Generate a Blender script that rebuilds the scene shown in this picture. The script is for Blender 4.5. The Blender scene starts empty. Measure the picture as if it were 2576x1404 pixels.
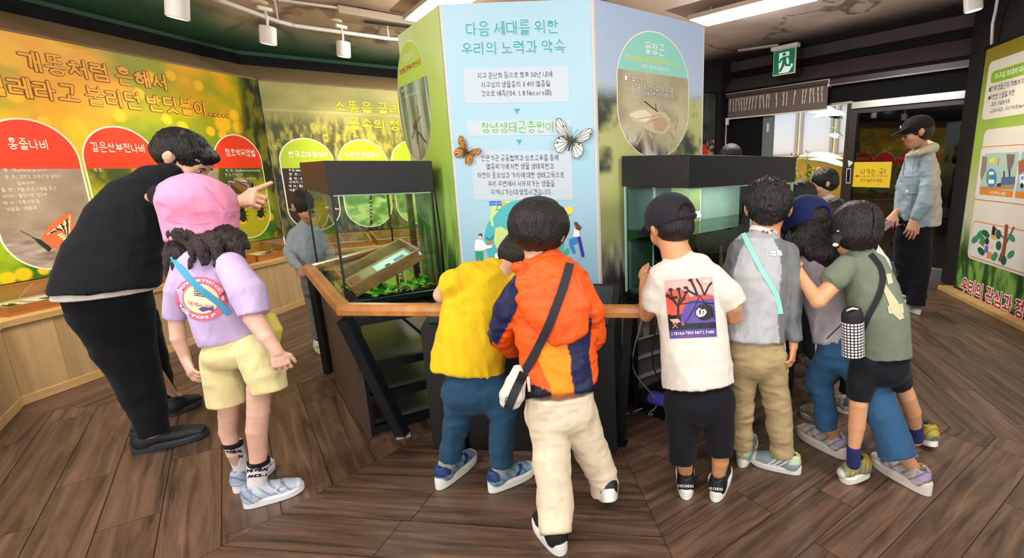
import bpy, bmesh, math, random
import numpy as np
from mathutils import Vector, Matrix
from mathutils.bvhtree import BVHTree
random.seed(7); rng = np.random.RandomState(7)
SC = bpy.context.scene; COL = SC.collection

# ------------------------------------------------------------------ camera
FPX, CX, CY = 1252.0, 1619.6, 702.0
PIT, ROL = math.radians(12.763), math.radians(0.322)
CH = 1.30
def _rot():
    cp, sp = math.cos(PIT), math.sin(PIT)
    fw = np.array([0, cp, -sp]); rt = np.array([1., 0, 0]); dn = np.array([0, -sp, -cp])
    c, s = math.cos(ROL), math.sin(ROL)
    return np.array([c*rt+s*dn, -s*rt+c*dn, fw])
RC = _rot(); CAMP = np.array([0, 0, CH])
cd = bpy.data.cameras.new('camera'); cam = bpy.data.objects.new('camera', cd); COL.objects.link(cam)
m = Matrix.Identity(4)
for i in range(3):
    m[i][0] = RC[0][i]; m[i][1] = -RC[1][i]; m[i][2] = -RC[2][i]; m[i][3] = CAMP[i]
cam.matrix_world = m
cd.sensor_width = 36; cd.lens = 36*FPX/2576; cd.shift_x = (1288-CX)/2576; cd.clip_start = .05
SC.camera = cam

# ------------------------------------------------------------------ world, exposure, lights
SC.view_settings.view_transform = 'Standard'; SC.view_settings.look = 'None'
SC.view_settings.gamma = 1; SC.view_settings.use_curve_mapping = False
SC.view_settings.exposure = 0.03
w = bpy.data.worlds.new('world'); SC.world = w; w.use_nodes = True
w.node_tree.nodes['Background'].inputs[0].default_value = (1, .97, .93, 1)
w.node_tree.nodes['Background'].inputs[1].default_value = .95
def area(name, loc, rot, sx, sy, power, col=(1, 1, 1)):
    l = bpy.data.lights.new(name, 'AREA'); l.shape = 'RECTANGLE'; l.size = sx; l.size_y = sy
    l.energy = power; l.color = col
    o = bpy.data.objects.new(name, l); COL.objects.link(o); o.location = loc; o.rotation_euler = rot; return o
def spot(name, loc, target, power, col, ang=60, blend=.8, r=.04):
    l = bpy.data.lights.new(name, 'SPOT'); l.energy = power; l.color = col
    l.spot_size = math.radians(ang); l.spot_blend = blend; l.shadow_soft_size = r
    o = bpy.data.objects.new(name, l); COL.objects.link(o); o.location = loc
    o.rotation_euler = (Vector(target)-Vector(loc)).to_track_quat('-Z', 'Y').to_euler(); return o
# daylight over the planted court outside the open door
area('daylight', (5.0, 12.5, 5.0), (math.radians(-25), 0, 0), 5, 5, 4500, (1, .98, .94))
CEIL = 2.86
# added fill light behind the visitors, tilted up to brighten the ceiling
area('rear_fill', (0, -1.2, 1.3), (math.radians(125), 0, 0), 7, 2.2, 85, (1, .98, .96))
# ceiling lamp light (visible fixtures are modelled further down); the last three are added fill without fixtures, behind the frame
LED_AND_FILL = [(1.02, 5.18, 133, 55), (-1.86, 5.05, 140, 45), (-.4, .3, 95, 25), (-2.5, 1.0, 60, 46), (1.9, .8, 120, 45)]
for i, (x, y, h, p) in enumerate(LED_AND_FILL):
    area('ceiling_lamp_and_fill_light', (x, y, CEIL-.135), (0, 0, math.radians(90-h)), 1.15, .28, p, (1, .97, .93))
    l_ = bpy.data.lights.new('ceiling_fill_point', 'POINT'); l_.energy = 22 if i < 2 else 14; l_.color = (1, .92, .87); l_.shadow_soft_size = 0; o_ = bpy.data.objects.new('ceiling_fill_point', l_); COL.objects.link(o_); o_.location = (x, y, CEIL-.42)  # added point fill below each lamp position, to brighten the ceiling

# ------------------------------------------------------------------ helpers
def ray(x, y): return RC.T @ np.array([(x-CX)/FPX, (y-CY)/FPX, 1.])
def P(x, y, Y): d = ray(x, y); return CAMP + d*(Y/d[1])
def FL(x, y, z=0.): d = ray(x, y); return CAMP + d*((z-CH)/d[2])
def proj(V):
    v = (np.asarray(V)-CAMP) @ RC.T
    return FPX*v[..., 0]/v[..., 2]+CX, FPX*v[..., 1]/v[..., 2]+CY, v[..., 2]
def hd(a): a = math.radians(a); return np.array([math.sin(a), math.cos(a), 0.])
UP = np.array([0, 0, 1.])
def s2l(c):
    c = np.asarray(c, float); return np.where(c <= .04045, c/12.92, ((c+.055)/1.055)**2.4)
def hexc(h): return np.array([int(h[i:i+2], 16)/255 for i in (0, 2, 4)])

def _lat(seed, n=64): return np.random.RandomState(seed).rand(n, n)
def vn2(x, y, seed=0):
    L = _lat(seed); xi = np.floor(x).astype(int); yi = np.floor(y).astype(int); fx = x-xi; fy = y-yi
    fx = fx*fx*(3-2*fx); fy = fy*fy*(3-2*fy); n = 64
    a = L[xi % n, yi % n]; b = L[(xi+1) % n, yi % n]; c = L[xi % n, (yi+1) % n]; d = L[(xi+1) % n, (yi+1) % n]
    return (a*(1-fx)+b*fx)*(1-fy)+(c*(1-fx)+d*fx)*fy
def fb2(x, y, o=4, seed=0): return sum(vn2(x*2**i+7*i, y*2**i+3*i, seed+i)*.5**i for i in range(o))/sum(.5**i for i in range(o))
_L3 = np.random.RandomState(3).rand(32, 32, 32)
def vn3(p):
    i = np.floor(p).astype(int); f = p-i; f = f*f*(3-2*f); r = 0
    for a in (0, 1):
        for b in (0, 1):
            for c in (0, 1):
                r = r+_L3[(i[:, 0]+a) % 32, (i[:, 1]+b) % 32, (i[:, 2]+c) % 32]*(f[:, 0] if a else 1-f[:, 0])*(f[:, 1] if b else 1-f[:, 1])*(f[:, 2] if c else 1-f[:, 2])
    return r
def mixc(a, b, t): t = np.clip(np.asarray(t), 0, 1)[..., None]; return np.asarray(a)*(1-t)+np.asarray(b)*t
def sst(a, b, x): t = np.clip((x-a)/(b-a), 0, 1); return t*t*(3-2*t)

# ---- materials
MATS = {}
def mat(key, col='808080', rough=.5, metal=0, bump=0, bscale=200, spec=.5, vary=0, vscale=3, attr=False, emit=0, stretch=(1, 1, 1), sheen=0, coat=0):
    if key in MATS: return MATS[key]
    M = bpy.data.materials.new(key); M.use_nodes = True; n = M.node_tree.nodes; l = M.node_tree.links
    b = n['Principled BSDF']; c = s2l(hexc(col))
    b.inputs['Base Color'].default_value = (*c, 1); b.inputs['Roughness'].default_value = rough
    b.inputs['Metallic'].default_value = metal; b.inputs['Specular IOR Level'].default_value = spec
    if sheen: b.inputs['Sheen Weight'].default_value = sheen
    if coat: b.inputs['Coat Weight'].default_value = coat; b.inputs['Coat Roughness'].default_value = .15
    src = None
    if attr:
        a = n.new('ShaderNodeVertexColor'); a.layer_name = 'Col'; src = a.outputs[0]
    tc = None
    if bump or vary:
        tc = n.new('ShaderNodeTexCoord'); mp = n.new('ShaderNodeMapping'); mp.inputs['Scale'].default_value = stretch
        l.new(tc.outputs['Object'], mp.inputs[0])
    if vary:
        t = n.new('ShaderNodeTexNoise'); t.inputs['Scale'].default_value = vscale; t.inputs['Detail'].default_value = 6
        l.new(mp.outputs[0], t.inputs[0])
        r = n.new('ShaderNodeMapRange'); r.inputs[3].default_value = 1-vary; r.inputs[4].default_value = 1+vary
        r.inputs[1].default_value = .3; r.inputs[2].default_value = .7
        l.new(t.outputs[0], r.inputs[0]); mx = n.new('ShaderNodeVectorMath'); mx.operation = 'SCALE'
        if src: l.new(src, mx.inputs[0])
        else: mx.inputs[0].default_value = c
        l.new(r.outputs[0], mx.inputs['Scale']); src = mx.outputs[0]
    if src: l.new(src, b.inputs['Base Color'])
    if bump:
        t = n.new('ShaderNodeTexNoise'); t.inputs['Scale'].default_value = bscale; t.inputs['Detail'].default_value = 4
        l.new(mp.outputs[0], t.inputs[0]); bp = n.new('ShaderNodeBump'); bp.inputs['Strength'].default_value = bump
        bp.inputs['Distance'].default_value = .01
        l.new(t.outputs[0], bp.inputs['Height']); l.new(bp.outputs[0], b.inputs['Normal'])
    if emit:
        b.inputs['Emission Color'].default_value = (*c, 1); b.inputs['Emission Strength'].default_value = emit
    MATS[key] = M; return M
def glassmat(key, tint='f4fbf8', ior=1.3, rough=0.0):
    if key in MATS: return MATS[key]
    M = bpy.data.materials.new(key); M.use_nodes = True; n = M.node_tree.nodes; l = M.node_tree.links
    n.remove(n['Principled BSDF']); out = n['Material Output']
    t = n.new('ShaderNodeBsdfTransparent'); t.inputs[0].default_value = (*s2l(hexc(tint)), 1)
    g = n.new('ShaderNodeBsdfGlossy'); g.inputs['Roughness'].default_value = rough
    f = n.new('ShaderNodeFresnel'); f.inputs[0].default_value = ior
    mx = n.new('ShaderNodeMixShader'); ge = n.new('ShaderNodeNewGeometry'); mm = n.new('ShaderNodeMath'); mm.operation = 'MULTIPLY'; iv = n.new('ShaderNodeMath'); iv.operation = 'SUBTRACT'; iv.inputs[0].default_value = 1; l.new(ge.outputs['Backfacing'], iv.inputs[1]); l.new(f.outputs[0], mm.inputs[0]); l.new(iv.outputs[0], mm.inputs[1]); l.new(mm.outputs[0], mx.inputs[0]); l.new(t.outputs[0], mx.inputs[1]); l.new(g.outputs[0], mx.inputs[2])
    l.new(mx.outputs[0], out.inputs[0]); MATS[key] = M; return M
def woodmat(key, c1, c2, axis=2, rough=.45, scale=6, rnd=.25, dark=None, bump=.12, coat=0):
    if key in MATS: return MATS[key]
    M = bpy.data.materials.new(key); M.use_nodes = True; n = M.node_tree.nodes; l = M.node_tree.links
    b = n['Principled BSDF']; b.inputs['Roughness'].default_value = rough; b.inputs['Coat Weight'].default_value = coat; b.inputs['Coat Roughness'].default_value = .3
    tc = n.new('ShaderNodeTexCoord'); oi = n.new('ShaderNodeObjectInfo')
    add = n.new('ShaderNodeVectorMath'); add.operation = 'ADD'; sc = n.new('ShaderNodeVectorMath'); sc.operation = 'SCALE'; sc.inputs[0].default_value = (31, 17, 9)
    l.new(oi.outputs['Random'], sc.inputs['Scale']); l.new(tc.outputs['Object'], add.inputs[0]); l.new(sc.outputs[0], add.inputs[1])
    mp = n.new('ShaderNodeMapping'); s = [scale*2.2]*3; s[axis] = scale*.16; mp.inputs['Scale'].default_value = s; l.new(add.outputs[0], mp.inputs[0])
    t = n.new('ShaderNodeTexNoise'); t.inputs['Scale'].default_value = 1; t.inputs['Detail'].default_value = 8; t.inputs['Roughness'].default_value = .65; t.inputs['Distortion'].default_value = .6
    l.new(mp.outputs[0], t.inputs[0])
    cr = n.new('ShaderNodeValToRGB'); e = cr.color_ramp.elements
    e[0].position = .33; e[0].color = (*s2l(hexc(c1)), 1); e[1].position = .68; e[1].color = (*s2l(hexc(c2)), 1)
    if dark: x = e.new(.2); x.color = (*s2l(hexc(dark)), 1)
    l.new(t.outputs[0], cr.inputs[0])
    r = n.new('ShaderNodeMapRange'); r.inputs[3].default_value = 1-rnd; r.inputs[4].default_value = 1+rnd; l.new(oi.outputs['Random'], r.inputs[0])
    mx = n.new('ShaderNodeVectorMath'); mx.operation = 'SCALE'; l.new(cr.outputs[0], mx.inputs[0]); l.new(r.outputs[0], mx.inputs['Scale'])
    l.new(mx.outputs[0], b.inputs['Base Color'])
    bp = n.new('ShaderNodeBump'); bp.inputs['Strength'].default_value = bump; bp.inputs['Distance'].default_value = .004
    l.new(t.outputs[0], bp.inputs['Height']); l.new(bp.outputs[0], b.inputs['Normal'])
    MATS[key] = M; return M

# ---- object helpers.  ORG keeps the world origin of each root so children can be written in world coordinates
ORG = {}
def tag(o, label=None, cat=None, group=None, kind=None):
    if label: o['label'] = label
    if cat: o['category'] = cat
    if group: o['group'] = group
    if kind: o['kind'] = kind
    return o
def thing(name, label, cat, loc, group=None):
    o = bpy.data.objects.new(name, None); COL.objects.link(o); o.location = loc; o.empty_display_size = .1
    ORG[o.name] = np.array(loc, float); return tag(o, label, cat, group)
def mk(name, V, F, m=None, parent=None, smooth=False, col=None, kind=None, label=None, mats=None, fm=None):
    V = np.asarray(V, float)
    if parent is not None: org = ORG[parent.name]
    else: org = np.array([(V[:, 0].min()+V[:, 0].max())/2, (V[:, 1].min()+V[:, 1].max())/2, V[:, 2].min()])
    me = bpy.data.meshes.new(name)
    if isinstance(F, np.ndarray):
        me.vertices.add(len(V)); me.vertices.foreach_set('co', (V-org).astype(np.float32).ravel())
        k = F.shape[1]; me.loops.add(F.size); me.loops.foreach_set('vertex_index', F.astype(np.int32).ravel())
        me.polygons.add(len(F)); me.polygons.foreach_set('loop_start', np.arange(0, F.size, k, dtype=np.int32))
        me.polygons.foreach_set('loop_total', np.full(len(F), k, np.int32)); me.update(calc_edges=True)
    else: me.from_pydata((V-org).tolist(), [], F); me.update()
    if smooth: me.polygons.foreach_set('use_smooth', [True]*len(me.polygons))
    if col is not None:
        a = me.color_attributes.new('Col', 'FLOAT_COLOR', 'POINT'); c = np.ones((len(V), 4)); c[:, :3] = s2l(np.clip(col, 0, 1)); a.data.foreach_set('color', c.astype(np.float32).ravel())
    o = bpy.data.objects.new(name, me); COL.objects.link(o)
    for x in (mats or ([m] if m else [])): me.materials.append(x)
    if fm is not None: me.polygons.foreach_set('material_index', fm)
    if parent is not None: o.parent = parent; ORG[o.name] = org
    else: o.location = org; ORG[o.name] = org
    if kind: o['kind'] = kind
    if label: o['label'] = label
    return o
BF = [(0, 3, 2, 1), (4, 5, 6, 7), (0, 1, 5, 4), (1, 2, 6, 5), (2, 3, 7, 6), (3, 0, 4, 7)]
def bev(o, w=.004, s=2):
    b = o.modifiers.new('b', 'BEVEL'); b.width = w; b.segments = s; b.limit_method = 'ANGLE'; return o
def bxe(c, ex, ey, ez):  # box verts from centre and half-extent vectors
    return [c-ex-ey-ez, c+ex-ey-ez, c+ex+ey-ez, c-ex+ey-ez, c-ex-ey+ez, c+ex-ey+ez, c+ex+ey+ez, c-ex+ey+ez]
class Fr:   # a vertical plane: origin, horizontal direction, normal into the room
    def __init__(s, o, h, n=None):
        s.o = np.array([o[0], o[1], 0.]); s.u = hd(h); s.n = np.cross(s.u, UP) if n is None else n
    def at(s, a, z, d=0.): return s.o+s.u*a+UP*z+s.n*d
    def px(s, x, y, d=0.):
        r = ray(x, y); t = s.n @ (s.o+s.n*d-CAMP)/(s.n @ r); q = CAMP+r*t-s.o; return float(q @ s.u), float(q[2])
    def box(s, name, a0, a1, z0, z1, d0, d1, m, parent=None, kind=None, bevel=0, label=None):
        c = s.at((a0+a1)/2, (z0+z1)/2, (d0+d1)/2)
        o = mk(name, bxe(c, s.u*(a1-a0)/2, s.n*(d1-d0)/2, UP*(z1-z0)/2), BF, m, parent, kind=kind, label=label)
        if bevel: bev(o, bevel)
        return o
    def prism(s, name, pts, d0, d1, m, parent=None, kind=None, smooth=False, label=None):
        n = len(pts); V = [s.at(a, z, d0) for a, z in pts]+[s.at(a, z, d1) for a, z in pts]
        F = [tuple(range(n))[::-1], tuple(range(n, 2*n))]+[(i, (i+1) % n, n+(i+1) % n, n+i) for i in range(n)]
        return mk(name, V, F, m, parent, kind=kind, smooth=smooth, label=label)
    def ppx(s, name, pts, d0, d1, m, parent=None, **k): return s.prism(name, [s.px(x, y) for x, y in pts], d0, d1, m, parent, **k)
    def grid(s, name, a0, a1, z0, z1, d, nx, ny, f, m, parent=None, kind=None, mask=None):
        A, Z = np.meshgrid(np.linspace(a0, a1, nx), np.linspace(z1, z0, ny)); uu = (A-a0)/(a1-a0); vv = (z1-Z)/(z1-z0)
        V = (s.o[None]+A.ravel()[:, None]*s.u+Z.ravel()[:, None]*UP+s.n*d)
        i = np.arange((nx)*(ny)).reshape(ny, nx); F = np.stack([i[:-1, :-1], i[1:, :-1], i[1:, 1:], i[:-1, 1:]], -1).reshape(-1, 4)
        C = f(uu, vv, A, Z).reshape(-1, 3)
        if mask is not None:
            k = mask(uu, vv, A, Z).ravel(); F = F[k[F].all(1)]
        return mk(name, V, F, m, parent, col=C, kind=kind)
def ebox(name, c, hx, hy, hz, h, m, parent=None, kind=None, bevel=0, label=None):
    """box centred on c, half sizes, hx along heading h"""
    u = hd(h); n = np.cross(u, UP); o = mk(name, bxe(np.array(c, float), u*hx, n*hy, UP*hz), BF, m, parent, kind=kind, label=label)
    if bevel: bev(o, bevel)
    return o
def beam(name, p, q, wx, wy, m, parent=None, ref=UP, bevel=0):
    p = np.array(p, float); q = np.array(q, float); t = (q-p)/np.linalg.norm(q-p); a = np.cross(t, ref)
    a = a/np.linalg.norm(a) if np.linalg.norm(a) > 1e-6 else np.array([1., 0, 0]); b = np.cross(a, t)
    o = mk(name, bxe((p+q)/2, a*wx/2, b*wy/2, (q-p)/2), BF, m, parent)
    if bevel: bev(o, bevel)
    return o
def tubeg(pts, r, n=8, caps=True):
    pts = [np.array(p, float) for p in pts]; R = r if hasattr(r, '__len__') else [r]*len(pts); V = []; F = []
    for i, p in enumerate(pts):
        t = pts[min(i+1, len(pts)-1)]-pts[max(i-1, 0)]; t = t/np.linalg.norm(t)
        if i == 0: a = np.cross(t, UP if abs(t[2]) < .9 else np.array([1., 0, 0]))
        else: a = a-t*(a @ t)
        a = a/np.linalg.norm(a); b = np.cross(t, a)
        V += [p+R[i]*(a*math.cos(2*math.pi*k/n)+b*math.sin(2*math.pi*k/n)) for k in range(n)]
    for i in range(len(pts)-1):
        F += [(i*n+k, i*n+(k+1) % n, (i+1)*n+(k+1) % n, (i+1)*n+k) for k in range(n)]
    if caps: F += [tuple(range(n))[::-1], tuple(range((len(pts)-1)*n, len(pts)*n))]
    return V, F
def tube(name, pts, r, m, parent=None, n=8, **k): V, F = tubeg(pts, r, n); return mk(name, V, F, m, parent, smooth=True, **k)
def cr(pts, n=6):   # catmull-rom resample
    pts = [np.array(p, float) for p in pts]; q = [2*pts[0]-pts[1]]+pts+[2*pts[-1]-pts[-2]]; out = []
    for i in range(1, len(q)-2):
        for j in range(n):
            t = j/n; a, b, c, d = q[i-1:i+3]
            out.append(.5*((2*b)+(c-a)*t+(2*a-5*b+4*c-d)*t*t+(3*b-a-3*c+d)*t**3))
    return out+[pts[-1]]
def emw(s):
    t = 0
    for ch in s:
        o = ord(ch); t += .92 if o > 0x2e80 else .22 if ch == ' ' else .3 if ch in ".,:;!'()|1iIl" else .56 if not ch.isupper() else .64
    return t
# ---- lettering: Hangul drawn from strokes, other characters from the built-in font
SC.cycles.transparent_max_bounces = 40
_ci = [(math.cos(t), math.sin(t)) for t in np.linspace(math.pi/2, math.pi*2.5, 13)]
_O = [(.5+.5*x, .5+.5*y) for x, y in _ci]
JC = {'ㄱ': [[(0, 1), (1, 1), (.85, 0)]], 'ㄴ': [[(0, 1), (0, 0), (1, 0)]], 'ㄷ': [[(1, 1), (0, 1), (0, 0), (1, 0)]], 'ㄹ': [[(0, 1), (1, 1), (1, .52), (0, .52), (0, 0), (1, 0)]], 'ㅁ': [[(0, 1), (1, 1), (1, 0), (0, 0), (0, 1)]],
      'ㅂ': [[(0, 1), (0, 0), (1, 0), (1, 1)], [(0, .5), (1, .5)]], 'ㅅ': [[(.52, 1), (.4, .5), (0, 0)], [(.47, .62), (1, 0)]], 'ㅇ': [_O], 'ㅈ': [[(0, 1), (1, 1)], [(.55, 1), (.42, .5), (0, 0)], [(.48, .55), (1, 0)]],
      'ㅊ': [[(.35, 1), (.68, 1)], [(0, .76), (1, .76)], [(.53, .76), (.42, .4), (0, 0)], [(.48, .45), (1, 0)]], 'ㅋ': [[(0, 1), (1, 1), (.85, 0)], [(0, .5), (.95, .5)]], 'ㅌ': [[(1, 1), (0, 1), (0, 0), (1, 0)], [(0, .5), (.95, .5)]],
      'ㅍ': [[(0, 1), (1, 1)], [(0, 0), (1, 0)], [(.3, 1), (.3, 0)], [(.7, 1), (.7, 0)]], 'ㅎ': [[(.35, 1), (.65, 1)], [(0, .78), (1, .78)], [(.5+.42*x, .29+.29*y) for x, y in _ci]]}
def _two(a, b): return [[(x*.44, y) for x, y in s] for s in JC[a]]+[[(.56+x*.44, y) for x, y in s] for s in JC[b]]
for c_, (a_, b_) in {'ㄲ': 'ㄱㄱ', 'ㄸ': 'ㄷㄷ', 'ㅃ': 'ㅂㅂ', 'ㅆ': 'ㅅㅅ', 'ㅉ': 'ㅈㅈ', 'ㄳ': 'ㄱㅅ', 'ㄵ': 'ㄴㅈ', 'ㄶ': 'ㄴㅎ', 'ㄺ': 'ㄹㄱ', 'ㄻ': 'ㄹㅁ', 'ㄼ': 'ㄹㅂ', 'ㅄ': 'ㅂㅅ', 'ㅀ': 'ㄹㅎ', 'ㄽ': 'ㄹㅅ', 'ㄾ': 'ㄹㅌ', 'ㄿ': 'ㄹㅍ'}.items(): JC[c_] = _two(a_, b_)
CHO = 'ㄱㄲㄴㄷㄸㄹㅁㅂㅃㅅㅆㅇㅈㅉㅊㅋㅌㅍㅎ'; JONG = ' ㄱㄲㄳㄴㄵㄶㄷㄹㄺㄻㄼㄽㄾㄿㅀㅁㅂㅄㅅㅆㅇㅈㅊㅋㅌㅍㅎ'
# vertical vowels: list of (x of stem, ticks (side,y)); horizontal: ticks (dir,x)
VV = {0: ([.3], [(1, .5)]), 1: ([.15, .7], [(0, .5)]), 2: ([.3], [(1, .38), (1, .62)]), 3: ([.15, .7], [(0, .4), (0, .6)]), 4: ([.6], [(-1, .5)]), 5: ([.4, .85], [(-1, .5)]), 6: ([.6], [(-1, .38), (-1, .62)]), 7: ([.4, .85], [(-1, .4), (-1, .6)]), 20: ([.5], [])}
HV = {8: [(1, .5)], 12: [(1, .35), (1, .65)], 13: [(-1, .5)], 17: [(-1, .35), (-1, .65)], 18: []}
CV = {9: (8, 0), 10: (8, 1), 11: (8, 20), 14: (13, 4), 15: (13, 5), 16: (13, 20), 19: (18, 20)}
def jamo(ch):
    n = ord(ch)-0xac00; c, v, j = n//588, n % 588//28, n % 28; out = []
    def put(st, x0, x1, y0, y1): out.extend([[(x0+(x1-x0)*x, y0+(y1-y0)*y) for x, y in s] for s in st])
    def vert(v, x0, x1, y0, y1):
        stems, tk = VV[v]
        for s in stems: out.append([(x0+(x1-x0)*s, y0), (x0+(x1-x0)*s, y1)])
        for sd, y in tk:
            a = x0+(x1-x0)*stems[0]; b = x0+(x1-x0)*(stems[1] if sd == 0 else (stems[-1]+.55 if sd > 0 else stems[0]-.6)); out.append([(a, y0+(y1-y0)*y), (b, y0+(y1-y0)*y)])
    def hor(v, x0, x1, y0, h):
        tk = HV[v]; up = tk and tk[0][0] > 0; yb = y0 if up or not tk else y0+h
        if not tk: yb = y0+h*.4
        out.append([(x0, yb), (x1, yb)])
        for d, x in tk: out.append([(x0+(x1-x0)*x, yb), (x0+(x1-x0)*x, yb+d*h)])
    C_, J_ = JC[CHO[c]], JC.get(JONG[j]) if j else None
    if v in VV:
        if J_: put(C_, .06, .5, .5, .88); vert(v, .58, .92, .42, .95); put(J_, .2, .82, .02, .28)
        else: put(C_, .06, .5, .2, .8); vert(v, .58, .92, .02, .95)
    elif v in HV:
        if J_: put(C_, .2, .74, .64, .99); hor(v, .04, .9, .38, .13); put(J_, .2, .76, -.02, .24)
        else: put(C_, .2, .74, .48, .88); hor(v, .04, .9, .12, .22)
    else:
        h, w_ = CV[v]
        if J_: put(C_, .1, .5, .64, .92); hor(h, .04, .6, .42, .12); vert(w_, .64, .94, .38, .95); put(J_, .22, .8, .02, .26)
        else: put(C_, .1, .52, .5, .86); hor(h, .04, .62, .16, .2); vert(w_, .64, .94, .02, .95)
    return out
GC = {}
def _font(chs, offs):
    obs = []
    for c in chs:
        for o_ in offs:
            cu = bpy.data.curves.new('g', 'FONT'); cu.body = c; cu.offset = o_; cu.resolution_u = 3; ob = bpy.data.objects.new('g', cu); COL.objects.link(ob); obs.append((c, o_, ob))
    bpy.context.view_layer.update(); dg_ = bpy.context.evaluated_depsgraph_get()
    for c, o_, ob in obs:
        me = bpy.data.meshes.new_from_object(ob.evaluated_get(dg_)); GC[(c, round(o_, 3))] = ([(v.co.x, v.co.y) for v in me.vertices], [tuple(p.vertices) for p in me.polygons]); bpy.data.meshes.remove(me); cu = ob.data; bpy.data.objects.remove(ob); bpy.data.curves.remove(cu)
_font("ABCDEFGHIJKLMNOPQRSTUVWXYZabcdefghijklmnopqrstuvwxyz0123456789.,:;!'()/-~%'{}*", (0., .02, .06)); _font('誌', (0.,))
def stroke(pts, r):
    V = []; F = []
    for k in range(len(pts)-1):
        (x0, y0), (x1, y1) = pts[k], pts[k+1]; L = math.hypot(x1-x0, y1-y0)+1e-9; dx, dy = (x1-x0)/L, (y1-y0)/L; s = len(V); a0 = math.atan2(dy, dx)
        P_ = [(x1+r*math.cos(a0+t), y1+r*math.sin(a0+t)) for t in (-1.57, -.8, 0, .8, 1.57)]+[(x0+r*math.cos(a0+t), y0+r*math.sin(a0+t)) for t in (1.57, 2.35, 3.14, 3.93, 4.71)]
        V += P_; F.append(tuple(range(s, s+10)))
    return V, F
def glyph(ch, bold):
    o = ord(ch)
    if 0xac00 <= o <= 0xd7a3:
        k = (ch, 'h', round(bold, 3))
        if k not in GC:
            V = []; F = []
            for s in jamo(ch):
                v, f = stroke(s, .034+bold*(.72 if (o-0xac00) % 28 and (o-0xac00) % 588//28 in HV else 1)); F += [tuple(i+len(V) for i in q) for q in f]; V += v
            GC[k] = ([(x*.88+.02, y*.86-.06) for x, y in V], F)
        return GC[k]
    if ch == ' ': return [], []
    if ch == '■': return [(.08, .0), (.6, .0), (.6, .6), (.08, .6)], [(0, 1, 2, 3)]
    b = min((0., .02, .06), key=lambda q: abs(q-bold)); g = GC.get((ch, b)) or GC.get((ch, 0.))
    if g is None: _font(ch, (0.,)); g = GC[(ch, 0.)]
    return g
def textmesh(s, bold):
    V = []; F = []; x = 0
    for ch in s:
        v, f = glyph(ch, bold); F += [tuple(i+len(V) for i in q) for q in f]; V += [(a+x, b) for a, b in v]; x += emw(ch)
    return V, F, x
def text(fr, s, x0, x1, y, hpx, m, parent, d=.002, bold=.0, outline=None, osize=.05, name='lettering'):
    """lettering on plane fr: baseline from pixel (x0,y) to x1, glyph height hpx (pixels)"""
    a0, z0 = fr.px(x0, y); a1, _ = fr.px(x1, y); _, zb = fr.px(x0, y-hpx); size = (zb-z0)/.82; wid = abs(a1-a0)
    def put(b, dd, mm, nm):
        V, F, W_ = textmesh(s, b); k = wid/W_; sg = 1 if a1 > a0 else -1
        mk(nm, [fr.at(a0+sg*x_*k, z0+y_*size, dd+(i_//10 % 9)*.00006) for i_, (x_, y_) in enumerate(V)], F, mm, parent)
    if outline: put(bold+osize, d, outline, name+'_outline')
    put(bold, d+(.0012 if outline else 0), m, name)

M_black = mat('black_laminate', '131416', .5, bump=.05, bscale=900)
M_blackmetal = mat('black_metal', '0c0d10', .4)
M_white = mat('white_plastic', 'e8e4de', .4)
M_attr = mat('print', attr=True, rough=.42, spec=.4)
M_wtext = mat('white_ink', 'fbf6f0', .5); M_dtext = mat('dark_ink', '3a4048', .5)
M_glass = glassmat('clear_glass')
M_gedge = mat('glass_edge', '9fc0b4', .15)
#--PART2
# ================================================================== setting
CT = np.array([-.5, 3.38])
def oct_pt(R, k, z=0.): b = math.radians(208-45*k); return np.array([CT[0]+R*math.sin(b), CT[1]+R*math.cos(b), z])
FA = Fr((1.29, 8.25), 140.5)            # back wall with the doors
FM1 = Fr((-3.909, 5.387), 5.5)          # left mural wall
FM2 = Fr((-3.909, 5.387), 54)           # second mural wall
FR = Fr((3.24, 5.04), 185.5)            # display panel on the right
_e2 = FM2.at(2.75, 0); _d = np.array([1.29, 8.25, 0])-_e2; H3 = math.degrees(math.atan2(_d[0], _d[1])); F3 = Fr(_e2, H3); L3 = float(np.linalg.norm(_d))
wd = woodmat('floor_wood', '33241c', '755a49', axis=0, rough=.4, scale=11, rnd=.16, dark='1a120e', bump=.3)
M_base = mat('floor_joint', '15100d', .7)
M_ceil = mat('ceiling_paint', attr=True, rough=.8, vary=.12, vscale=1.5)
M_beige = mat('beige_wall', '8a7350', .8, vary=.08)
M_dark = mat('dark_wall', '1d1b1c', .6, vary=.1); M_dark2 = mat('brown_wall', '453c38', .7, vary=.12); M_blk = mat('black_paint', '0a0a0c', .75, spec=.25)
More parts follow.
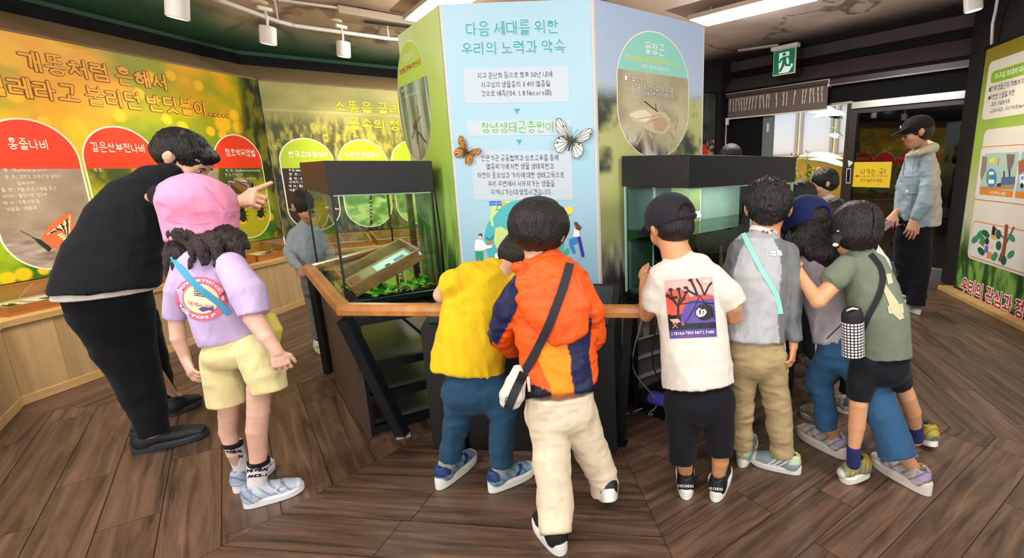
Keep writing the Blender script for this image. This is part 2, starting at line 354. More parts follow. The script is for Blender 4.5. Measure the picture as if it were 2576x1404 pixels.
# floor: planks laid in eight mitred wedges round the central column
fo = thing('floor', None, None, (-.5, 3.4, 0)); fo['kind'] = 'structure'
mk('subfloor', [(-6, -.6, -.02), (6, -.6, -.02), (6, 9.5, -.02), (-6, 9.5, -.02), (-6, -.6, -.0035), (6, -.6, -.0035), (6, 9.5, -.0035), (-6, 9.5, -.0035)], BF, M_base, fo)
def clip(poly, p, n):
    out = []
    for i in range(len(poly)):
        a, b = poly[i], poly[(i+1) % len(poly)]; da, db = (a-p) @ n, (b-p) @ n
        if da >= 0: out.append(a)
        if (da >= 0) != (db >= 0): out.append(a+(b-a)*da/(da-db))
    return out
PW, PL = .18, 1.15; npl = 0; rest_V = []; rest_F = []
cand = []
for k in range(8):
    b0 = math.radians(208-45*k); b1 = math.radians(208-45*(k+1)); mid = (b0+b1)/2
    nrm = np.array([math.sin(mid), math.cos(mid)]); tan = np.array([nrm[1], -nrm[0]])*-1
    e0 = np.array([math.sin(b0), math.cos(b0)]); e1 = np.array([math.sin(b1), math.cos(b1)])
    n0 = np.array([e0[1], -e0[0]]); n0 = n0*(1 if n0 @ nrm > 0 else -1); n1 = np.array([e1[1], -e1[0]]); n1 = n1*(1 if n1 @ nrm > 0 else -1)
    for r in range(2, 34):
        d0 = .34+r*PW; half = (d0+PW)*math.tan(math.radians(22.5))+.01; off = rng.rand()*PL
        x = -half-off
        while x < half:
            g = .0016; q = [CT+nrm*(d0+g)+tan*(x+g), CT+nrm*(d0+PW-g)+tan*(x+g), CT+nrm*(d0+PW-g)+tan*(x+PL-g), CT+nrm*(d0+g)+tan*(x+PL-g)]; x += PL
            q = clip(q, CT+n0*.0012, n0); q = clip(q, CT+n1*.0012, n1) if len(q) > 2 else q
            for pp_, nn_ in (((-5, 0), (1, 0)), ((5, 0), (-1, 0)), ((0, -.4), (0, 1)), ((0, 9.3), (0, -1))):
                if len(q) > 2: q = clip(q, np.array(pp_, float), np.array(nn_, float))
            if len(q) < 3: continue
            Q = np.array(q); c = Q.mean(0); z = (c[1])
            if c[1] < .6: vis = -1
            else:
                X, Y_, D_ = proj(np.array([c[0], c[1], 0.])); vis = 1/D_ if -250 < X < 2826 and Y_ < 1650 else -1
            cand.append((vis, Q, c, math.atan2(tan[1], tan[0])))
cand.sort(key=lambda t: -t[0])
for i, (vis, Q, c, ang) in enumerate(cand):
    n = len(Q)
    if i < 290 and vis > 0:
        V = [(p[0]-c[0], p[1]-c[1], z) for z in (-.0035, 0) for p in Q]
        ca, sa = math.cos(-ang), math.sin(-ang); V = [(x*ca-y*sa, x*sa+y*ca, z) for x, y, z in V]
        F = [tuple(range(n))[::-1], tuple(range(n, 2*n))]+[(j, (j+1) % n, n+(j+1) % n, n+j) for j in range(n)]
        me = bpy.data.meshes.new('plank'); me.from_pydata(V, [], F); me.materials.append(wd)
        nz = sum((me.polygons[1].normal.z > 0,)); 
        if not nz: me.flip_normals()
        o = bpy.data.objects.new('plank', me); COL.objects.link(o); o.parent = fo
        o.location = (c[0]+.5, c[1]-3.4, -.0004*rng.rand()); o.rotation_euler = (0, 0, ang)
    else:
        b = len(rest_V); rest_V += [(p[0], p[1], 0) for p in Q]; rest_F.append(tuple(range(b, b+n)))
mk('outlying_planks', rest_V, rest_F, wd, fo, kind='stuff')
# ceiling: flat, sloping down to a green-painted rim on the left and dark on the right
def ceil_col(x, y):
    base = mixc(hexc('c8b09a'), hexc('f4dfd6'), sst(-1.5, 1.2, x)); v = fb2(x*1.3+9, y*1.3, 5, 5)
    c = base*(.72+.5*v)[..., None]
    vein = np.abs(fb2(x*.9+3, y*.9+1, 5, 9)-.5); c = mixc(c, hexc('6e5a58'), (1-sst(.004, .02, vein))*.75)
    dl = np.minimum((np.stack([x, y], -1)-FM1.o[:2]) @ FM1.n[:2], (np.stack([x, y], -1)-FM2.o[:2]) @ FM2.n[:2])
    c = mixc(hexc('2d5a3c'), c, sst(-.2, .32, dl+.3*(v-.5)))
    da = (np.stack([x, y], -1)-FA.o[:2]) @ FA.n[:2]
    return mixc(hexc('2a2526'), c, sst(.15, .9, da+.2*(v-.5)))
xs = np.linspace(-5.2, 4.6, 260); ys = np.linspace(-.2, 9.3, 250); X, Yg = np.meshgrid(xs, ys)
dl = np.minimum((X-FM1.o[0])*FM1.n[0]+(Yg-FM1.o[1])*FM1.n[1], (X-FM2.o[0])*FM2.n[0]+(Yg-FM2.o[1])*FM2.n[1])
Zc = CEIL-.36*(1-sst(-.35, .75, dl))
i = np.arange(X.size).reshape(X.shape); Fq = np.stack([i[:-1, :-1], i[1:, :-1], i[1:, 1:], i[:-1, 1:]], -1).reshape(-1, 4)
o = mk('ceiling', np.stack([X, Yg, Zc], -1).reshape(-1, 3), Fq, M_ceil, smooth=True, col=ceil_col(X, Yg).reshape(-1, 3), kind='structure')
# walls
def wallbox(name, fr, a0, a1, z0, z1, d0, d1, m): o = fr.box(name, a0, a1, z0, z1, d0, d1, m, kind='structure'); return o
ML = 3.6
wallbox('wall_left', FM1, -ML, .0, 0, 2.19, -.12, -.012, M_beige)
wallbox('wall_left_rear', FM2, 0, 2.75, 0, 2.19, -.12, -.012, M_beige)
def cove(name, fr, a0, a1):
    V = [fr.at(a, z, d) for a in (a0, a1) for z, d in ((2.19, -.012), (2.36, -.30), (2.36, -.34), (2.19, -.12))]
    mk(name, V, [(0, 1, 5, 4), (1, 2, 6, 5), (2, 3, 7, 6), (3, 0, 4, 7), (3, 2, 1, 0), (4, 5, 6, 7)], M_beige, kind='structure')
cove('trim_1', FM1, -ML, .22); cove('trim_2', FM2, -.22, 2.8)
wallbox('trim_3', FM1, -ML, .24, 2.36, 2.455, -.36, -.28, M_blk); wallbox('trim_4', FM2, -.24, 2.9, 2.36, 2.455, -.36, -.28, M_blk)
wallbox('trim_9', FM1, -ML, .26, 2.455, 2.62, -.38, -.33, mat('rim_green', '2f5a40', .7)); wallbox('trim_10', FM2, -.26, 2.9, 2.455, 2.62, -.38, -.33, mat('rim_green'))
wallbox('wall_rear', F3, -.1, L3, 0, 2.9, -.12, 0, M_dark)
# back wall: header, slanting soffit and posts
def A(x, y): return FA.px(x, y)[0]
sL, sO0, sO1, sG1, sEnd = A(1812, 300), A(1938, 300), A(2132, 400), A(2455, 300), A(2490, 300)
wallbox('wall_back_header', FA, sL-.1, sEnd+.5, 2.08, 2.42, -.1, 0, M_blk)
V = [FA.at(a, z, d) for a in (sL-.1, sEnd+.5) for z, d in ((2.42, .03), (2.62, -.12), (2.62, -.2), (2.42, -.1))]
mk('trim_5', V, [(0, 1, 5, 4), (1, 2, 6, 5), (2, 3, 7, 6), (3, 0, 4, 7), (3, 2, 1, 0), (4, 5, 6, 7)], M_dark2, kind='structure')
wallbox('trim_6', FA, sL-.1, sEnd+.5, 2.62, 2.72, -.16, -.08, M_blk)
wallbox('trim_7', FA, sL-.1, sEnd+.5, 2.72, 2.9, -.2, -.1, M_dark2)
wallbox('trim_8', FA, sL-.09, sL+.1, 0, 2.86, -.1, .1, M_dark)
wallbox('wall_back', FA, sL+.08, A(1920, 300), 0, 2.08, -.1, 0, M_blk)
wallbox('wall_back_column', FA, sG1, sEnd+.6, 0, 2.9, -.12, .06, mat('column_black', '131314', .6))
wallbox('wall_right', FR, -.5, 4.6, 0, 2.9, -.4, -.1, M_dark)
# white conduit beside the display panel
tube('conduit', [P(2493, 150, 5.06), P(2497, 60, 5.03), P(2504, 30, 5.0), P(2512, -20, 4.9)], .014, M_white); tag(bpy.data.objects['conduit'], 'thin white conduit pipe running up beside the green display panel', 'pipe')
# metal door frame and open doorway
M_alu = mat('aluminium', 'a8a8a4', .28, .9); M_alud = mat('grey_frame', '6f7a76', .5)
d1 = thing('door_1', None, None, FA.at((sO1+sG1)/2, 0, 0)); d1['kind'] = 'structure'
zt = FA.px(2143, 259)[1]
FA.box('header_rail', sO1+.02, A(2452, 219), 1.985, 2.07, 0, .05, M_alu, d1, bevel=.004)
FA.box('door_stile', sO1-.01, sO1+.09, 0, 1.985, -.05, .02, mat('dark_frame', '2a2324', .4), d1, bevel=.004)
FA.box('door_stile', sG1-.05, sG1, 0, 1.985, -.05, .02, mat('dark_frame'), d1)
FA.box('threshold_rail', sO1+.05, sG1, .0, .125, -.05, .025, mat('brushed_steel', '7d848a', .35, .7), d1, bevel=.004)
FA.box('glass', sO1+.07, sG1-.04, .125, 1.985, -.03, -.012, mat('dark_glass', '060608', .03, spec=.9), d1)
FA.box('transom', A(2430, 300), sG1, 1.0, 1.03, -.012, .012, mat('dark_frame'), d1)
FA.box('transom', sO1+.05, sG1-.04, 1.93, 1.985, -.012, .015, mat('dark_frame'), d1)
d2 = thing('door_2', None, None, FA.at((sO0+sO1)/2, 0, 0)); d2['kind'] = 'structure'
FA.box('door_jamb', A(1918, 380), A(1939, 380), 0, 2.06, -.06, .02, M_alud, d2, bevel=.003)
FA.box('door_jamb', sO1-.05, sO1-.01, 0, 2.06, -.06, .02, mat('dark_frame'), d2)
FA.box('hinge', A(1930, 380), A(1934, 380), 1.78, 1.9, .02, .035, M_white, d2)
FA.box('head_rail', A(1918, 380), sO1+.02, 2.06, 2.085, -.06, .03, M_alu, d2)
# roller blinds
bl = thing('roller_blind', 'half lowered brown roller blind with white tree trunk print above the open doorway', 'blind', FA.at(A(1950, 300), 2.05, .08))
b0, b1 = FA.px(1829, 252, .1)[0], FA.px(2086, 204, .1)[0]
zb1 = FA.px(1829, 245, .1)[1]; zb0 = FA.px(1829, 298, .1)[1]
FA.box('fabric', b0+.02, b1-.01, zb0, zb1, .09, .094, mat('blind_fabric', '6a5c54', .8, bump=.1), bl)
FA.box('bottom_bar', b0+.01, b1-.005, zb0-.018, zb0, .084, .1, M_white, bl, bevel=.003)
FA.box('valance', b0, b1, zb1-.015, zb1+.035, .07, .13, mat('blind_dark', '453b37', .6), bl, bevel=.006)
FA.box('valance_trim', b0, b1, zb1+.035, zb1+.045, .07, .135, mat('pale_metal', 'cfc4be', .4, .3), bl)
tm = mat('trunk_white', 'e8e0d6', .6); zA = zb1-.03; hT = (zb1-zb0)*.62
rt = random.Random(4); a = b0+.06; art = []
while a < b1-.05:
    if rt.random() < .13: a += .07
    x = a+rt.uniform(-.004, .004); sl = rt.uniform(-.012, .012); wv = rt.uniform(.010, .014); seg = rt.randint(2, 3)
    for j in range(seg):
        z1 = zA-hT*j/seg-.004; z0 = zA-hT*(j+1)/seg+.004; o1 = sl*j/seg*2; o2 = sl*(j+1)/seg*2
        art.append([(x+o1, z1), (x+o1+wv, z1), (x+o2+wv, z0), (x+o2, z0)])
    if rt.random() < .75: k = rt.choice((-1, 1)); art.append([(x, zA-hT*.5), (x+.005, zA-hT*.52), (x+.005+k*.022, zA-.004), (x+k*.022, zA)])
    a += rt.uniform(.045, .065)
V = []; F = []
for q in art:
    s = len(V); V += [FA.at(u, z, .0955) for u, z in q]; F.append(tuple(range(s, s+len(q))))
mk('trunk_print', V, F, tm, bl)
FA.box('chain_bracket', b0-.005, b0+.045, zb0-.1, zb0+.005, .09, .12, M_white, bl, bevel=.004)
for dx in (.0, .018): tube('pull_cord', [FA.at(b0-.012+dx, zb0-.05, .1), FA.at(b0-.014+dx, .9, .1)], .0035, M_white, bl)
b2 = thing('rolled_blind', 'rolled up roller blind in a silver housing above the glass door', 'blind', FA.at(A(2300, 200), 2.3, .06))
s0, s1 = FA.px(2088, 206, .08)[0], FA.px(2474, 148, .08)[0]; zz = FA.px(2088, 206, .08)[1]
FA.box('housing', s0, s1, zz-.05, zz+.03, .05, .11, mat('dark_frame'), b2, bevel=.01)
tube('bottom_tube', [FA.at(s0, zz-.045, .1), FA.at(s1, zz-.045, .1)], .012, mat('pale_metal'), b2)
FA.box('end_cap', s0-.015, s0+.01, zz-.06, zz+.035, .045, .115, M_white, b2, bevel=.006)
# framed forest picture beside the doorway, on the rear wall
fp = thing('forest_picture', 'dark framed forest floor picture with a red oval seen past the right tank', 'picture', F3.at(L3-.4, 1.0, .02))
q0, q1 = F3.px(1735, 300, .02)[0], F3.px(1801, 300, .02)[0]
F3.box('frame', q0-.02, q1+.02, .55, F3.px(1801, 233, .02)[1], .0, .02, M_blk, fp)
def forest(u, v, A_, Z_):
    n = fb2(A_*9, Z_*9, 5, 31); n2 = fb2(A_*40, Z_*40, 3, 33); c = mixc(hexc('20241f'), hexc('5c6656'), n)
    return np.where((v > .38)[..., None], mixc(hexc('2a2118'), hexc('b9a98a'), sst(.45, .75, n2)), c)
F3.grid('picture', q0, q1-.01, .57, F3.px(1801, 236, .02)[1], .022, 50, 120, forest, M_attr, fp)
F3.ppx('oval_label', [(1755, 385), (1758, 367), (1768, 363), (1776, 370), (1780, 392)], .024, .026, mat('red_print', 'd8341c', .5), fp)

# ---------------------------------------------------------------- murals
def stad(fr, name, a0, a1, z0, z1, d, parent, f, zt=None, zb=None, m=None, ry=None, nx=40, ny=60, r0=None):
    r = (a1-a0)/2; ry = ry or r; c = (a0+a1)/2; zt = z1 if zt is None else zt; zb = z0 if zb is None else zb
    zs = np.unique(np.concatenate([np.linspace(zt, zb, ny), z1-ry*(1-np.cos(np.linspace(0, 1.57, 24))), z0+ry*(1-np.cos(np.linspace(0, 1.57, 24)))]))[::-1]
    zs = zs[(zs <= zt+1e-6) & (zs >= zb-1e-6)]
    k = np.maximum(0, np.maximum(zs-(z1-ry), (z0+ry)-zs))/ry; w_ = r*np.sqrt(np.maximum(1e-6, 1-k*k))
    U, Z = np.meshgrid(np.linspace(-1, 1, nx), zs); Aa = c+U*w_[:, None]
    V = fr.o[None]+Aa.ravel()[:, None]*fr.u+Z.ravel()[:, None]*UP+fr.n*d; n = len(zs)
    i = np.arange(nx*n).reshape(n, nx); F = np.stack([i[:-1, :-1], i[1:, :-1], i[1:, 1:], i[:-1, 1:]], -1).reshape(-1, 4)
    if f is None: return mk(name, V, F, m, parent)
    return mk(name, V, F, M_attr, parent, col=f(Aa, Z).reshape(-1, 3))
def blob(A_, Z_, a, z, r, s=.35): return 1-sst(r*(1-s), r*(1+s), np.hypot(A_-a, Z_-z))
def const(c): return lambda A_, Z_: np.broadcast_to(hexc(c), A_.shape+(3,))
ma = thing('mural', 'large yellow and green flower mural board with red topped oval labels on left wall', 'mural', FM1.at(-1.8, .58, 0))
blobs = [(560, 310, 26), (190, 320, 40), (110, 305, 22), (300, 290, 22), (420, 300, 16), (460, 320, 18), (530, 330, 14), (590, 290, 16), (600, 320, 18), (640, 335, 10), (560, 340, 14), (40, 240, 30), (380, 195, 20), (430, 190, 16), (60, 690, 30), (20, 700, 28), (110, 680, 20), (680, 545, 12), (700, 590, 12), (672, 365, 9), (660, 370, 8), (250, 250, 26), (350, 235, 18), (500, 215, 15), (15, 130, 60), (150, 110, 40)]
def mur1(u, v, A_, Z_):
    n = fb2(A_*1.8, Z_*2.2, 4, 51); n2 = fb2(A_*3.5+4, Z_*4, 4, 53)
    top = mixc(hexc('ffb414'), hexc('9aa012'), sst(.35, .62, n+.22*(A_+2.3)/2.3*.6-.12))
    bot = mixc(hexc('94b018'), hexc('386a1c'), sst(.35, .6, n2))
    c = mixc(top, bot, sst(.25, .75, v+.35*(n-.5)))
    for x, y, r in blobs:
        a, z = FM1.px(x, y); a2, _ = FM1.px(x+r, y); R = max(abs(a2-a)*.75, .015)
        c = mixc(c, hexc('ffc41a'), blob(A_, Z_, a, z, R, .25)*.92)
    tr = sst(-.5, -.32, A_+.1*(1-v))*sst(.02, -.02, A_+0*v)
    c = mixc(c, mixc(hexc('1f2410'), hexc('6c6a20'), sst(.4, .65, fb2(A_*14, Z_*7, 4, 57))), sst(-.34, -.16, A_+.04*np.sin(Z_*5)-.15*sst(.35, 1, v))*.95)
    return c
FM1.grid('backdrop', -ML, -.002, .58, 2.17, 0, 520, 260, mur1, M_attr, ma)
c_o = const('f3ead6'); c_red = const('e23a1e')
def photo_grey(A_, Z_): n = fb2(A_*6, Z_*6, 5, 61); n2 = fb2(A_*10, Z_*34, 4, 62); c = mixc(hexc('7d6c5c'), hexc('a69a88'), n*1.3-.1); return mixc(c, mixc(hexc('5a4a40'), hexc('d8cfc4'), n2), sst(1.0, .78, Z_)*.9)
def photo_green(A_, Z_): n = fb2(A_*7, Z_*7, 5, 64); return mixc(hexc('3d4c1c'), hexc('a9a51c'), sst(.3, .7, n+.5*(1.25-Z_)))
def photo_leaf(A_, Z_): n = fb2(A_*9, Z_*14, 5, 66); return mixc(hexc('5d8a34'), hexc('b8cf7a'), sst(.3, .7, n))
def photo_dark(A_, Z_): n = fb2(A_*5, Z_*26, 4, 68); return mixc(hexc('2c221e'), hexc('d8d2c6'), sst(.62, .72, n*(Z_ < .98)))
def oval(fr, par, xa, xb, yref, z0, z1, zsplit, head, f, pad=.011):
    a0 = fr.px(xa, yref)[0] if not isinstance(xa, tuple) else xa[0]; a1 = fr.px(xb, yref)[0] if not isinstance(xb, tuple) else xb[0]
    stad(fr, 'oval_border', a0-pad, a1+pad, z0-pad, z1+pad, .0012, par, c_o)
    stad(fr, 'oval_header', a0, a1, z0, z1, .0024, par, head, zt=z1, zb=zsplit)
    stad(fr, 'oval_photo', a0, a1, z0, z1, .0024, par, f, zt=zsplit, zb=z0, nx=90, ny=130)
    return a0, a1
zs1 = 1.305
wO = FM1.px(664, 450)[0]-FM1.px(549, 450)[0]
aR4 = FM1.px(664, 450)[0]; aR2 = FM1.px(212, 430)[0]
zt1 = FM1.px(608, 342)[1]; zb1_ = FM1.px(633, 596)[1]
a4 = oval(FM1, ma, 549, 664, 450, zb1_, zt1, zs1, c_red, photo_green)
a1_ = oval(FM1, ma, (FM1.px(204, 430)[0]-wO*1.02,), 204, 430, zb1_, zt1+.01, zs1, c_red, photo_grey)
aL2 = FM1.px(211, 400)[0]; a2_ = oval(FM1, ma, 211, (aL2+wO,), 400, zb1_, zt1, zs1, c_red, photo_green)
a3_ = oval(FM1, ma, (aL2+(a4[0]-aL2)/2,), (aL2+(a4[0]-aL2)/2+wO,), 400, zb1_, zt1, zs1, c_red, photo_grey)
o_f = mat('orange_ink', 'ffb428', .5); o_b = mat('brown_ink', '7a3804', .5); y_f = mat('yellow_ink', 'f2dc1c', .5); y_b = mat('darkyellow_ink', '5e5408', .5)
text(FM1, '개똥처럼 흔해서', 50, 415, 170, 46, o_f, ma, bold=.03, outline=o_b, osize=.04, d=.003)
text(FM1, '벌레라고 불리던 반딧불이.....', -48, 566, 230, 50, o_f, ma, bold=.03, outline=o_b, osize=.04, d=.003)
for s, x0, x1, y, h in (('홍줄나비', 20, 125, 372, 26), ('깊은산부전나비', 229, 367, 379, 23), ('참호박뒤영벌', 567, 643, 391, 19)):
    text(FM1, s, x0, x1, y, h, mat('soft_ink', 'f2d8d0', .5), ma, bold=.02, d=.0035)
M_soft = mat('soft_ink'); M_soft2 = mat('grey_ink', 'cfc8bc', .5)
for s, x0, x1, y in (('명 : Chalinga pratti', 8, 118, 432), ('분  포 : 강원도 오대산 및 설악산', 12, 155, 449), ('일부지역', 42, 88, 465), ('출  현 : 7월 초순 ~ 8월 중순', 2, 145, 482), ('서식지 : 활엽수림 계곡부', 6, 120, 498), ('먹  이 : 귀룽나무 등', 8, 102, 515), ('겨울잠 : 애벌레', 14, 94, 531)):
    text(FM1, s, x0, x1, y, 9, M_soft2, ma, bold=.02, d=.0035)
for s, x0, x1, y in (('학  명 : Bombus koreanus', 567, 655, 432), ('분  포 : 전국의 산지', 567, 612, 443), ('산간지역의 경작지 주변', 588, 646, 454), ('출  현 : 6월에 발생함', 570, 658, 476)):
    text(FM1, s, x0, x1, y, 7, M_soft2, ma, bold=.02, d=.0035)
text(FM1, '학  명 :', 236, 262, 432, 9, M_soft2, ma, bold=.02, d=.0035)
# printed insects: flat coloured shapes
def flat(fr, name, polys, par, d=.0036):
    """polys: (colour, [(px,py)...]) one printed picture"""
    V = []; F = []; fm = []; ms = []; keys = []
    for j, (c, pts) in enumerate(polys):
        if c not in keys: keys.append(c); ms.append(mat('ink_'+c, c, .5))
        s = len(V); V += [fr.at(*fr.px(x, y), d+.00006*j) for x, y in pts]; F.append(tuple(range(s, s+len(pts)))); fm.append(keys.index(c))
    o = mk(name, V, F, None, par, mats=ms, fm=fm); return o
def ell(cx, cy, rx, ry, n=16, a0=0., rot=0.):
    r = math.radians(rot); return [(cx+rx*math.cos(t)*math.cos(r)-ry*math.sin(t)*math.sin(r), cy+rx*math.cos(t)*math.sin(r)+ry*math.sin(t)*math.cos(r)) for t in [a0+2*math.pi*i/n for i in range(n)]]
def ln(x0, y0, x1, y1, w_): 
    L = math.hypot(x1-x0, y1-y0); nx, ny = -(y1-y0)/L*w_/2, (x1-x0)/L*w_/2; return [(x0+nx, y0+ny), (x1+nx, y1+ny), (x1-nx, y1-ny), (x0-nx, y0-ny)]
bf = [('c8673a', [(103, 600), (120, 570), (150, 545), (180, 535), (190, 600), (175, 632), (130, 622)]), ('2a201c', ln(80, 597, 101, 607, 3)), ('2a201c', ln(50, 580, 82, 597, 1.3)), ('2a201c', [(82, 597), (103, 604), (130, 625), (122, 634), (95, 612)])]
for j in range(9): bf.append(('241c1a' if j % 2 else 'e6cfa0', ln(118+j*7, 590-j*6+(j % 2)*3, 172, 556+j*9, 4)))
for j in range(5): bf.append(('e0d08a', ell(150+j*6, 590+j*5, 8, 3, 8, rot=-20)))
flat(FM1, 'butterfly_print', bf, ma)
for bx, by, sc_ in ((611, 540, 1.), (655, 530, 1.)):
    pl = [('241a12', ell(bx, by-12, 4.5, 5, 10)), ('2e2418', ell(bx, by-3, 7, 9, 12)), ('241a12', ell(bx, by+10, 8.5, 12, 14)), ('f0b23c', [(bx-8, by+14), (bx+8, by+14), (bx+5, by+23), (bx-5, by+23)]), ('241a12', ell(bx, by+13, 6.5, 6, 12))]
    for dx, dy in ((-13, -9), (13, -9), (-14, 4), (14, 4), (-12, 16), (12, 16)): pl.append(('241a12', ln(bx, by-2, bx+dx, by+dy, 1.6)))
    flat(FM1, 'beetle_print', pl, ma)
# second mural
mb = thing('mural', 'meadow photograph mural board with green topped oval labels on rear left wall', 'mural', FM2.at(1.3, .58, 0))
def mur2(u, v, A_, Z_):
    n = fb2(A_*30, Z_*11, 4, 71); n2 = fb2(A_*3, Z_*6, 4, 73)
    hill = mixc(hexc('84884a'), hexc('b8ad68'), n2); grass = mixc(hexc('4a4d26'), hexc('aaa648'), sst(.3, .75, n))
    c = mixc(hill, grass, sst(.16, .3, v)); low = mixc(hexc('22261a'), hexc('66683a'), sst(.35, .7, n)); c = mixc(c, low, sst(.45, .62, v-.3*sst(.25, .9, A_)))
    c = mixc(c, hexc('b9ae7c'), (np.abs(v-.175) < .008)*.7)
    c = mixc(c, hexc('d6be2c'), sst(.77, .8, fb2(A_*34, Z_*34, 2, 75))*sst(.2, .4, v)*(v < .5))
    return mixc(c, hexc('a9a238'), .35*sst(.5, 1.2, A_)*(v < .6))
FM2.grid('backdrop', .002, 2.75, .58, 2.17, 0, 420, 240, mur2, M_attr, mb)
c_gr = const('a9c22c'); zt2 = FM2.px(911, 353)[1]; zb2 = FM2.px(936, 569)[1]
w2 = FM2.px(971, 400)[0]-FM2.px(853, 400)[0]
g0 = FM2.px(853, 400)[0]
oval(FM2, mb, (g0-w2*1.13,), (g0-w2*.13,), 400, zb2, zt2, 1.3, c_gr, photo_dark)
oval(FM2, mb, (g0,), (g0+w2,), 400, zb2, zt2, 1.3, c_gr, photo_leaf)
oval(FM2, mb, (g0+w2*1.13,), (g0+w2*2.13,), 400, zb2, zt2, 1.3, c_gr, photo_leaf)
text(FM2, '소똥을 굴리던', 840, 1040, 277, 25, y_f, mb, bold=.03, outline=y_b, osize=.03, d=.003)
text(FM2, '물속의 청소부', 877, 1066, 322, 26, y_f, mb, bold=.03, outline=y_b, osize=.03, d=.003)
text(FM2, '한국꼬마잠자리', 726, 828, 394, 14, M_wtext, mb, bold=.02, d=.0035); text(FM2, '노란잔산잠자리', 867, 959, 395, 13, M_wtext, mb, bold=.02, d=.0035)
for s, y in (('학  명 : Nannophya', 431), ('분  포 : 제주', 441), ('출  현 : 6월~', 452), ('서식지 : 연못', 461), ('먹  이 : 물벼룩', 471), ('겨울잠 : 유충', 481)): text(FM2, s, 727, 775, y, 6, M_wtext, mb, bold=.02, d=.0035)
dg = [('2c3a1c', ln(932, 468, 934, 560, 5)), ('2c3a1c', ell(931, 483, 6, 9)), ('2c3a1c', ell(934, 560, 4, 6)), ('3b4a2a', ln(934, 485, 970, 500, 2)), ('3b4a2a', ln(930, 485, 915, 480, 2)), ('22301a', ln(937, 478, 968, 496, 3))]
for j in range(6): dg.append(('d8d86a', ell(932.5+j*.4, 505+j*9, 2, 1.8, 6)))
flat(FM2, 'dragonfly_print', dg, mb)

# ---------------------------------------------------------------- central column
col_ = thing('exhibit_column', 'tall eight sided column with white, blue and green printed panels amid the tanks', 'column', (CT[0], CT[1], 0))
R8 = .95; PZ0, PZ1 = .355, 2.04
names = [None]*8
bp8 = [oct_pt(.93, k) for k in range(8)]
V = [p+UP*z for z in (0, PZ1-.01) for p in bp8]; mk('core', V, [tuple(range(8)), tuple(range(8, 16))[::-1]]+[(k, 8+k, 8+(k+1) % 8, (k+1) % 8) for k in range(8)], mat('core_grey', '55524e', .7), col_)
fP = []
for k in range(8):
    p, q = oct_pt(R8, k), oct_pt(R8, k+1); d = q-p; h = math.degrees(math.atan2(d[0], d[1])); f = Fr(p, h); fP.append(f); L8 = np.linalg.norm(d)
    f.box('panel', .0, L8, PZ0, PZ1, -.02, -.001, mat('panel_edge', 'c9c6c2', .5), col_)
def pan_front(u, v, A_, Z_):
    n = fb2(A_*3, Z_*3, 3, 81); return mixc(hexc('a6cad9'), hexc('8fbdd4'), sst(.3, 1, v*.6+n*.5-.1+.2*u))
def pan_right(u, v, A_, Z_):
    n = fb2(A_*7, Z_*7, 5, 83); n2 = fb2(A_*26, Z_*4.5, 4, 85); c = mixc(hexc('a6b9d4'), hexc('b4c4d4'), v*3)
    tree = mixc(hexc('3e4438'), hexc('b4b878'), sst(.36, .62, n)); c = mixc(c, tree, sst(.2, .26, v+.1*(n-.5)))
    fld = mixc(hexc('a8b464'), hexc('c0c68c'), n); c = mixc(c, fld, sst(.44, .47, v+.03*(n-.5)))
    c = mixc(c, mixc(hexc('7c8256'), hexc('9aa066'), n), sst(.5, .6, v)); bark = mixc(hexc('2e2a26'), hexc('aaa498'), sst(.35, .66, n2))
    return mixc(c, bark, sst(.62, .78, v+.1*(n2-.5)))
def pan_left(u, v, A_, Z_):
    n = fb2(A_*2.2, Z_*2.2, 3, 87); n2 = fb2(A_*22, Z_*4, 4, 89)
    c = mixc(hexc('c4d78a'), hexc('9cc252'), sst(0, .4, v+.3*(n-.5))); c = mixc(mixc(hexc('cfe6b8'), c, sst(.0, .5, u)), c, .3)
    return mixc(c, mixc(hexc('1d3a18'), hexc('83a648'), sst(.35, .7, n2)), sst(.45, .8, v+.25*(n-.5)))
fN = [pan_front, pan_right, pan_left]
def other(u, v, A_, Z_): return pan_right(u, v, A_, Z_)
for k in range(8):
    f = {0: pan_front, 1: pan_right, 7: pan_left}.get(k, other); hi = k in (0, 1, 7)
    fP[k].grid('printed_sheet', .012, L8-.012, PZ0+.012, PZ1-.002, .0005, 200 if hi else 20, 460 if hi else 40, f, M_attr, col_)
F0, F1, F7 = fP[0], fP[1], fP[7]
teal = mat('teal_ink', '3ca3ae', .5); wb = mat('pale_box', 'bccad5', .5); grn = mat('green_ink', '62b266', .5)
text(F0, '다음 세대를 위한', 1173, 1409, 88, 33, teal, col_, bold=.03, outline=M_wtext, osize=.03)
text(F0, '우리의 노력과 약속', 1162, 1426, 137, 32, teal, col_, bold=.03, outline=M_wtext, osize=.03)
def rrect(fr, name, x0, y0, x1, y1, r, d, m, par, th=.0008):
    a0, z1 = fr.px(x0, y0); a1, _ = fr.px(x1, y1); z0 = fr.px((x0+x1)/2, y1)[1]; z1 = fr.px((x0+x1)/2, y0)[1] if abs(x1-x0) < 400 else z1
    return rr(fr, name, a0, a1, z0, z1, r, d, m, par, th)
def rr(fr, name, a0, a1, z0, z1, r, d, m, par, th=.0008):
    pts = []
    for cx, cz, t0 in ((a1-r, z1-r, 0), (a0+r, z1-r, 90), (a0+r, z0+r, 180), (a1-r, z0+r, 270)):
        pts += [(cx+r*math.cos(math.radians(t0+j*22.5)), cz+r*math.sin(math.radians(t0+j*22.5))) for j in range(5)]
    return fr.prism(name, pts, d, d+th, m, par)
rrect(F0, 'text_box', 1164, 169, 1434, 259, .015, .001, wb, col_); rrect(F0, 'text_box', 1174, 303, 1438, 341, .015, .001, wb, col_); rrect(F0, 'text_box', 1184, 380, 1443, 503, .015, .001, wb, col_)
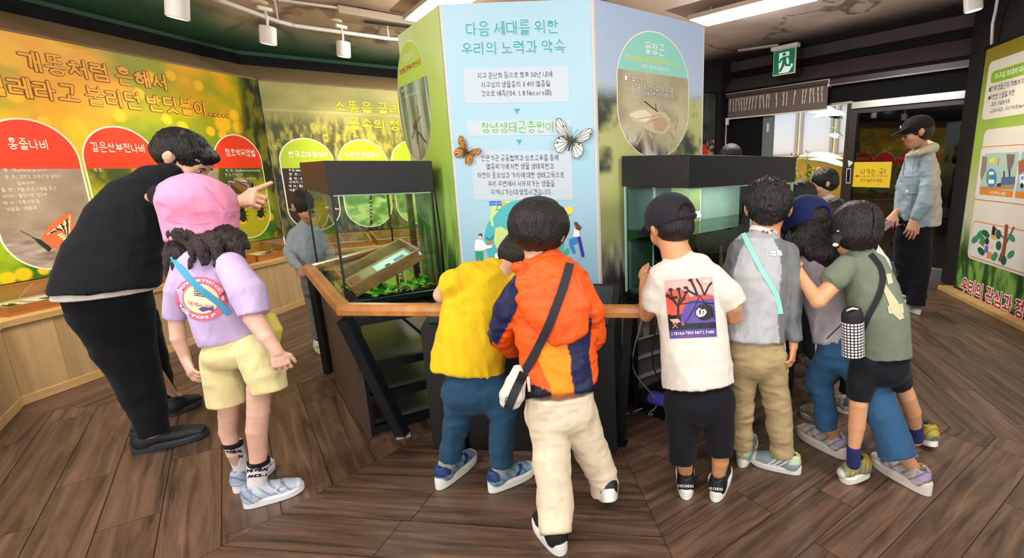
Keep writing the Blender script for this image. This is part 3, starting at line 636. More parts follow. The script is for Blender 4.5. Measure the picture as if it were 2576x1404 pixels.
for s, x0, x1, y, h in (('지구 온난화 등으로 향후 50년 내에', 1202, 1391, 197, 14), ('지구상의 생물종의 1/4이 멸종될', 1211, 1386, 220, 14), ("것으로 예측('04. 1. 8 Nature誌)", 1211, 1388, 242, 14),
        ('전문기관 공동협력과 상호교류를 통해', 1211, 1407, 404, 14), ('멸종위기에 처한 생물 생태복원과', 1224, 1395, 425, 14), ('자연의 중요성과 가치에 대한 생태교육으로', 1201, 1421, 447, 14), ('우리 주변에서 사라져가는 생물을', 1228, 1397, 468, 14), ('지켜나가는데 앞장서겠습니다.', 1236, 1391, 489, 14)):
    text(F0, s, x0, x1, y, h, M_dtext, col_, bold=.008, d=.0025)
text(F0, '창녕생태곤충원이', 1212, 1397, 332, 26, grn, col_, bold=.02, outline=M_wtext, osize=.03, d=.002)
F0.ppx('arrow_mark', [(1294, 274), (1308, 273), (1301, 287)], .001, .002, teal, col_); F0.ppx('arrow_mark', [(1299, 352), (1313, 351), (1307, 364)], .001, .002, teal, col_)
gl = [('48b4bc', ell(1320, 602, 101, 100, 48)), ('c9dc8a', [(1245, 512), (1262, 505), (1290, 505), (1262, 520), (1240, 548), (1243, 572), (1236, 566), (1232, 545), (1236, 525)]), ('c9dc8a', [(1246, 574), (1262, 570), (1285, 586), (1300, 610), (1296, 650), (1270, 690), (1262, 650), (1243, 610)]),
      ('c9dc8a', [(1340, 505), (1370, 508), (1400, 530), (1380, 545), (1350, 530)]), ('2a6fc0', [(1231, 506), (1267, 506), (1264, 518), (1231, 517)]), ('d8e6f4', ln(1249, 506, 1248, 518, .8)), ('d8e6f4', ln(1231, 512, 1266, 512, .8)), ('35506a', ln(1251, 518, 1251, 528, 1.6)), ('35506a', ln(1245, 528, 1260, 528, 1.4)), ('f2b73c', ell(1268, 511, 7, 5, 10)),
      ('2c2a2e', ell(1209, 592, 5, 5, 10)), ('f0c8a8', ell(1208, 597, 4, 5, 10)), ('f4f6f8', [(1196, 605), (1204, 602), (1214, 604), (1226, 618), (1240, 614), (1238, 622), (1218, 628), (1215, 632), (1194, 631)]), ('2c9a6e', [(1195, 631), (1216, 631), (1216, 664), (1207, 664), (1206, 640), (1202, 664), (1199, 664)]), ('1f8a8c', [(1222, 594), (1232, 600), (1240, 592), (1243, 590), (1240, 602), (1232, 606), (1222, 602)]), ('c07a4a', [(1225, 607), (1240, 607), (1237, 617), (1228, 617)]),
      ('2c2a2e', ell(1257, 626, 5, 4, 10)), ('f0c8a8', ell(1257, 630, 4, 4, 10)), ('f4f6f8', [(1245, 640), (1254, 634), (1264, 637), (1276, 652), (1262, 660), (1246, 660)]), ('5a9ad0', [(1246, 658), (1264, 658), (1264, 668), (1246, 668)]),
      ('f6d250', ell(1432, 530, 11, 11, 16)), ('8a8f98', ln(1429, 541, 1435, 541, 5)), ('6b3a2e', [(1444, 560), (1450, 557), (1457, 565), (1464, 573), (1458, 580), (1450, 577)]), ('f4f6f8', [(1444, 575), (1456, 580), (1459, 596), (1442, 596)]), ('2f8ad0', [(1433, 600), (1458, 595), (1452, 612), (1442, 616), (1449, 636), (1442, 638), (1432, 615)]), ('3a2f9a', [(1452, 596), (1460, 594), (1466, 620), (1471, 645), (1464, 647), (1458, 622)]), ('2cb4a0', [(1408, 640), (1430, 622), (1432, 635), (1418, 650), (1410, 652)])]
flat(F0, 'globe_illustration', gl, col_, d=.0015)
# right panel
c_teal = const('8fcfc0')
def photo_bug(A_, Z_): n = fb2(A_*30, Z_*6+A_*9, 5, 91); n2 = fb2(A_*9, Z_*9, 4, 93); c = mixc(hexc('8f8468'), hexc('c6bf9c'), n2*1.2); return mixc(c, mixc(hexc('3a3238'), hexc('cfc8c0'), sst(.38, .66, n)), sst(1.48, 1.34, Z_+.35*(A_-.3)))
_a0, _a1 = F1.px(1553, 210)[0], F1.px(1731, 219)[0]; _zt = F1.px(1634, 79)[1]; _zb = F1.px(1651, 396)[1]; _zs = F1.px(1640, 185)[1]
def oval2(fr, a0, a1, zb, zt, zs, head, f, pad=.005, ryf=1.0):
    r = (a1-a0)/2*ryf
    stad(fr, 'oval_border', a0-pad, a1+pad, zb-pad, zt+pad, .0012, col_, c_o, ry=r+pad, nx=30); stad(fr, 'oval_header', a0, a1, zb, zt, .0022, col_, head, zt=zt, zb=zs, ry=r, nx=30)
    stad(fr, 'oval_photo', a0, a1, zb, zt, .0022, col_, f, zt=zs, zb=zb, ry=r, nx=110, ny=160)
oval2(F1, _a0, _a1, _zb, _zt, _zs, c_teal, photo_bug)
text(F1, '물장군', 1621, 1672, 130, 26, M_wtext, col_, bold=.005, d=.0032); text(F1, '창녕생태곤충원에서 복원 연구중', 1574, 1713, 149, 15, mat('lemon_ink', 'e6dc50', .5), col_, bold=.015, d=.0032)
text(F1, '(2022. 08. 01. 채집허가)', 1612, 1681, 169, 9, M_wtext, col_, d=.0032)
for s, x0, x1, y, h in (('■ 소멸원인', 1570, 1615, 201, 14), ('- 농약살포에 의한 수질오염, 로드킬', 1580, 1692, 219, 12), ('- 농수로 정비에 의한 서식지 파괴 등', 1580, 1693, 236, 12)): text(F1, s, x0, x1, y, h, M_wtext, col_, bold=.01, outline=mat('black_ink', '20242a', .5), osize=.045, d=.003)
wbug = [('c8b894', [(1578, 287), (1592, 278), (1617, 272), (1645, 276), (1672, 284), (1686, 300), (1687, 318), (1668, 338), (1640, 333), (1610, 318), (1588, 304)]), ('e2d6bc', [(1582, 288), (1600, 279), (1622, 277), (1640, 290), (1625, 308), (1600, 302)]), ('b89a7c', [(1640, 300), (1670, 296), (1682, 312), (1666, 332), (1645, 328)]), ('8a7458', ln(1600, 300, 1665, 288, 1.4)), ('8a7458', ln(1625, 310, 1668, 292, 1.2)), ('a99a80', ln(1684, 306, 1704, 298, 5)), ('a99a80', ln(1704, 298, 1698, 330, 4)), ('a99a80', ln(1682, 330, 1697, 352, 6)), ('c9bfa6', ln(1632, 335, 1640, 348, 3)), ('c9bfa6', ln(1620, 330, 1600, 365, 2.5)), ('4a4640', ln(1620, 255, 1655, 282, 3)), ('4a4640', ln(1648, 262, 1650, 278, 2))]
flat(F1, 'water_bug_print', wbug, col_, d=.003)
# left panel
_a0, _a1 = F7.px(1003, 250)[0], F7.px(1084, 280)[0]; _zt = F7.px(1034, 99)[1]; _zb = F7.px(1067, 404)[1]; _zs = F7.px(1040, 205)[1]
c_lg = const('b4d45c')
def photo_reed(A_, Z_): n = fb2(A_*26+Z_*4, Z_*2.5, 4, 95); return mixc(hexc('5c7858'), hexc('b6c4ac'), sst(.25, .75, n))
oval2(F7, _a0, _a1, _zb, _zt, _zs, c_lg, photo_reed)
text(F7, '대모잠자리', 1014, 1047, 158, 18, M_wtext, col_, d=.0032); text(F7, '창녕생태곤충원에서 복원 연구중', 1007, 1062, 188, 13, mat('red_ink', 'c8342a', .5), col_, bold=.02, d=.0032)
text(F7, '■ 소멸원인', 1012, 1028, 232, 8, M_wtext, col_, d=.0032); text(F7, '- 서식지 파괴 및 농약오염', 1018, 1054, 248, 8, M_wtext, col_, d=.0032)
dr = [('4a4438', ln(1046, 300, 1052, 340, 3)), ('4a4438', ln(1052, 330, 1074, 360, 4)), ('4a4438', ell(1046, 318, 6, 8)), ('5a5a4c', ln(1044, 320, 1060, 292, 2)), ('5a5a4c', ln(1044, 325, 1038, 350, 2)), ('5a5a4c', ln(1050, 325, 1052, 362, 2.5)), ('5a5a4c', ln(1050, 265, 1053, 300, 1.5))]
flat(F7, 'dragonfly_print', dr, col_, d=.003)
# pinned butterflies
def butterfly(px, py, r, rot, label, base, vein, spots):
    a, z = F0.px(px, py); s = r; t = thing('butterfly', label, 'butterfly', F0.at(a, z, .02)); R = math.radians(rot)
    def T(x, y, d): return F0.at(a+(x*math.cos(R)-y*math.sin(R))*s, z+(x*math.sin(R)+y*math.cos(R))*s, d)
    up = [(0.05, .1), (.3, .55), (.75, .95), (1.0, .92), (.95, .55), (.7, .22), (.1, -.02)]; lo = [(.06, 0), (.6, .1), (.8, -.25), (.7, -.6), (.4, -.75), (.15, -.4)]
    for sg in (-1, 1):
        for nm, sh in (('forewing', up), ('hindwing', lo)):
            pts = cr([(sg*x, y, 0) for x, y in sh], 4); c = np.mean(pts, 0)
            dd = lambda p: .006+.35*s*abs(p[0])*.6
            V = [T(c[0], c[1], dd(c))]+[T(p[0], p[1], dd(p)) for p in pts]; n = len(pts)
            V2 = [v+F0.n*-.0012 for v in V]; F = [(0, 1+i, 1+(i+1) % n) for i in range(n)]+[(n+1, n+2+(i+1) % n, n+2+i) for i in range(n)]
            w_ = mk(nm, V+V2, F, mat('wing_'+base, base, .6), t)
            Vv = []; Fv = []
            for i in list(range(0, n, 3)):
                p = np.array(pts[i]); q = np.array([.05*sg, .02, 0]); dn = np.array([-(p-q)[1], (p-q)[0], 0]); dn = dn/np.linalg.norm(dn)*.018; k = len(Vv)
                Vv += [T(*(q+dn)[:2], dd(q)+.0012), T(*(q-dn)[:2], dd(q)+.0012), T(*(p-dn*.6)[:2], dd(p)+.0012), T(*(p+dn*.6)[:2], dd(p)+.0012)]; Fv.append((k, k+1, k+2, k+3))
            for j in range(spots):
                i = rng.randint(n); f_ = rng.uniform(.45, .9); p = np.array(pts[i])*f_+c*(1-f_)*.8; k = len(Vv); m_ = 6
                Vv += [T(p[0]+.06*math.cos(q*1.047), p[1]+.06*math.sin(q*1.047), dd(p)+.0016) for q in range(m_)]; Fv.append(tuple(range(k, k+m_)))
            for i in range(n):
                p = np.array(pts[i]); q = np.array(pts[(i+1) % n]); k = len(Vv); Vv += [T(*p[:2], dd(p)+.0014), T(*q[:2], dd(q)+.0014), T(*(q*.93+c*.07)[:2], dd(q)+.0014), T(*(p*.93+c*.07)[:2], dd(p)+.0014)]; Fv.append((k, k+1, k+2, k+3))
            mk('wing_markings', Vv, Fv, mat('vein_'+vein, vein, .6), w_)
    tube('abdomen', [T(0, -.5, .008), T(0, -.1, .012), T(0, .15, .014), T(0, .32, .012)], [.002, .05*s, .07*s, .04*s], mat('vein_'+vein), t)
    for sg in (-1, 1): tube('antenna', [T(0, .3, .012), T(.12*sg, .55, .014), T(.22*sg, .75, .014)], .0008, mat('vein_'+vein), t, n=5)
def mpx(fr, x, y, n): a, _ = fr.px(x, y); b, _ = fr.px(x+n, y); return abs(b-a)
butterfly(1174, 385, mpx(F0, 1174, 385, 30), -35, 'small orange spotted butterfly pinned to the blue panel left of the text', 'd2882e', '4a2c10', 5)
butterfly(1437, 357, mpx(F0, 1437, 357, 46), -18, 'large white butterfly with black veins pinned right of the green heading', 'e4e6dc', '3c4038', 2)

# ---------------------------------------------------------------- display panel on the right
dp = thing('display_panel', 'green and cream information board in a black frame on the right wall', 'board', FR.at(1.1, 0, 0))
DW = 2.1; DZ = 2.35
FR.box('frame', -.03, DW, 0.045, DZ+.035, -.1, 0, mat('frame_black', '17181a', .4), dp, bevel=.003)
def dpf(u, v, A_, Z_):
    n = fb2(A_*2.2, Z_*2.2, 4, 101); n2 = fb2(A_*12, Z_*5+A_*3, 4, 103); c = mixc(hexc('8c7f22'), hexc('7f9a2c'), sst(0, .18, v)); c = mixc(c, hexc('9db84e'), sst(.1, .35, v+.2*(n-.5)))
    c = mixc(c, hexc('b9bf9e'), sst(.4, .62, v)); return mixc(c, mixc(hexc('20401a'), hexc('7ba84a'), sst(.3, .72, n2)), sst(.66, .88, v+.12*(n-.5)))
FR.grid('backdrop', 0, DW-.02, .07, DZ, .002, 220, 240, dpf, M_attr, dp)
cream = mat('cream_box', 'ddd8c8', .5); oline = mat('orange_line', 'd8743a', .5)
z = lambda x, y: FR.px(x, y)[1]; aa = lambda x, y: FR.px(x, y)[0]
rr(FR, 'text_box', aa(2480, 230), DW-.1, z(2482, 301), z(2482, 160), .05, .0025, cream, dp)
rr(FR, 'heading_pill', aa(2494, 195), DW-.4, z(2496, 210), z(2496, 181), .04, .0035, mat('pill_green', '86b428', .5), dp)
text(FR, '지구상 최대의 미래자원', 2503, 2604, 199, 13, M_wtext, dp, bold=.03, d=.0048)
for s, x0, x1, y, h in (('■전체 생물군의 70% 차지', 2488, 2574, 231, 13), ('■무한한 신물질 자원', 2486, 2551, 252, 12), ('- 통풍 : 관절염 치료', 2490, 2540, 268, 9), ('- 금파리유충 : 구더기치료(maggot)', 2488, 2590, 285, 9)): text(FR, s, x0, x1, y, h, M_dtext, dp, bold=.02, d=.0038)
rr(FR, 'text_box', aa(2468, 400), DW-.1, z(2440, 650), z(2470, 328), .06, .0025, cream, dp)
def orr(a0, a1, z0, z1): rr(FR, 'box_outline', a0-.008, a1+.008, z0-.008, z1+.008, .04, .0035, oline, dp); rr(FR, 'inner_box', a0, a1, z0, z1, .035, .0045, mat('pale_grey_box', 'dcdad2', .5), dp)
orr(aa(2461, 440), DW-.16, z(2455, 500), z(2462, 372)); orr(aa(2445, 600), DW-.16, z(2438, 642), z(2446, 556))
i0, i1, zi0, zi1 = aa(2472, 440), aa(2558, 440), z(2466, 489), z(2474, 386)
rr(FR, 'picture_tile', i0, i1, zi0, zi1, .02, .0054, mat('tile_teal', 'a9c4b4', .5), dp)
rr(FR, 'picture_tile', aa(2563, 440), aa(2563, 440)+.3, zi0, zi1, .02, .0054, mat('tile_sky', '9cbccc', .5), dp)
FR.box('caption_strip', i0+.004, i1-.004, zi0+.002, zi0+.055, .0056, .0066, mat('strip_orange', 'dd8426', .5), dp); FR.box('caption_strip', aa(2563, 440)+.004, aa(2563, 440)+.29, zi0+.002, zi0+.055, .0056, .0066, mat('strip_orange'), dp)
text(FR, '이산화탄소 배출', 2492, 2532, 487, 7, M_wtext, dp, bold=.02, d=.0072)
pol = [('8f7f72', [(2473, 392), (2486, 395), (2482, 430), (2470, 455), (2468, 440)]), ('7c6a62', [(2534, 388), (2556, 388), (2552, 410), (2540, 440), (2536, 420)]), ('b08a5c', [(2467, 470), (2554, 462), (2552, 476), (2466, 478)]), ('4a6a8c', [(2521, 446), (2556, 444), (2555, 464), (2520, 466)]), ('3c4a5a', [(2526, 430), (2530, 430), (2530, 448), (2526, 448)]), ('3c4a5a', [(2540, 428), (2544, 428), (2544, 446), (2540, 446)]), ('3f7fb4', ell(2496, 448, 13, 24, 20)), ('5ca05a', [(2484, 445), (2490, 432), (2494, 452), (2488, 465)]), ('eef2f4', [(2490, 432), (2502, 432), (2502, 440), (2490, 440)]), ('eef2f4', [(2489, 452), (2503, 452), (2503, 462), (2489, 462)]), ('e8d83a', [(2491, 400), (2505, 396), (2505, 408), (2491, 412)]), ('c85a4a', ln(2514, 400, 2512, 416, 2)), ('2c3440', [(2510, 462), (2520, 460), (2520, 470), (2510, 470)])]
flat(FR, 'globe_picture', pol, dp, d=.0068)
flat(FR, 'truck_picture', [('eef0f0', [(2568, 440), (2590, 438), (2590, 462), (2568, 465)]), ('5a8ad0', [(2571, 444), (2577, 443), (2577, 452), (2571, 453)]), ('20242a', ell(2573, 467, 4, 7, 12)), ('a8644a', [(2564, 405), (2580, 400), (2580, 430), (2564, 440)])], dp, d=.0068)
tr = [('8a4a34', [(2512, 655), (2522, 630), (2527, 600), (2530, 565), (2538, 565), (2536, 600), (2530, 640), (2526, 662)]), ('8a4a34', ln(2528, 600, 2500, 568, 4)), ('8a4a34', ln(2534, 610, 2553, 570, 4)), ('8a4a34', ln(2476, 620, 2464, 608, 2.5))]
for x, y in ((2467, 590), (2455, 602), (2474, 605), (2482, 588), (2514, 618), (2514, 590), (2547, 598), (2504, 645), (2545, 640), (2470, 632), (2527, 655)): tr.append(('3c8a5c' if (x+y) % 2 else '1e5a44', ell(x, y, 7, 12, 12, rot=(x*7) % 90-45)))
tr += [('2a2a34', ell(2485, 607, 5, 9, 12)), ('6a5ac0', [(2480, 618), (2488, 618), (2487, 636), (2478, 634)]), ('e0884a', [(2486, 632), (2497, 636), (2496, 652), (2484, 648)]), ('f0c8a8', ell(2495, 618, 4, 7, 10)), ('26262c', [(2499, 570), (2507, 572), (2505, 592), (2496, 590)]), ('d8a24a', [(2494, 590), (2505, 592), (2508, 604), (2496, 600)])]
flat(FR, 'tree_picture', tr, dp, d=.0068)
text(FR, '우리의 관심과 정성', 2417, 2618, 728, 36, mat('crimson_ink', 'b01c34', .5), dp, bold=.03, outline=M_wtext, osize=.07, d=.003)
FR.box('kerb', -.12, DW, 0, .045, -.1, .11, mat('kerb_wood', 'c09a62', .5, vary=.15, vscale=8), dp, bevel=.004)

# ---------------------------------------------------------------- left wooden counters with display cases
M_ply = woodmat('ply_panel', 'a88a5e', 'c4a678', axis=2, rough=.5, scale=5, rnd=.12, bump=.04); M_ply2 = woodmat('ply_trim', 'b8945c', 'd6b27c', axis=1, rough=.45, scale=5, rnd=.05, bump=.04)
CB1 = Fr((-3.29, 4.86), 5.5); CB2 = Fr((-3.29, 4.86), 54); CD = .56
def counter(fr, a0, a1, label, npan, sub):
    t = thing('wooden_counter', label, 'counter', fr.at((a0+a1)/2, 0, -.2))
    fr.box('carcass', a0, a1, .05, .455, -CD, -.012, mat('carcass', '8a7048', .6), t)
    fr.box('plinth', a0, a1, 0, .055, -CD, .004, M_ply2, t, bevel=.003)
    fr.box('worktop', a0, a1, .455, .495, -CD, .014, M_ply2, t, bevel=.004)
    wd_ = (a1-a0)/npan
    for i in range(npan): fr.box('panel', a0+i*wd_+.001, a0+(i+1)*wd_-.001, .055, .455, -.012, .0, M_ply, t)
    return t
fdir = [
    (CB1, -2.28, -.0, 'long pale wooden counter below the yellow flower mural', 10),
    (CB2, 0.0, 2.35, 'pale wooden counter below the meadow mural behind the left tank', 10)]
for fr, a0, a1, lab, npn in fdir: counter(fr, a0, a1, lab, npn, 0)
CB0 = Fr(CB1.at(-2.28, 0), -38.0); CB0 = Fr(CB1.at(-2.28, 0)-hd(-38)*.9, -38.0)
counter(CB0, 0, .9, 'short angled wooden counter at the left edge of the view', 4, 0)
M_case = woodmat('case_wood', '8a4f22', 'b9763a', axis=1, rough=.35, scale=6, rnd=.1, bump=.05, coat=.3)
def case(fr, a0, a1, label, card):
    t = thing('specimen_case', label, 'case', fr.at((a0+a1)/2, .495, -.25)); z0, z1, z2 = .495, .55, .60; dF, dB = -.05, -.5
    def bx4(name, a, b, zf, zb, d0, d1, m):
        V = [fr.at(p, q, d) for p in (a, b) for d, q in ((d0, z0), (d0, zf), (d1, zb), (d1, z0))]
        mk(name, V, [(0, 1, 2, 3), (7, 6, 5, 4), (0, 4, 5, 1), (1, 5, 6, 2), (2, 6, 7, 3), (3, 7, 4, 0)], m, t)
    bx4('front_rail', a0, a1, z1, z1, dF, dF-.016, M_case); bx4('rear_rail', a0, a1, z2, z2, dB+.016, dB, M_case)
    bx4('side_rail', a0, a0+.016, z1, z2, dF-.016, dB+.016, M_case); bx4('side_rail', a1-.016, a1, z1, z2, dF-.016, dB+.016, M_case)
    fr.box('base_board', a0+.016, a1-.016, z0, z0+.01, dB+.016, dF-.016, mat('case_floor', 'c9a878', .6), t)
    V = [fr.at(p, q, d) for p in (a0+.014, a1-.014) for d, q in ((dF-.01, z1-.006), (dB+.01, z2-.006))]; V += [v+UP*.003 for v in V]
    mk('glass_lid', V, [(0, 2, 3, 1), (4, 5, 7, 6), (0, 1, 5, 4), (2, 6, 7, 3), (0, 4, 6, 2), (1, 3, 7, 5)], M_glass, t)
    for j in range(card):
        w_ = (a1-a0-.08)/card; ca = a0+.04+j*w_; fr.box('card', ca+.02, ca+w_-.02, z0+.012, z0+.014, dB+.09, dF-.1, mat('card_white', 'e9e2d2', .6), t)
        fr.box('specimen_frame', ca+w_*.3, ca+w_*.7, z0+.014, z0+.018, dB+.17, dF-.17, mat('ink_dark', '4a4038', .6), t)
        for i in range(2): o = fr.box('specimen', ca+w_*(.4+.14*i), ca+w_*(.46+.14*i), z0+.018, z0+.03, dB+.2, dF-.2, mat('specimen_brown', '20160e', .6), t, bevel=.006)
    return t
for j in range(4): case(CB1, -2.2+j*.55, -1.68+j*.55, ('glass topped wooden specimen case at the left edge below the butterfly oval', 'glass topped wooden specimen case behind the bending man in black', 'glass topped specimen case hidden partly by the pink hat', 'glass topped specimen case below the yellow flowers, just left of the boy in grey sweatshirt')[j], 2)
for j in range(4): case(CB2, .04+j*.56, .56+j*.56, ('glass topped specimen case behind the boy in grey sweatshirt', 'glass topped specimen case seen through the left tank', 'glass topped specimen case seen at the right side of the left tank', 'last glass topped specimen case, behind the printed column')[j], 2)
# ================================================================== organic modelling: distance fields meshed with surface nets
def nrmz(v): v = np.asarray(v, float); return v/(np.linalg.norm(v)+1e-12)
class Seg:   # tapered elliptical segment; f0/f1 = flat ends
    def __init__(s, p, q, a0, b0, a1, b1, side, f0=False, f1=False, k=.012, n0=None, n1=None):
        s.p = np.array(p, float); s.q = np.array(q, float); s.a0, s.b0, s.a1, s.b1 = a0, b0, a1, b1; s.f0, s.f1, s.k = f0, f1, k
        s.L = np.linalg.norm(s.q-s.p)+1e-9; s.t = (s.q-s.p)/s.L; sd = side-s.t*(side @ s.t); s.sd = nrmz(sd); s.dp = np.cross(s.sd, s.t); s.n0, s.n1 = n0, n1
    def bb(s): r = max(s.a0, s.b0, s.a1, s.b1)+s.k*2+.012; return np.minimum(s.p, s.q)-r, np.maximum(s.p, s.q)+r
    def ev(s, X):
        w = X-s.p; h = w @ s.t; t = np.clip(h/s.L, 0, 1); a = s.a0+(s.a1-s.a0)*t; b = s.b0+(s.b1-s.b0)*t
        u = (w @ s.sd)/a; v = (w @ s.dp)/b; over = h-t*s.L; e0 = s.f0; m = np.minimum(a, b)
        if s.f0 or s.f1:
            ov = np.where((over < 0) & s.f0, 0, over); ov = np.where((ov > 0) & s.f1, 0, ov)
        else: ov = over
        c = ov/m; k0 = np.sqrt(u*u+v*v+c*c); k1 = np.sqrt((u/a)**2+(v/b)**2+(c/m)**2)+1e-9
        d = k0*(k0-1)/k1
        if s.f0: d = np.maximum(d, -h if s.n0 is None else -((X-s.p) @ s.n0))
        if s.f1: d = np.maximum(d, h-s.L if s.n1 is None else (X-s.q) @ s.n1)
        return d
class Ell:
    def __init__(s, c, r, R=None, k=.012): s.c = np.array(c, float); s.r = np.array(r, float); s.R = np.eye(3) if R is None else R; s.k = k
    def bb(s): r = s.r.max()+s.k*2+.012; return s.c-r, s.c+r
    def ev(s, X):
        y = (X-s.c) @ s.R; k0 = np.sqrt(((y/s.r)**2).sum(1)); k1 = np.sqrt(((y/s.r**2)**2).sum(1))+1e-9; return k0*(k0-1)/k1
class Grp:   # several segments of one limb: tight union inside, soft blend outside
    def __init__(s, segs, k): s.segs, s.k = segs, k
    def bb(s): b = [g.bb() for g in s.segs]; return np.min([x[0] for x in b], 0), np.max([x[1] for x in b], 0)
    def ev(s, X):
        d = None
        for g in s.segs:
            a, b = g.bb(); e = g.ev(X)
            if d is None: d = e
            else: k = .004; h = np.clip(.5+.5*(d-e)/k, 0, 1); d = d*(1-h)+e*h-k*h*(1-h)
        return d
class Cut:   # keep the side where (x-p).n < 0, only inside radius
    def __init__(s, p, n, rad=9): s.p = np.array(p, float); s.n = nrmz(n); s.rad = rad
def sdf_mesh(prims, res, cuts=(), subs=(), fn=None, post=None):
    lo = np.min([p.bb()[0] for p in prims], 0)-res*2; hi = np.max([p.bb()[1] for p in prims], 0)+res*2
    n = np.ceil((hi-lo)/res).astype(int)+1
    vol = np.full(n, .05, np.float32)
    def sub(p):
        a, b = p.bb(); i0 = np.maximum(((a-lo)/res).astype(int), 0); i1 = np.minimum(((b-lo)/res).astype(int)+2, n)
        if (i1 <= i0).any(): return None
        g = np.stack(np.meshgrid(*[lo[k]+res*np.arange(i0[k], i1[k]) for k in range(3)], indexing='ij'), -1).reshape(-1, 3)
        return tuple(slice(i0[k], i1[k]) for k in range(3)), g
    for p in prims:
        s_, g = sub(p); d = p.ev(g).reshape(vol[s_].shape).astype(np.float32); v = vol[s_]; k = p.k
        h = np.clip(.5+.5*(v-d)/k, 0, 1); vol[s_] = v*(1-h)+d*h-k*h*(1-h)
    for p in subs:
        r_ = sub(p)
        if r_ is None: continue
        s_, g = r_; d = p.ev(g).reshape(vol[s_].shape).astype(np.float32); vol[s_] = np.maximum(vol[s_], -d)
    if cuts:
        g = np.stack(np.meshgrid(*[lo[k]+res*np.arange(n[k]) for k in range(3)], indexing='ij'), -1)
        for c in cuts:
            d = (g-c.p) @ c.n
            if c.rad < 9: m_ = ((g-c.p)**2).sum(-1) < c.rad**2; vol = np.where(m_, np.maximum(vol, d), vol)
            else: vol = np.maximum(vol, d)
    if fn is not None:
        g = np.stack(np.meshgrid(*[lo[k]+res*np.arange(n[k]) for k in range(3)], indexing='ij'), -1).reshape(-1, 3)
        near = np.abs(vol.ravel()) < .03; vv = vol.ravel().copy(); vv[near] = fn(g[near], vv[near]); vol = vv.reshape(n)
    s = vol < 0; c = s.astype(np.int8)
    cnt = sum(c[i:n[0]-1+i, j:n[1]-1+j, k:n[2]-1+k] for i in (0, 1) for j in (0, 1) for k in (0, 1))
    I, J, K = np.nonzero((cnt > 0) & (cnt < 8)); idx = np.full(np.array(n)-1, -1, np.int32); idx[I, J, K] = np.arange(len(I))
    acc = np.zeros((len(I), 3)); num = np.zeros(len(I))
    for ax in range(3):
        o1, o2 = [(1, 2), (0, 2), (0, 1)][ax]
        for a in (0, 1):
            for b in (0, 1):
                off = [0, 0, 0]; off[o1] = a; off[o2] = b; e = list(off); e[ax] = 1
                v0 = vol[I+off[0], J+off[1], K+off[2]]; v1 = vol[I+e[0], J+e[1], K+e[2]]; m_ = (v0 < 0) != (v1 < 0)
                t = np.where(m_, v0/(v0-v1+1e-12), 0); pt = np.zeros((len(I), 3)); pt[:] = off; pt[:, ax] = t
                acc += pt*m_[:, None]; num += m_
    V = lo+res*(np.stack([I, J, K], 1)+acc/num[:, None]); F = []
    for ax in range(3):
        o1, o2 = [(1, 2), (2, 0), (0, 1)][ax]; sl0 = [slice(None)]*3; sl1 = [slice(None)]*3; sl0[ax] = slice(0, -1); sl1[ax] = slice(1, None)
        A_ = s[tuple(sl0)]; B_ = s[tuple(sl1)]; E_ = np.argwhere(A_ != B_); E_ = E_[(E_[:, o1] > 0) & (E_[:, o2] > 0) & (E_[:, o1] < n[o1]-1) & (E_[:, o2] < n[o2]-1)]
        ins = A_[tuple(E_.T)]; q = []
        for d1, d2 in ((0, 0), (1, 0), (1, 1), (0, 1)):
            e = E_.copy(); e[:, o1] -= 1-d1; e[:, o2] -= 1-d2; q.append(idx[tuple(e.T)])
        q = np.stack(q, 1); q[~ins] = q[~ins][:, ::-1]; F.append(q)
    F = np.concatenate(F); F = F[(F >= 0).all(1)]
    return V, F
def vnormals(V, F):
    e = np.cross(V[F[:, 2]]-V[F[:, 0]], V[F[:, 3]]-V[F[:, 1]]); N = np.zeros_like(V)
    for k in range(4): np.add.at(N, F[:, k], e)
    return N/(np.linalg.norm(N, axis=1)[:, None]+1e-12)
def folds(V, F, amp, freq=(14, 14, 9), seed=0, hi=.35):
    N = vnormals(V, F); q = V*np.array(freq)+seed*7.3
    w_ = np.stack([vn3(q*.6+3), vn3(q*.6+11), vn3(q*.6+19)], 1)*1.6
    r = 1-np.abs(vn3(q+w_)*2-1)*1.6; r2 = 1-np.abs(vn3(q*2.3+w_*1.3+5)*2-1)*1.6
    return V+N*(amp*(r+hi*r2-.4))[:, None]
def vdir(p): return nrmz(np.asarray(p)-CAMP)
def chain(st, k=.014, flat0=False, flat1=False, ratio=1., side=None, n1=None):
    """st: (px,py,Y,halfwidth_px[,depth ratio]) in photo pixels at depth Y -> segments"""
    pts = [P(s[0], s[1], s[2]) for s in st]; out = []
    rr_ = []
    for j, (s, p) in enumerate(zip(st, pts)):   # metres per pixel of half width at this station, across the limb
        t = nrmz(pts[min(j+1, len(pts)-1)]-pts[max(j-1, 0)]); sd = nrmz(np.cross(t, vdir(p))); A0 = np.array(proj(p)[:2]); A1 = np.array(proj(p+sd*.01)[:2])
        a = s[3]*.97*.01/np.linalg.norm(A1-A0); rr_.append((a, a*(s[4] if len(s) > 4 else ratio)))
    for i in range(len(pts)-1):
        t = nrmz(pts[i+1]-pts[i]); sd = np.cross(t, vdir((pts[i]+pts[i+1])/2)) if side is None else np.asarray(side, float)
        out.append(Seg(pts[i], pts[i+1], *rr_[i], *rr_[i+1], sd, flat0 and i == 0, flat1 and i == len(pts)-2, k, None, n1 if i == len(pts)-2 else None))
    return [Grp(out, k)]
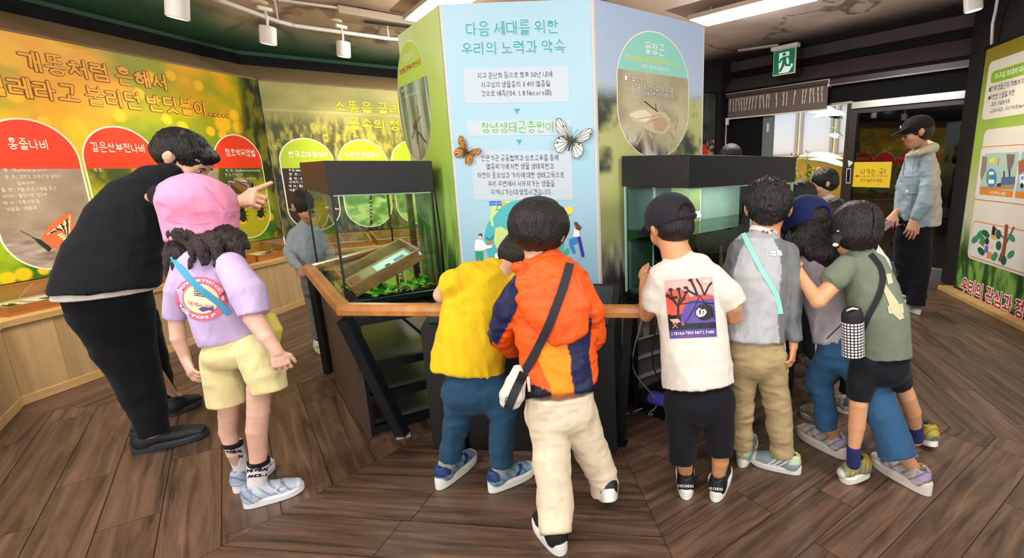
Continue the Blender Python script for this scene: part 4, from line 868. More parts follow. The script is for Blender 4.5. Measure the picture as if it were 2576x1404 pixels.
def wchain(pts, rad, k=.01, flat0=False, flat1=False, side=None):
    pts = [np.array(p, float) for p in pts]; out = []
    for i in range(len(pts)-1):
        r0, r1 = rad[i], rad[i+1]; r0 = r0 if hasattr(r0, '__len__') else (r0, r0); r1 = r1 if hasattr(r1, '__len__') else (r1, r1)
        t = nrmz(pts[i+1]-pts[i]); sd = side if side is not None else np.cross(t, [0.31, .2, .9]); out.append(Seg(pts[i], pts[i+1], *r0, *r1, np.array(sd, float), flat0 and i == 0, flat1 and i == len(pts)-2, k))
    return [Grp(out, k)]
def hrot(yaw, pitch=0, roll=0):
    """columns: right, forward, up. yaw = heading in degrees (0 = away from camera), pitch down positive, roll clockwise seen from behind"""
    y, p, r = map(math.radians, (yaw, pitch, roll)); f = np.array([math.sin(y)*math.cos(p), math.cos(y)*math.cos(p), -math.sin(p)])
    rt = np.array([math.cos(y), -math.sin(y), 0]); u = np.cross(rt, f); rt2 = rt*math.cos(r)-u*math.sin(r); u2 = u*math.cos(r)+rt*math.sin(r)
    return np.stack([rt2, f, u2], 1)
def head_prims(c, s, R, ears=True):
    """s = head half height in metres"""
    w = lambda x, y, z: c+R @ (np.array([x, y, z])*s); r = lambda x, y, z: np.array([x, y, z])*s
    out = [Ell(w(0, -.08, .22), r(.74, .9, .80), R, .02), Ell(w(0, .2, -.28), r(.58, .64, .66), R, .03*s*10), Ell(w(0, .42, -.66), r(.3, .3, .26), R, .03*s*10),
           Ell(w(0, .88, -.16), r(.1, .15, .13), R, .012), Ell(w(0, .82, .02), r(.06, .1, .2), R, .012), Ell(w(0, .70, .16), r(.44, .12, .09), R, .02),
           Ell(w(0, .78, -.45), r(.2, .09, .06), R, .01), Ell(w(0, .76, -.53), r(.17, .09, .05), R, .01)]
    for sg in (-1, 1):
        out += [Ell(w(sg*.42, .56, -.22), r(.2, .2, .22), R, .02)]
        if ears: out += [Ell(w(sg*.78, -.06, -.04), r(.09, .15, .24), R, .005), Ell(w(sg*.86, -.14, .03), r(.05, .15, .21), R, .004)]
    sub = [Ell(w(sg*.3, .86, .02), r(.17, .12, .09), R) for sg in (-1, 1)]
    sub += [Ell(w(sg*.95, -.04, -.0), r(.05, .08, .13), R) for sg in (-1, 1)]
    return out, sub
def hand_mesh(wr, tip, nrm, L, side=1, curl=.5, spread=.10, point=False, res=.0026, thumb=.7):
    """hand from the wrist towards tip; nrm = back of the hand direction; L hand length; side = thumb side sign; curl 0..1"""
    d = nrmz(np.asarray(tip)-wr); n = nrmz(nrm-d*(np.asarray(nrm) @ d)); x = np.cross(d, n)*side; wr = np.asarray(wr, float)
    pr = wchain([wr-d*L*.12, wr+d*L*.1, wr+d*L*.3, wr+d*L*.5], [(L*.15, L*.12), (L*.17, L*.105), (L*.215, L*.09), (L*.22, L*.075)], k=.006, side=x)
    for i in range(4):
        o = (1.5-i)*.125*L; l = L*(.46, .5, .46, .37)[i]; r = L*(.052, .054, .051, .044)[i]; c_ = curl*(1+.12*i)
        if point: c_ = 0.02 if i == 0 else 1.0
        p = wr+d*L*(.49+.02*(1-abs(i-1)))+x*o; a = 0; pts = [p-d*L*.08, p]; dr = d+x*(1.5-i)*spread
        for j, f in enumerate((.42, .32, .26)):
            a += c_*(1.1, 1.5, 1.0)[j]; v = nrmz(dr)*math.cos(a)-n*math.sin(a); p = p+v*l*f; pts.append(p)
        pr += wchain(pts, [r*1.1, r*1.08, r, r*.92, r*.78], k=.0025, side=x)
    b = wr+d*L*.16+x*L*.15; a1 = nrmz(d*.72+x*thumb-n*.25); a2 = nrmz(d*.95+x*(thumb*.35)-n*.35)
    pr += wchain([b-x*L*.04, b+a1*L*.2, b+a1*L*.2+a2*L*.17, b+a1*L*.2+a2*L*.3], [L*.085, L*.07, L*.06, L*.05], k=.006, side=n)
    return pr
M_skin = {}
def skinmat(h):
    k = 'skin_'+h
    if k not in MATS:
        m_ = mat(k, h, .5, bump=.08, bscale=500, vary=.05, vscale=40); b = m_.node_tree.nodes['Principled BSDF']; b.inputs['Subsurface Weight'].default_value = .12; b.inputs['Subsurface Radius'].default_value = (.02, .008, .005); b.inputs['Subsurface Scale'].default_value = .4
    return MATS[k]
def hairmat(h, R=None, vz=(60, 60, 6)):
    k = 'hair_'+h
    if k not in MATS: mat(k, h, .38, bump=.9, bscale=9, spec=.45, vary=.35, vscale=7, stretch=(22, 22, 3.5))
    return MATS[k]
def clothmat(key, h=None, rough=.85, attr=False, sheen=.05, bump=.55, bscale=26): return mat('cloth_'+key, h or '808080', rough, bump=bump, bscale=bscale, attr=attr, sheen=sheen, spec=.18, vary=.05, vscale=30, stretch=(1, 1, .45))
BV = {}
def merge(parts):
    V = []; F = []; n = 0
    for v, f in parts: V.append(v); F.append(f+n); n += len(v)
    return np.concatenate(V), np.concatenate(F)
def garment(name, prims, m, par, res=.006, amp=.004, freq=(14, 14, 9), seed=0, cuts=(), subs=(), col=None, label=None, hi=.35):
    V, F = sdf_mesh(prims, res, cuts, subs); 
    if amp: V = folds(V, F, amp, freq, seed, hi)
    C = None
    if col is not None: x, y, _ = proj(V); C = col(x, y, V)
    o = mk(name, V, F, m, par, smooth=True, col=C, label=label); BV[o.name] = (V, F); return o
def hair(name, c, s, R, m, par, shape, res=.005, amp=.003, seed=0, cuts=(), subs=(), extra=(), freq=(40, 40, 10)):
    """shape: list of (offset xyz in head units, radii in head units)"""
    pr = [Ell(c+R @ (np.array(o_)*s), np.array(r_)*s, R, .012) for o_, r_ in shape]+list(extra)
    w = lambda v: c+R @ (np.array(v, float)*s)
    cs = [Cut(w(p), R @ np.array(n_, float)) for p, n_ in cuts]; sb = [Ell(w(o_), np.array(r_)*s, R) for o_, r_ in subs]
    V, F = sdf_mesh(pr, res, cs, sb); V = folds(V, F, amp, freq, seed, .5)
    o = mk(name, V, F, m, par, smooth=True); BV[o.name] = (V, F); return o
def face(c, s, R, par, skin=None, gaze=0, brow='241a16', lips='b8685e'):
    w = lambda x, y, z: c+R @ (np.array([x, y, z])*s)
    for sg in (-1, 1):
        V, F = sdf_mesh([Ell(w(sg*.3, .70, .02), np.array([.115, .115, .075])*s, R)], .0022); o = mk('eye', V, F, mat('eye_white', 'e6e0da', .25), par, smooth=True)
        V, F = sdf_mesh([Ell(w(sg*.3, .79, .02), np.array([.05, .03, .055])*s, R)], .0016); mk('iris', V, F, mat('iris_dark', '1a1210', .15), o, smooth=True)
        V, F = sdf_mesh(wchain([w(sg*.14, .83, .17), w(sg*.3, .84, .21), w(sg*.46, .72, .17)], [.018*s*1.6, .026*s*1.4, .014*s*1.4], side=R[:, 1]), .0022); mk('eyebrow', V, F, mat('brow_hair', brow, .7), par, smooth=True)
    V, F = sdf_mesh(wchain([w(-.2, .80, -.5), w(0, .875, -.485), w(.2, .80, -.5)], [.025*s, .05*s, .025*s], side=R[:, 2]), .0022); mk('lips', V, F, mat('lips', lips, .45), par, smooth=True)
def shoe(par, heel, toe, w, cols, h=.075, lift=0., ankle=None, sole=.03, pitch=0., roll=0., style='runner', logo=None, label=None, roll_axis=0):
    """heel, toe: floor points (metres). builds shoe > sole, laces, heel tab, stripes. cols: upper, sole, accent, lace"""
    heel = np.array(heel, float); toe = np.array(toe, float); f = toe-heel; f[2] = 0; L = np.linalg.norm(f); f = f/L; r = np.cross(f, UP)
    M = np.stack([r, f, UP], 1)
    ph = math.radians(pitch); Rp = np.array([[1, 0, 0], [0, math.cos(ph), -math.sin(ph)], [0, math.sin(ph), math.cos(ph)]])   # pitch>0 raises toe; <0 raises heel
    rl = math.radians(roll); Rr = np.array([[math.cos(rl), 0, math.sin(rl)], [0, 1, 0], [-math.sin(rl), 0, math.cos(rl)]])
    piv = np.array([0, L*.72 if pitch < 0 else 0, 0]); 
    def T(v): return (((np.atleast_2d(v)-piv) @ Rp.T+piv) @ Rr.T) @ M.T+heel*np.array([1, 1, 0])+UP*lift
    up, so, ac, la = cols
    # sole outline
    th = np.linspace(0, 2*np.pi, 40, endpoint=False); yy = .5-.5*np.cos(th); wd = lambda y: w*(.36+.14*np.sin(np.pi*np.clip(y, 0, 1)**1.5)+.0*y)*np.clip(np.sqrt(np.maximum(0, 1-((y-.5)/.5)**6)), 0, 1)
    X = np.sign(np.sin(th))*wd(yy)*1.02; Yy = -.015*L/.2+yy*L*1.06; rows = []
    for zf, sc_, tz in ((0, .93, 0), (.12, 1.0, 0), (.75, 1.03, 0), (1, .97, 0)):
        zz = sole*zf+np.where(yy > .8, (yy-.8)*.25*L*(1-zf*.3)*.5, 0)+(sole*.45*zf*np.clip(.45-yy, 0, 1)*2 if style != 'flat' else 0)
        rows.append(np.stack([X*sc_, L/2+(Yy-L/2)*(.97+.03*sc_), zz], 1))
    V = np.concatenate(rows); n = 40; F = [tuple(range(n))]+[(i+j*n, i+(j+1)*n, (i+1) % n+(j+1)*n, (i+1) % n+j*n) for j in range(3) for i in range(n)]+[tuple(range(3*n, 4*n))[::-1]]
    pr = []
    up_h = h
    pts = [np.array([0, .10*L, sole+.018]), np.array([0, .28*L, sole+.022]), np.array([0, .62*L, sole+.012]), np.array([0, .86*L, sole+.004])]
    pr += wchain(pts, [(w*.40, up_h*.42), (w*.42, up_h*.42), (w*.47, up_h*.36), (w*.38, up_h*.27)], k=.02, side=np.array([1., 0, 0]))
    pr += wchain([np.array([0, .13*L, sole]), np.array([0, .10*L, sole+up_h*.78])], [(w*.40, w*.40), (w*.34, w*.38)], k=.02, side=np.array([1., 0, 0]), flat1=True)
    pr += wchain([np.array([0, .2*L, sole+.02]), np.array([0, .26*L, sole+up_h*.66])], [(w*.38, w*.5), (w*.33, w*.42)], k=.02, side=np.array([1., 0, 0]), flat1=True)
    sb = [Seg(np.array([0, .2*L, sole+up_h*.45]), np.array([0, .2*L, sole+up_h*1.5]), w*.27, .14*L, w*.30, .17*L, np.array([1., 0, 0]))]
    V2, F2 = sdf_mesh(pr, .0042, cuts=[Cut((0, 0, sole*.8), (0, 0, -1))], subs=sb)
    s_ = V2[:, 2]; q = V2[:, 1]/L; cu = np.tile(hexc(up), (len(V2), 1)); a_ = hexc(ac)
    if style == 'runner':
        cu = mixc(cu, a_, ((q < .12) & (s_ > sole+up_h*.25))*1.); cu = mixc(cu, a_, (np.abs(np.abs(V2[:, 0])-w*.36) < .02)*(np.abs((q-.45)-(s_-sole)*5) < .05)*(s_ < sole+up_h*.6)*1.)
        cu = mixc(cu, hexc(so), ((q > .86))*.7); cu = mixc(cu, cu*.72, ((np.sin(q*38+s_*140) > .75) & (q < .8))*1.)
    elif style == 'three': 
        for k_ in range(3): cu = mixc(cu, hexc('f4f4f0'), (np.abs((q-(.36+.10*k_))-(s_-sole)*-4.2) < .02)*(np.abs(V2[:, 0]) > w*.22)*1.)
        cu = mixc(cu, hexc('b4cfa4'), ((q < .16) & (s_ > sole+up_h*.35))*1.); cu = mixc(cu, hexc('e8e8e4'), (q > .84)*1.); cu = mixc(cu, hexc('dfa02c'), ((np.abs(V2[:, 0]) < w*.07) & (q < .1))*1.)
    elif style == 'blacklow': cu = mixc(cu, a_, ((q > .45) & (q < .72) & (np.abs(V2[:, 0]) < w*.2))*.9)
    o = mk('shoe', T(V2), F2, mat('shoe_upper', attr=True, rough=.5, bump=.15, bscale=600), par, smooth=True, col=cu, label=label); BV[o.name] = (T(V2), F2)
    so_ = mk('sole', T(V), F, mat('sole_'+so, so, .6, bump=.2, bscale=60), o, smooth=False); bev(so_, .003)
    if la:
        for k_ in range(4):
            y = (.42+.085*k_)*L; zt_ = sole+up_h*(.62-.085*k_); pts = [T([x_, y+.006*sg, zt_-abs(x_)**2*9])[0] for x_, sg in ((-w*.2, -1), (-w*.1, 0), (0, 1), (w*.1, 0), (w*.2, -1))]
            tube('lace', pts, .0032, mat('lace_'+la, la, .7), o, n=6)
        V3 = [T([x_, y_, z_])[0] for x_, y_, z_ in ((-w*.13, .40*L, sole+up_h*.60), (w*.13, .40*L, sole+up_h*.60), (w*.15, .30*L, sole+up_h*1.0), (-w*.15, .30*L, sole+up_h*1.0), (-w*.13, .38*L, sole+up_h*.60), (w*.13, .38*L, sole+up_h*.60), (w*.15, .28*L, sole+up_h*1.0), (-w*.15, .28*L, sole+up_h*1.0))]
        mk('tongue', V3, BF, mat('lace_'+la), o)
    V4 = [T([x_, y_, z_])[0] for z_ in (sole+up_h*.45, sole+up_h*.86) for x_, y_ in ((-w*.06, -.012*L), (w*.06, -.012*L), (w*.06, .03*L), (-w*.06, .03*L))]
    mk('heel_tab', V4, BF, mat('tab_'+ac, ac, .6), o)
    return o, T
def decal_ray(bv, x, y, off):
    d = ray(x, y); d = d/np.linalg.norm(d); h = bv.ray_cast(Vector(CAMP), Vector(d))
    if h[0] is None: return None
    nn = np.array(h[1]); nn = nn*(-1 if nn @ d > 0 else 1); return np.array(h[0])+nn*off
def bvh(o):
    V, F = BV[o.name]; return BVHTree.FromPolygons(V.tolist(), F.tolist())
def warp(quad):
    """bilinear map from unit square to pixel quad (tl,tr,br,bl)"""
    q = np.array(quad, float); return lambda u, v: (q[0]*(1-u)+q[1]*u)*(1-v)+(q[3]*(1-u)+q[2]*u)*v
def decal_grid(name, bv, quad, nx, ny, f, par, off=.0015, mask=None, org=None, m=None):
    W_ = warp(quad); V = []; ok = []; C = []
    for j in range(ny):
        for i in range(nx):
            u, v = i/(nx-1), j/(ny-1); p = decal_ray(bv, *W_(u, v), off); g = p is not None and (mask is None or mask(u, v))
            V.append(p if p is not None else CAMP); ok.append(g); C.append(f(u, v))
    V = np.array(V); ok = np.array(ok); i = np.arange(nx*ny).reshape(ny, nx); F = np.stack([i[:-1, :-1], i[1:, :-1], i[1:, 1:], i[:-1, 1:]], -1).reshape(-1, 4); F = F[ok[F].all(1)]
    e = np.linalg.norm(V[F[:, 0]]-V[F[:, 2]], axis=1); F = F[e < np.median(e)*3]
    us = np.unique(F); mp = np.full(len(V), -1); mp[us] = np.arange(len(us))
    return mk(name, V[us], mp[F], m or M_attr, par, col=np.array(C)[us], smooth=True)
def decal_polys(name, bv, polys, par, off=.0022, fmap=None):
    """polys (colour, pts) in pixels (or mapped by fmap), each filled as fan of projected points"""
    V = []; F = []; fm = []; ms = []; keys = []
    for j, (c, pts) in enumerate(polys):
        if fmap: pts = [tuple(fmap(*p)) for p in pts]
        # densify long edges
        q = []
        for a, b in zip(pts, pts[1:]+pts[:1]):
            n = max(1, int(math.hypot(b[0]-a[0], b[1]-a[1])//8)); q += [(a[0]+(b[0]-a[0])*k/n, a[1]+(b[1]-a[1])*k/n) for k in range(n)]
        jo = off+j*.00008 if len(polys) > 12 else off+j*.0004; R_ = [decal_ray(bv, x, y, jo) for x, y in q]
        if any(r_ is None for r_ in R_): continue
        if c not in keys: keys.append(c); ms.append(mat('ink_'+c, c, .6))
        mx_, my_ = sum(x for x, y in q)/len(q), sum(y for x, y in q)/len(q); c0 = decal_ray(bv, mx_, my_, jo); s = len(V)
        bm_ = len(q)
        if len(q) > 5 and c0 is not None and len(pts) > 4:
            rg = [[decal_ray(bv, x+(mx_-x)*t, y+(my_-y)*t, jo) for x, y in q] for t in (.3, .6)]
            if any(v is None for g in rg for v in g): rg = []
            V += R_+[v for g in rg for v in g]+[c0]; n_ = len(rg)
            for g in range(n_): F += [(s+g*bm_+i, s+g*bm_+(i+1) % bm_, s+(g+1)*bm_+(i+1) % bm_, s+(g+1)*bm_+i) for i in range(bm_)]
            F += [(s+n_*bm_+i, s+n_*bm_+(i+1) % bm_, s+(n_+1)*bm_) for i in range(bm_)]; fm += [keys.index(c)]*(bm_*(n_+1))
        else: V += R_; F.append(tuple(range(s, s+bm_))); fm.append(keys.index(c))
    return mk(name, V, F, None, par, mats=ms, fm=fm) if V else None
def decal_text(name, bv, s, fmap, par, m, off=.003, bold=.02):
    """lettering: glyph outlines mapped by fmap(em x, em y)->pixel and laid on the cloth"""
    V, F, W_ = textmesh(s, bold); R_ = [decal_ray(bv, *fmap(x/W_, y), off+(i//10 % 9)*.00005) for i, (x, y) in enumerate(V)]; F = [f for f in F if all(R_[i] is not None for i in f)]
    us = sorted({i for f in F for i in f}); mp = {k: j for j, k in enumerate(us)}
    if F: mk(name, [R_[i] for i in us], [tuple(mp[i] for i in f) for f in F], m, par)
def strap(name, pts, w, m, par, bv=None, th=.003, off=.004, n=5, spread=None):
    """flat band along pixel path pts (x,y[,Y]) laid on surface bv"""
    out = []
    if bv is not None: pts = [tuple(np.array(a)*(1-t)+np.array(b)*t) for a, b in zip(pts, pts[1:]) for t in (0, .33, .67)]+[pts[-1]]
    for a in pts:
        p = decal_ray(bv, a[0], a[1], off) if bv is not None else None
        if p is None: p = P(a[0], a[1], a[2])
        out.append(p)
    if bv is not None:
        for _ in range(2): out = [out[0]]+[(out[i-1]+2*out[i]+out[i+1])/4 for i in range(1, len(out)-1)]+[out[-1]]
    out = cr(out, n); V = []; N = len(out)
    for i, p in enumerate(out):
        t = nrmz(out[min(i+1, N-1)]-out[max(i-1, 0)]); nn = -vdir(p); s_ = nrmz(np.cross(t, nn)); nn = np.cross(s_, t)
        V += [p-s_*w/2-nn*th/2, p+s_*w/2-nn*th/2, p+s_*w/2+nn*th/2, p-s_*w/2+nn*th/2]
    F = [(0, 1, 2, 3), tuple(4*(N-1)+k for k in (3, 2, 1, 0))]
    for i in range(N-1): F += [(4*i+k, 4*(i+1)+k, 4*(i+1)+(k+1) % 4, 4*i+(k+1) % 4) for k in range(4)]
    return mk(name, V, F, m, par)
def person(label, foot): return thing('person', label, 'person', foot)
def body(par, prims, subs, skin, hands=(), res=.0055, hubs=None):
    """one continuous skin: head, limbs and hands, joined under the clothes through chest and pelvis"""
    if hubs:
        ch, pe = P(*hubs[0]), P(*hubs[1]); lk = [(ch, pe)]
        for g in prims:
            if isinstance(g, Grp):
                e = [g.segs[0].p, g.segs[-1].q]; h = ch if max(e[0][2], e[1][2]) > pe[2]-.02 else pe; q = min(e, key=lambda v: np.linalg.norm(v-h)); lk.append((q, h))
        prims = list(prims)+[Grp([Seg(a, b, .02, .02, .024, .024, np.array([1., .2, .1]))], .01) for a, b in lk]
    for h in hands: prims = list(prims)+h
    V, F = sdf_mesh(prims, .0044 if hands else res, subs=subs); o = mk('body', V, F, skinmat(skin), par, smooth=True); BV[o.name] = (V, F); return o
# ================================================================== ceiling fixtures
M_led = mat('led_glow', 'fffaf4', .5, emit=5)
def led(name, c, h, label):
    t = thing(name, label, 'light', (c[0], c[1], CEIL-.06)); ebox('housing', (c[0], c[1], CEIL-.10), .62, .17, .02, h, mat('lamp_metal', 'b8aca2', .5), t, bevel=.004)
    [tube('hanger', [np.array([c[0], c[1], CEIL-.08])+hd(h)*q, np.array([c[0], c[1], CEIL])+hd(h)*q], .008, M_white, t) for q in (-.45, .45)]; ebox('diffuser', (c[0], c[1], CEIL-.122), .6, .15, .004, h, M_led, t); return t
led('ceiling_light', (1.02, 5.18), 133, 'bright rectangular ceiling lamp right of the printed column')
led('ceiling_light', (-1.86, 5.05), 140, 'rectangular ceiling lamp half hidden behind the green side of the column')
ac = thing('ceiling_vent', 'square white ceiling air unit with a dark slot left of the column', 'vent', (-2.8, 5.74, 2.72))
ebox('cover', (-2.8, 5.74, 2.79), .42, .33, .035, 50, mat('ac_cream', 'c9b8a0', .5), ac, bevel=.01); ebox('slot', (-2.62, 5.6, 2.75), .22, .035, .012, 60, mat('slot_dark', '3a342e', .5), ac)
ebox('ceiling_slot', (1.55, 7.2, CEIL-.02), .28, .03, .012, 125, mat('lamp_metal'), None); tag(bpy.data.objects['ceiling_slot'], 'thin pale slot vent in the pink ceiling beside the column', 'vent')
tk = thing('light_track', 'white lighting track bending along the left ceiling', 'track', (-3.2, 4.9, 2.62))
TZ = 2.62; tp = [FL(470, -45, TZ), FL(548, 0, TZ), FL(700, 55, TZ), FL(745, 66, TZ), FL(978, 98, TZ), FL(1060, 104, TZ)]
for a, b in zip(tp, tp[1:]): beam('track_rail', a, b, .035, .03, M_white, tk)
for p in (tp[1], tp[2], tp[4]): tube('drop_rod', [p+UP*.005, p+UP*.26], .008, M_white, tk)
for a, b in (((700, 0), (865, 22)), ((865, 22), (852, 40)), ((690, 22), (850, 46)), ((690, 0), (694, 24))): beam('conduit_bar', FL(*a, 2.8), FL(*b, 2.8), .02, .02, M_white, tk)
def head(px, py, wpx, hpx, Y, lab, tgt, on=False, up=.12):
    p = P(px, py, Y); q = P(px-2, py-hpx, Y); t = thing('spotlight', lab, 'light', p); r = wpx/2*((p-CAMP) @ RC[2])/FPX; ax = nrmz(q-p); q = p+ax*r*2.3
    V, F = tubeg([p, p+ax*.004, q-ax*.01, q], [r*.96, r, r, r*.9], 28); bev(mk('lamp_body', V, F, M_white, t, smooth=False), .002)
    tube('lens', [p+ax*.01, p-ax*.002], r*.85, mat('lens_on', 'fff0d8', .3, emit=6) if on else mat('lens_off', 'd8cfc0', .3, emit=1.2), t, n=24)
    tube('stem', [q-ax*.005, q+ax*.05, q+UP*up], .009, M_white, t); o = ebox('adapter', q+UP*.13, .05, .016, .014, 30, M_white, t, bevel=.003)
    tube('canopy_disc', [q+UP*.2+np.array([-.1, .1, 0]), q+UP*.215+np.array([-.1, .1, 0])], .055, mat('disc_cream', 'd8c8ae', .5), t, n=20)
    spot('spotlight_beam', tuple(p-ax*.02), tgt, 110 if not on else 25, (1, .80, .56) if not on else (1, .85, .65), 75, 1.)
head(447, 46, 48, 60, 3.1, 'large white spotlight nearest the camera at top left', (-3.9, 2.8, 1.2))
head(675, 111, 36, 48, 4.4, 'middle one of the three white spotlights on the track', (-3.9, 4.2, 1.2))
head(865, 143, 31, 40, 5.1, 'white spotlight on the track nearest the column', (-3.3, 5.8, 1.2))
head(2449, 27, 42, 48, 4.4, 'lit white spotlight at top right by the black wall', (3.3, 4.2, .8), True, .62)
spot('spotlight_beam', (-2.9, 1.6, 2.6), (-4.0, 2.2, 1.3), 130, (1, .80, .56), 80, 1.)  # this and the next beams on murals and board have no lamp head
spot('spotlight_beam', (-2.6, 5.6, 2.55), (-2.4, 6.5, 1.1), 40, (1, .82, .6), 80, 1.)
spot('spotlight_beam', (2.2, 3.4, 2.6), (3.2, 4.3, 1.2), 30, (1, .9, .75), 80, 1.)
# exit sign
ex = thing('exit_sign', 'green running man exit sign hanging above the doorway', 'sign', FA.at(A(1970, 150), 2.5, .5))
FX = Fr(FA.at(A(1970, 150), 0, .35), 140.5)
e0, e1 = FX.px(1945, 160)[0], FX.px(2001, 150)[0]; ez0, ez1 = FX.px(1947, 192)[1], FX.px(1945, 130)[1]
FX.box('hanger', e0-.03, e1+.03, ez1, ez1+.05, -.05, .03, M_white, ex, bevel=.005)
FX.box('sign_plate', e0, e1, ez0, ez1, -.02, .0, M_white, ex, bevel=.003)
FX.box('green_face', e0+.012, e1-.012, ez0+.012, ez1-.006, .0, .003, mat('exit_green', '0f7a52', .4, emit=.25), ex)
W1 = e1-e0; H1 = ez1-ez0; X_ = lambda u, v: (e0+W1*u, ez1-H1*v)
FX.prism('white_door', [X_(*p) for p in ((.27, .12), (.72, .12), (.72, .62), (.9, .62), (.9, .7), (.72, .93), (.3, .93), (.27, .6))], .003, .005, mat('exit_white', 'eef4ee', .4, emit=.3), ex)
gm = mat('exit_green')
for i_, (nm, pts) in enumerate((('runner_head', [(.5+.085*math.cos(t), .2+.06*math.sin(t)) for t in np.linspace(0, 6.28, 14)[:-1]]), ('runner_body', [(.44, .29), (.62, .29), (.60, .54), (.44, .52)]), ('runner_arm', [(.46, .29), (.34, .36), (.26, .5), (.34, .52), (.40, .42), (.50, .37)]), ('runner_arm', [(.58, .29), (.68, .36), (.72, .44), (.84, .46), (.84, .4), (.76, .38), (.70, .28)]),
        ('runner_leg', [(.50, .50), (.62, .50), (.64, .60), (.82, .64), (.82, .71), (.58, .68)]), ('runner_leg', [(.44, .50), (.56, .54), (.50, .70), (.38, .88), (.28, .84), (.40, .66)]))):
    FX.prism(nm, [X_(*p) for p in pts], .005, .0065+i_*.0004, gm, ex)
# yellow notice and labels on the glass door
yn = thing('notice', 'yellow paper notice with hand lettered arrow taped to the dark glass door', 'notice', FA.at(A(2190, 440), 1.3, 0))
FA.box('paper', A(2144, 440), A(2240, 440), FA.px(2144, 470)[1], FA.px(2144, 408)[1], -.0115, -.010, mat('yellow_paper', 'e9c81e', .6), yn)
wine = mat('wine_ink', '8a1c2c', .6)
text(FA, '나가는  곳!', 2164, 2227, 437, 13, wine, yn, d=-.009, bold=.015); text(FA, '여기 눌러주세요.', 2163, 2221, 457, 8, wine, yn, d=-.009, bold=.015)
FA.ppx('arrow_head', [(2149, 443), (2157, 440), (2157, 446)], -.0095, -.009, wine, yn)
for i in range(7): FA.ppx('arrow_dash', ln(2158+i*11, 443.3-i*.05, 2166+i*11, 443.2-i*.05, 1.2), -.0095, -.009, wine, yn)
st = thing('door_label', 'white triangular push label on the dark door edge beside the yellow notice', 'label', FA.at(A(2138, 410), 1.4, 0)); FA.ppx('sticker', [(2135, 403), (2147, 407), (2147, 411), (2137, 421)], .021, .022, M_white, st)
st2 = thing('door_plate', 'narrow black vertical plate with white outline beside the yellow notice', 'label', FA.at(A(2136, 440), 1.2, 0)); FA.ppx('plate_border', [(2132, 424), (2143, 424), (2141, 461), (2130, 461)], .021, .022, M_white, st2); FA.ppx('plate', [(2133.5, 426), (2141.5, 426), (2139.5, 459), (2131.5, 459)], .022, .023, M_blk, st2)

# ================================================================== greenhouse court seen through the open door
M_yel = mat('yellow_wall', 'e8b048', .8, vary=.1)
FO = Fr(FA.at(sL, 0, -2.6), 140.5)
FO.box('court_floor', -5, 5, -.03, 0, -2.5, 2.45, mat('court_paving', 'b8aea0', .9, vary=.1), kind='structure')
FO.box('wall_court', -4, 4, 0, 1.42, -.2, 0, M_yel, kind='structure'); FO.box('court_wall_cap', -4, 4, 1.42, 1.47, -.24, .04, mat('cap_pale', 'f0e2b8', .7), kind='structure')
FO.box('wall_court_upper', -4, 4, 1.47, 3.6, -1.2, -1.1, mat('court_white', 'f4f6f4', .8), kind='structure')
for i in range(8):
    t = thing('window_%d' % (i+1), None, None, FO.at(-3.4+i*.85, 1.5, -1.0)); t['kind'] = 'structure'; a = -3.5+i*.85
    FO.box('pane', a+.06, a+.72, 1.55, 2.55, -1.09, -1.08, mat('pane_blue', 'b9cbe8', .1), t)
    for q in ((a, a+.06, 1.5, 2.6), (a+.72, a+.78, 1.5, 2.6), (a, a+.78, 2.55, 2.62), (a, a+.78, 1.5, 1.55)): FO.box('window_frame', *q, -1.1, -1.05, mat('frame_grey', '8a9094', .5), t)
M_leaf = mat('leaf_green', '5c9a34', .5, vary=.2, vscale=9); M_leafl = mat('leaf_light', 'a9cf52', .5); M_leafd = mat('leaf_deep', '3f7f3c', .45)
def leafmesh(name, p, d, n, L, w_, m, par, bend=.3, seg=6):
    d = nrmz(d); s_ = nrmz(np.cross(d, n)); n = np.cross(s_, d); V = []; 
    for i in range(seg+1):
        t = i/seg; ww = w_*math.sin(math.pi*min(.98, t*.95+.03))**.8; c = p+d*L*t-n*bend*L*t*t; V += [c-s_*ww/2+n*ww*.12, c, c+s_*ww/2+n*ww*.12]
    F = []
    for i in range(seg): F += [(3*i, 3*i+1, 3*i+4, 3*i+3), (3*i+1, 3*i+2, 3*i+5, 3*i+4)]
    V = V+[v-n*.0015 for v in V]; k = 3*(seg+1); F += [tuple(x+k for x in f)[::-1] for f in F]; return mk(name, V, F, m, par, smooth=True)
# palm, banana and shrub
pm = thing('palm', 'yellow-green feathery palm outside the doorway', 'plant', FO.at(FO.px(2005, 500, 1.15)[0], 0, 1.15)); pb = FO.at(FO.px(1998, 470, 1.15)[0], 0, 1.15)
tube('stem', [pb, pb+UP*.8], .03, mat('palm_stem', '8a7a3c', .7), pm)
for i in range(11):
    a_ = i*2*math.pi/11; dr_ = np.array([math.cos(a_), math.sin(a_), 1.1]); pts = [pb+UP*.75+nrmz(dr_)*t-UP*(t*t*.7)+0 for t in np.linspace(0, .95, 8)]; fr_ = tube('frond', pts, .006, M_leafl, pm, n=5)
    V = []; F = []
    for j in range(1, 8):
        for sg in (-1, 1):
            for q in (0, .5):
                p = pts[j-1]*(1-q)+pts[j]*q; t_ = nrmz(pts[j]-pts[j-1]); s_ = nrmz(np.cross(t_, UP))*sg; e_ = p+(s_*.8+t_*.8)*.24-UP*.08; k = len(V); V += [p, p+t_*.022, e_]; F.append((k, k+1, k+2))
    mk('leaflets', V, F, M_leafl, fr_, kind='stuff')
bn = thing('banana_plant', 'broad leaved green banana plant outside beside the door edge', 'plant', FO.at(FO.px(2110, 500)[0], 0, .9)); bp_ = FO.at(FO.px(2112, 500)[0], 0, .9)
tube('stem', [bp_, bp_+UP*1.2], .05, mat('banana_stem', '7f9a4a', .6), bn)
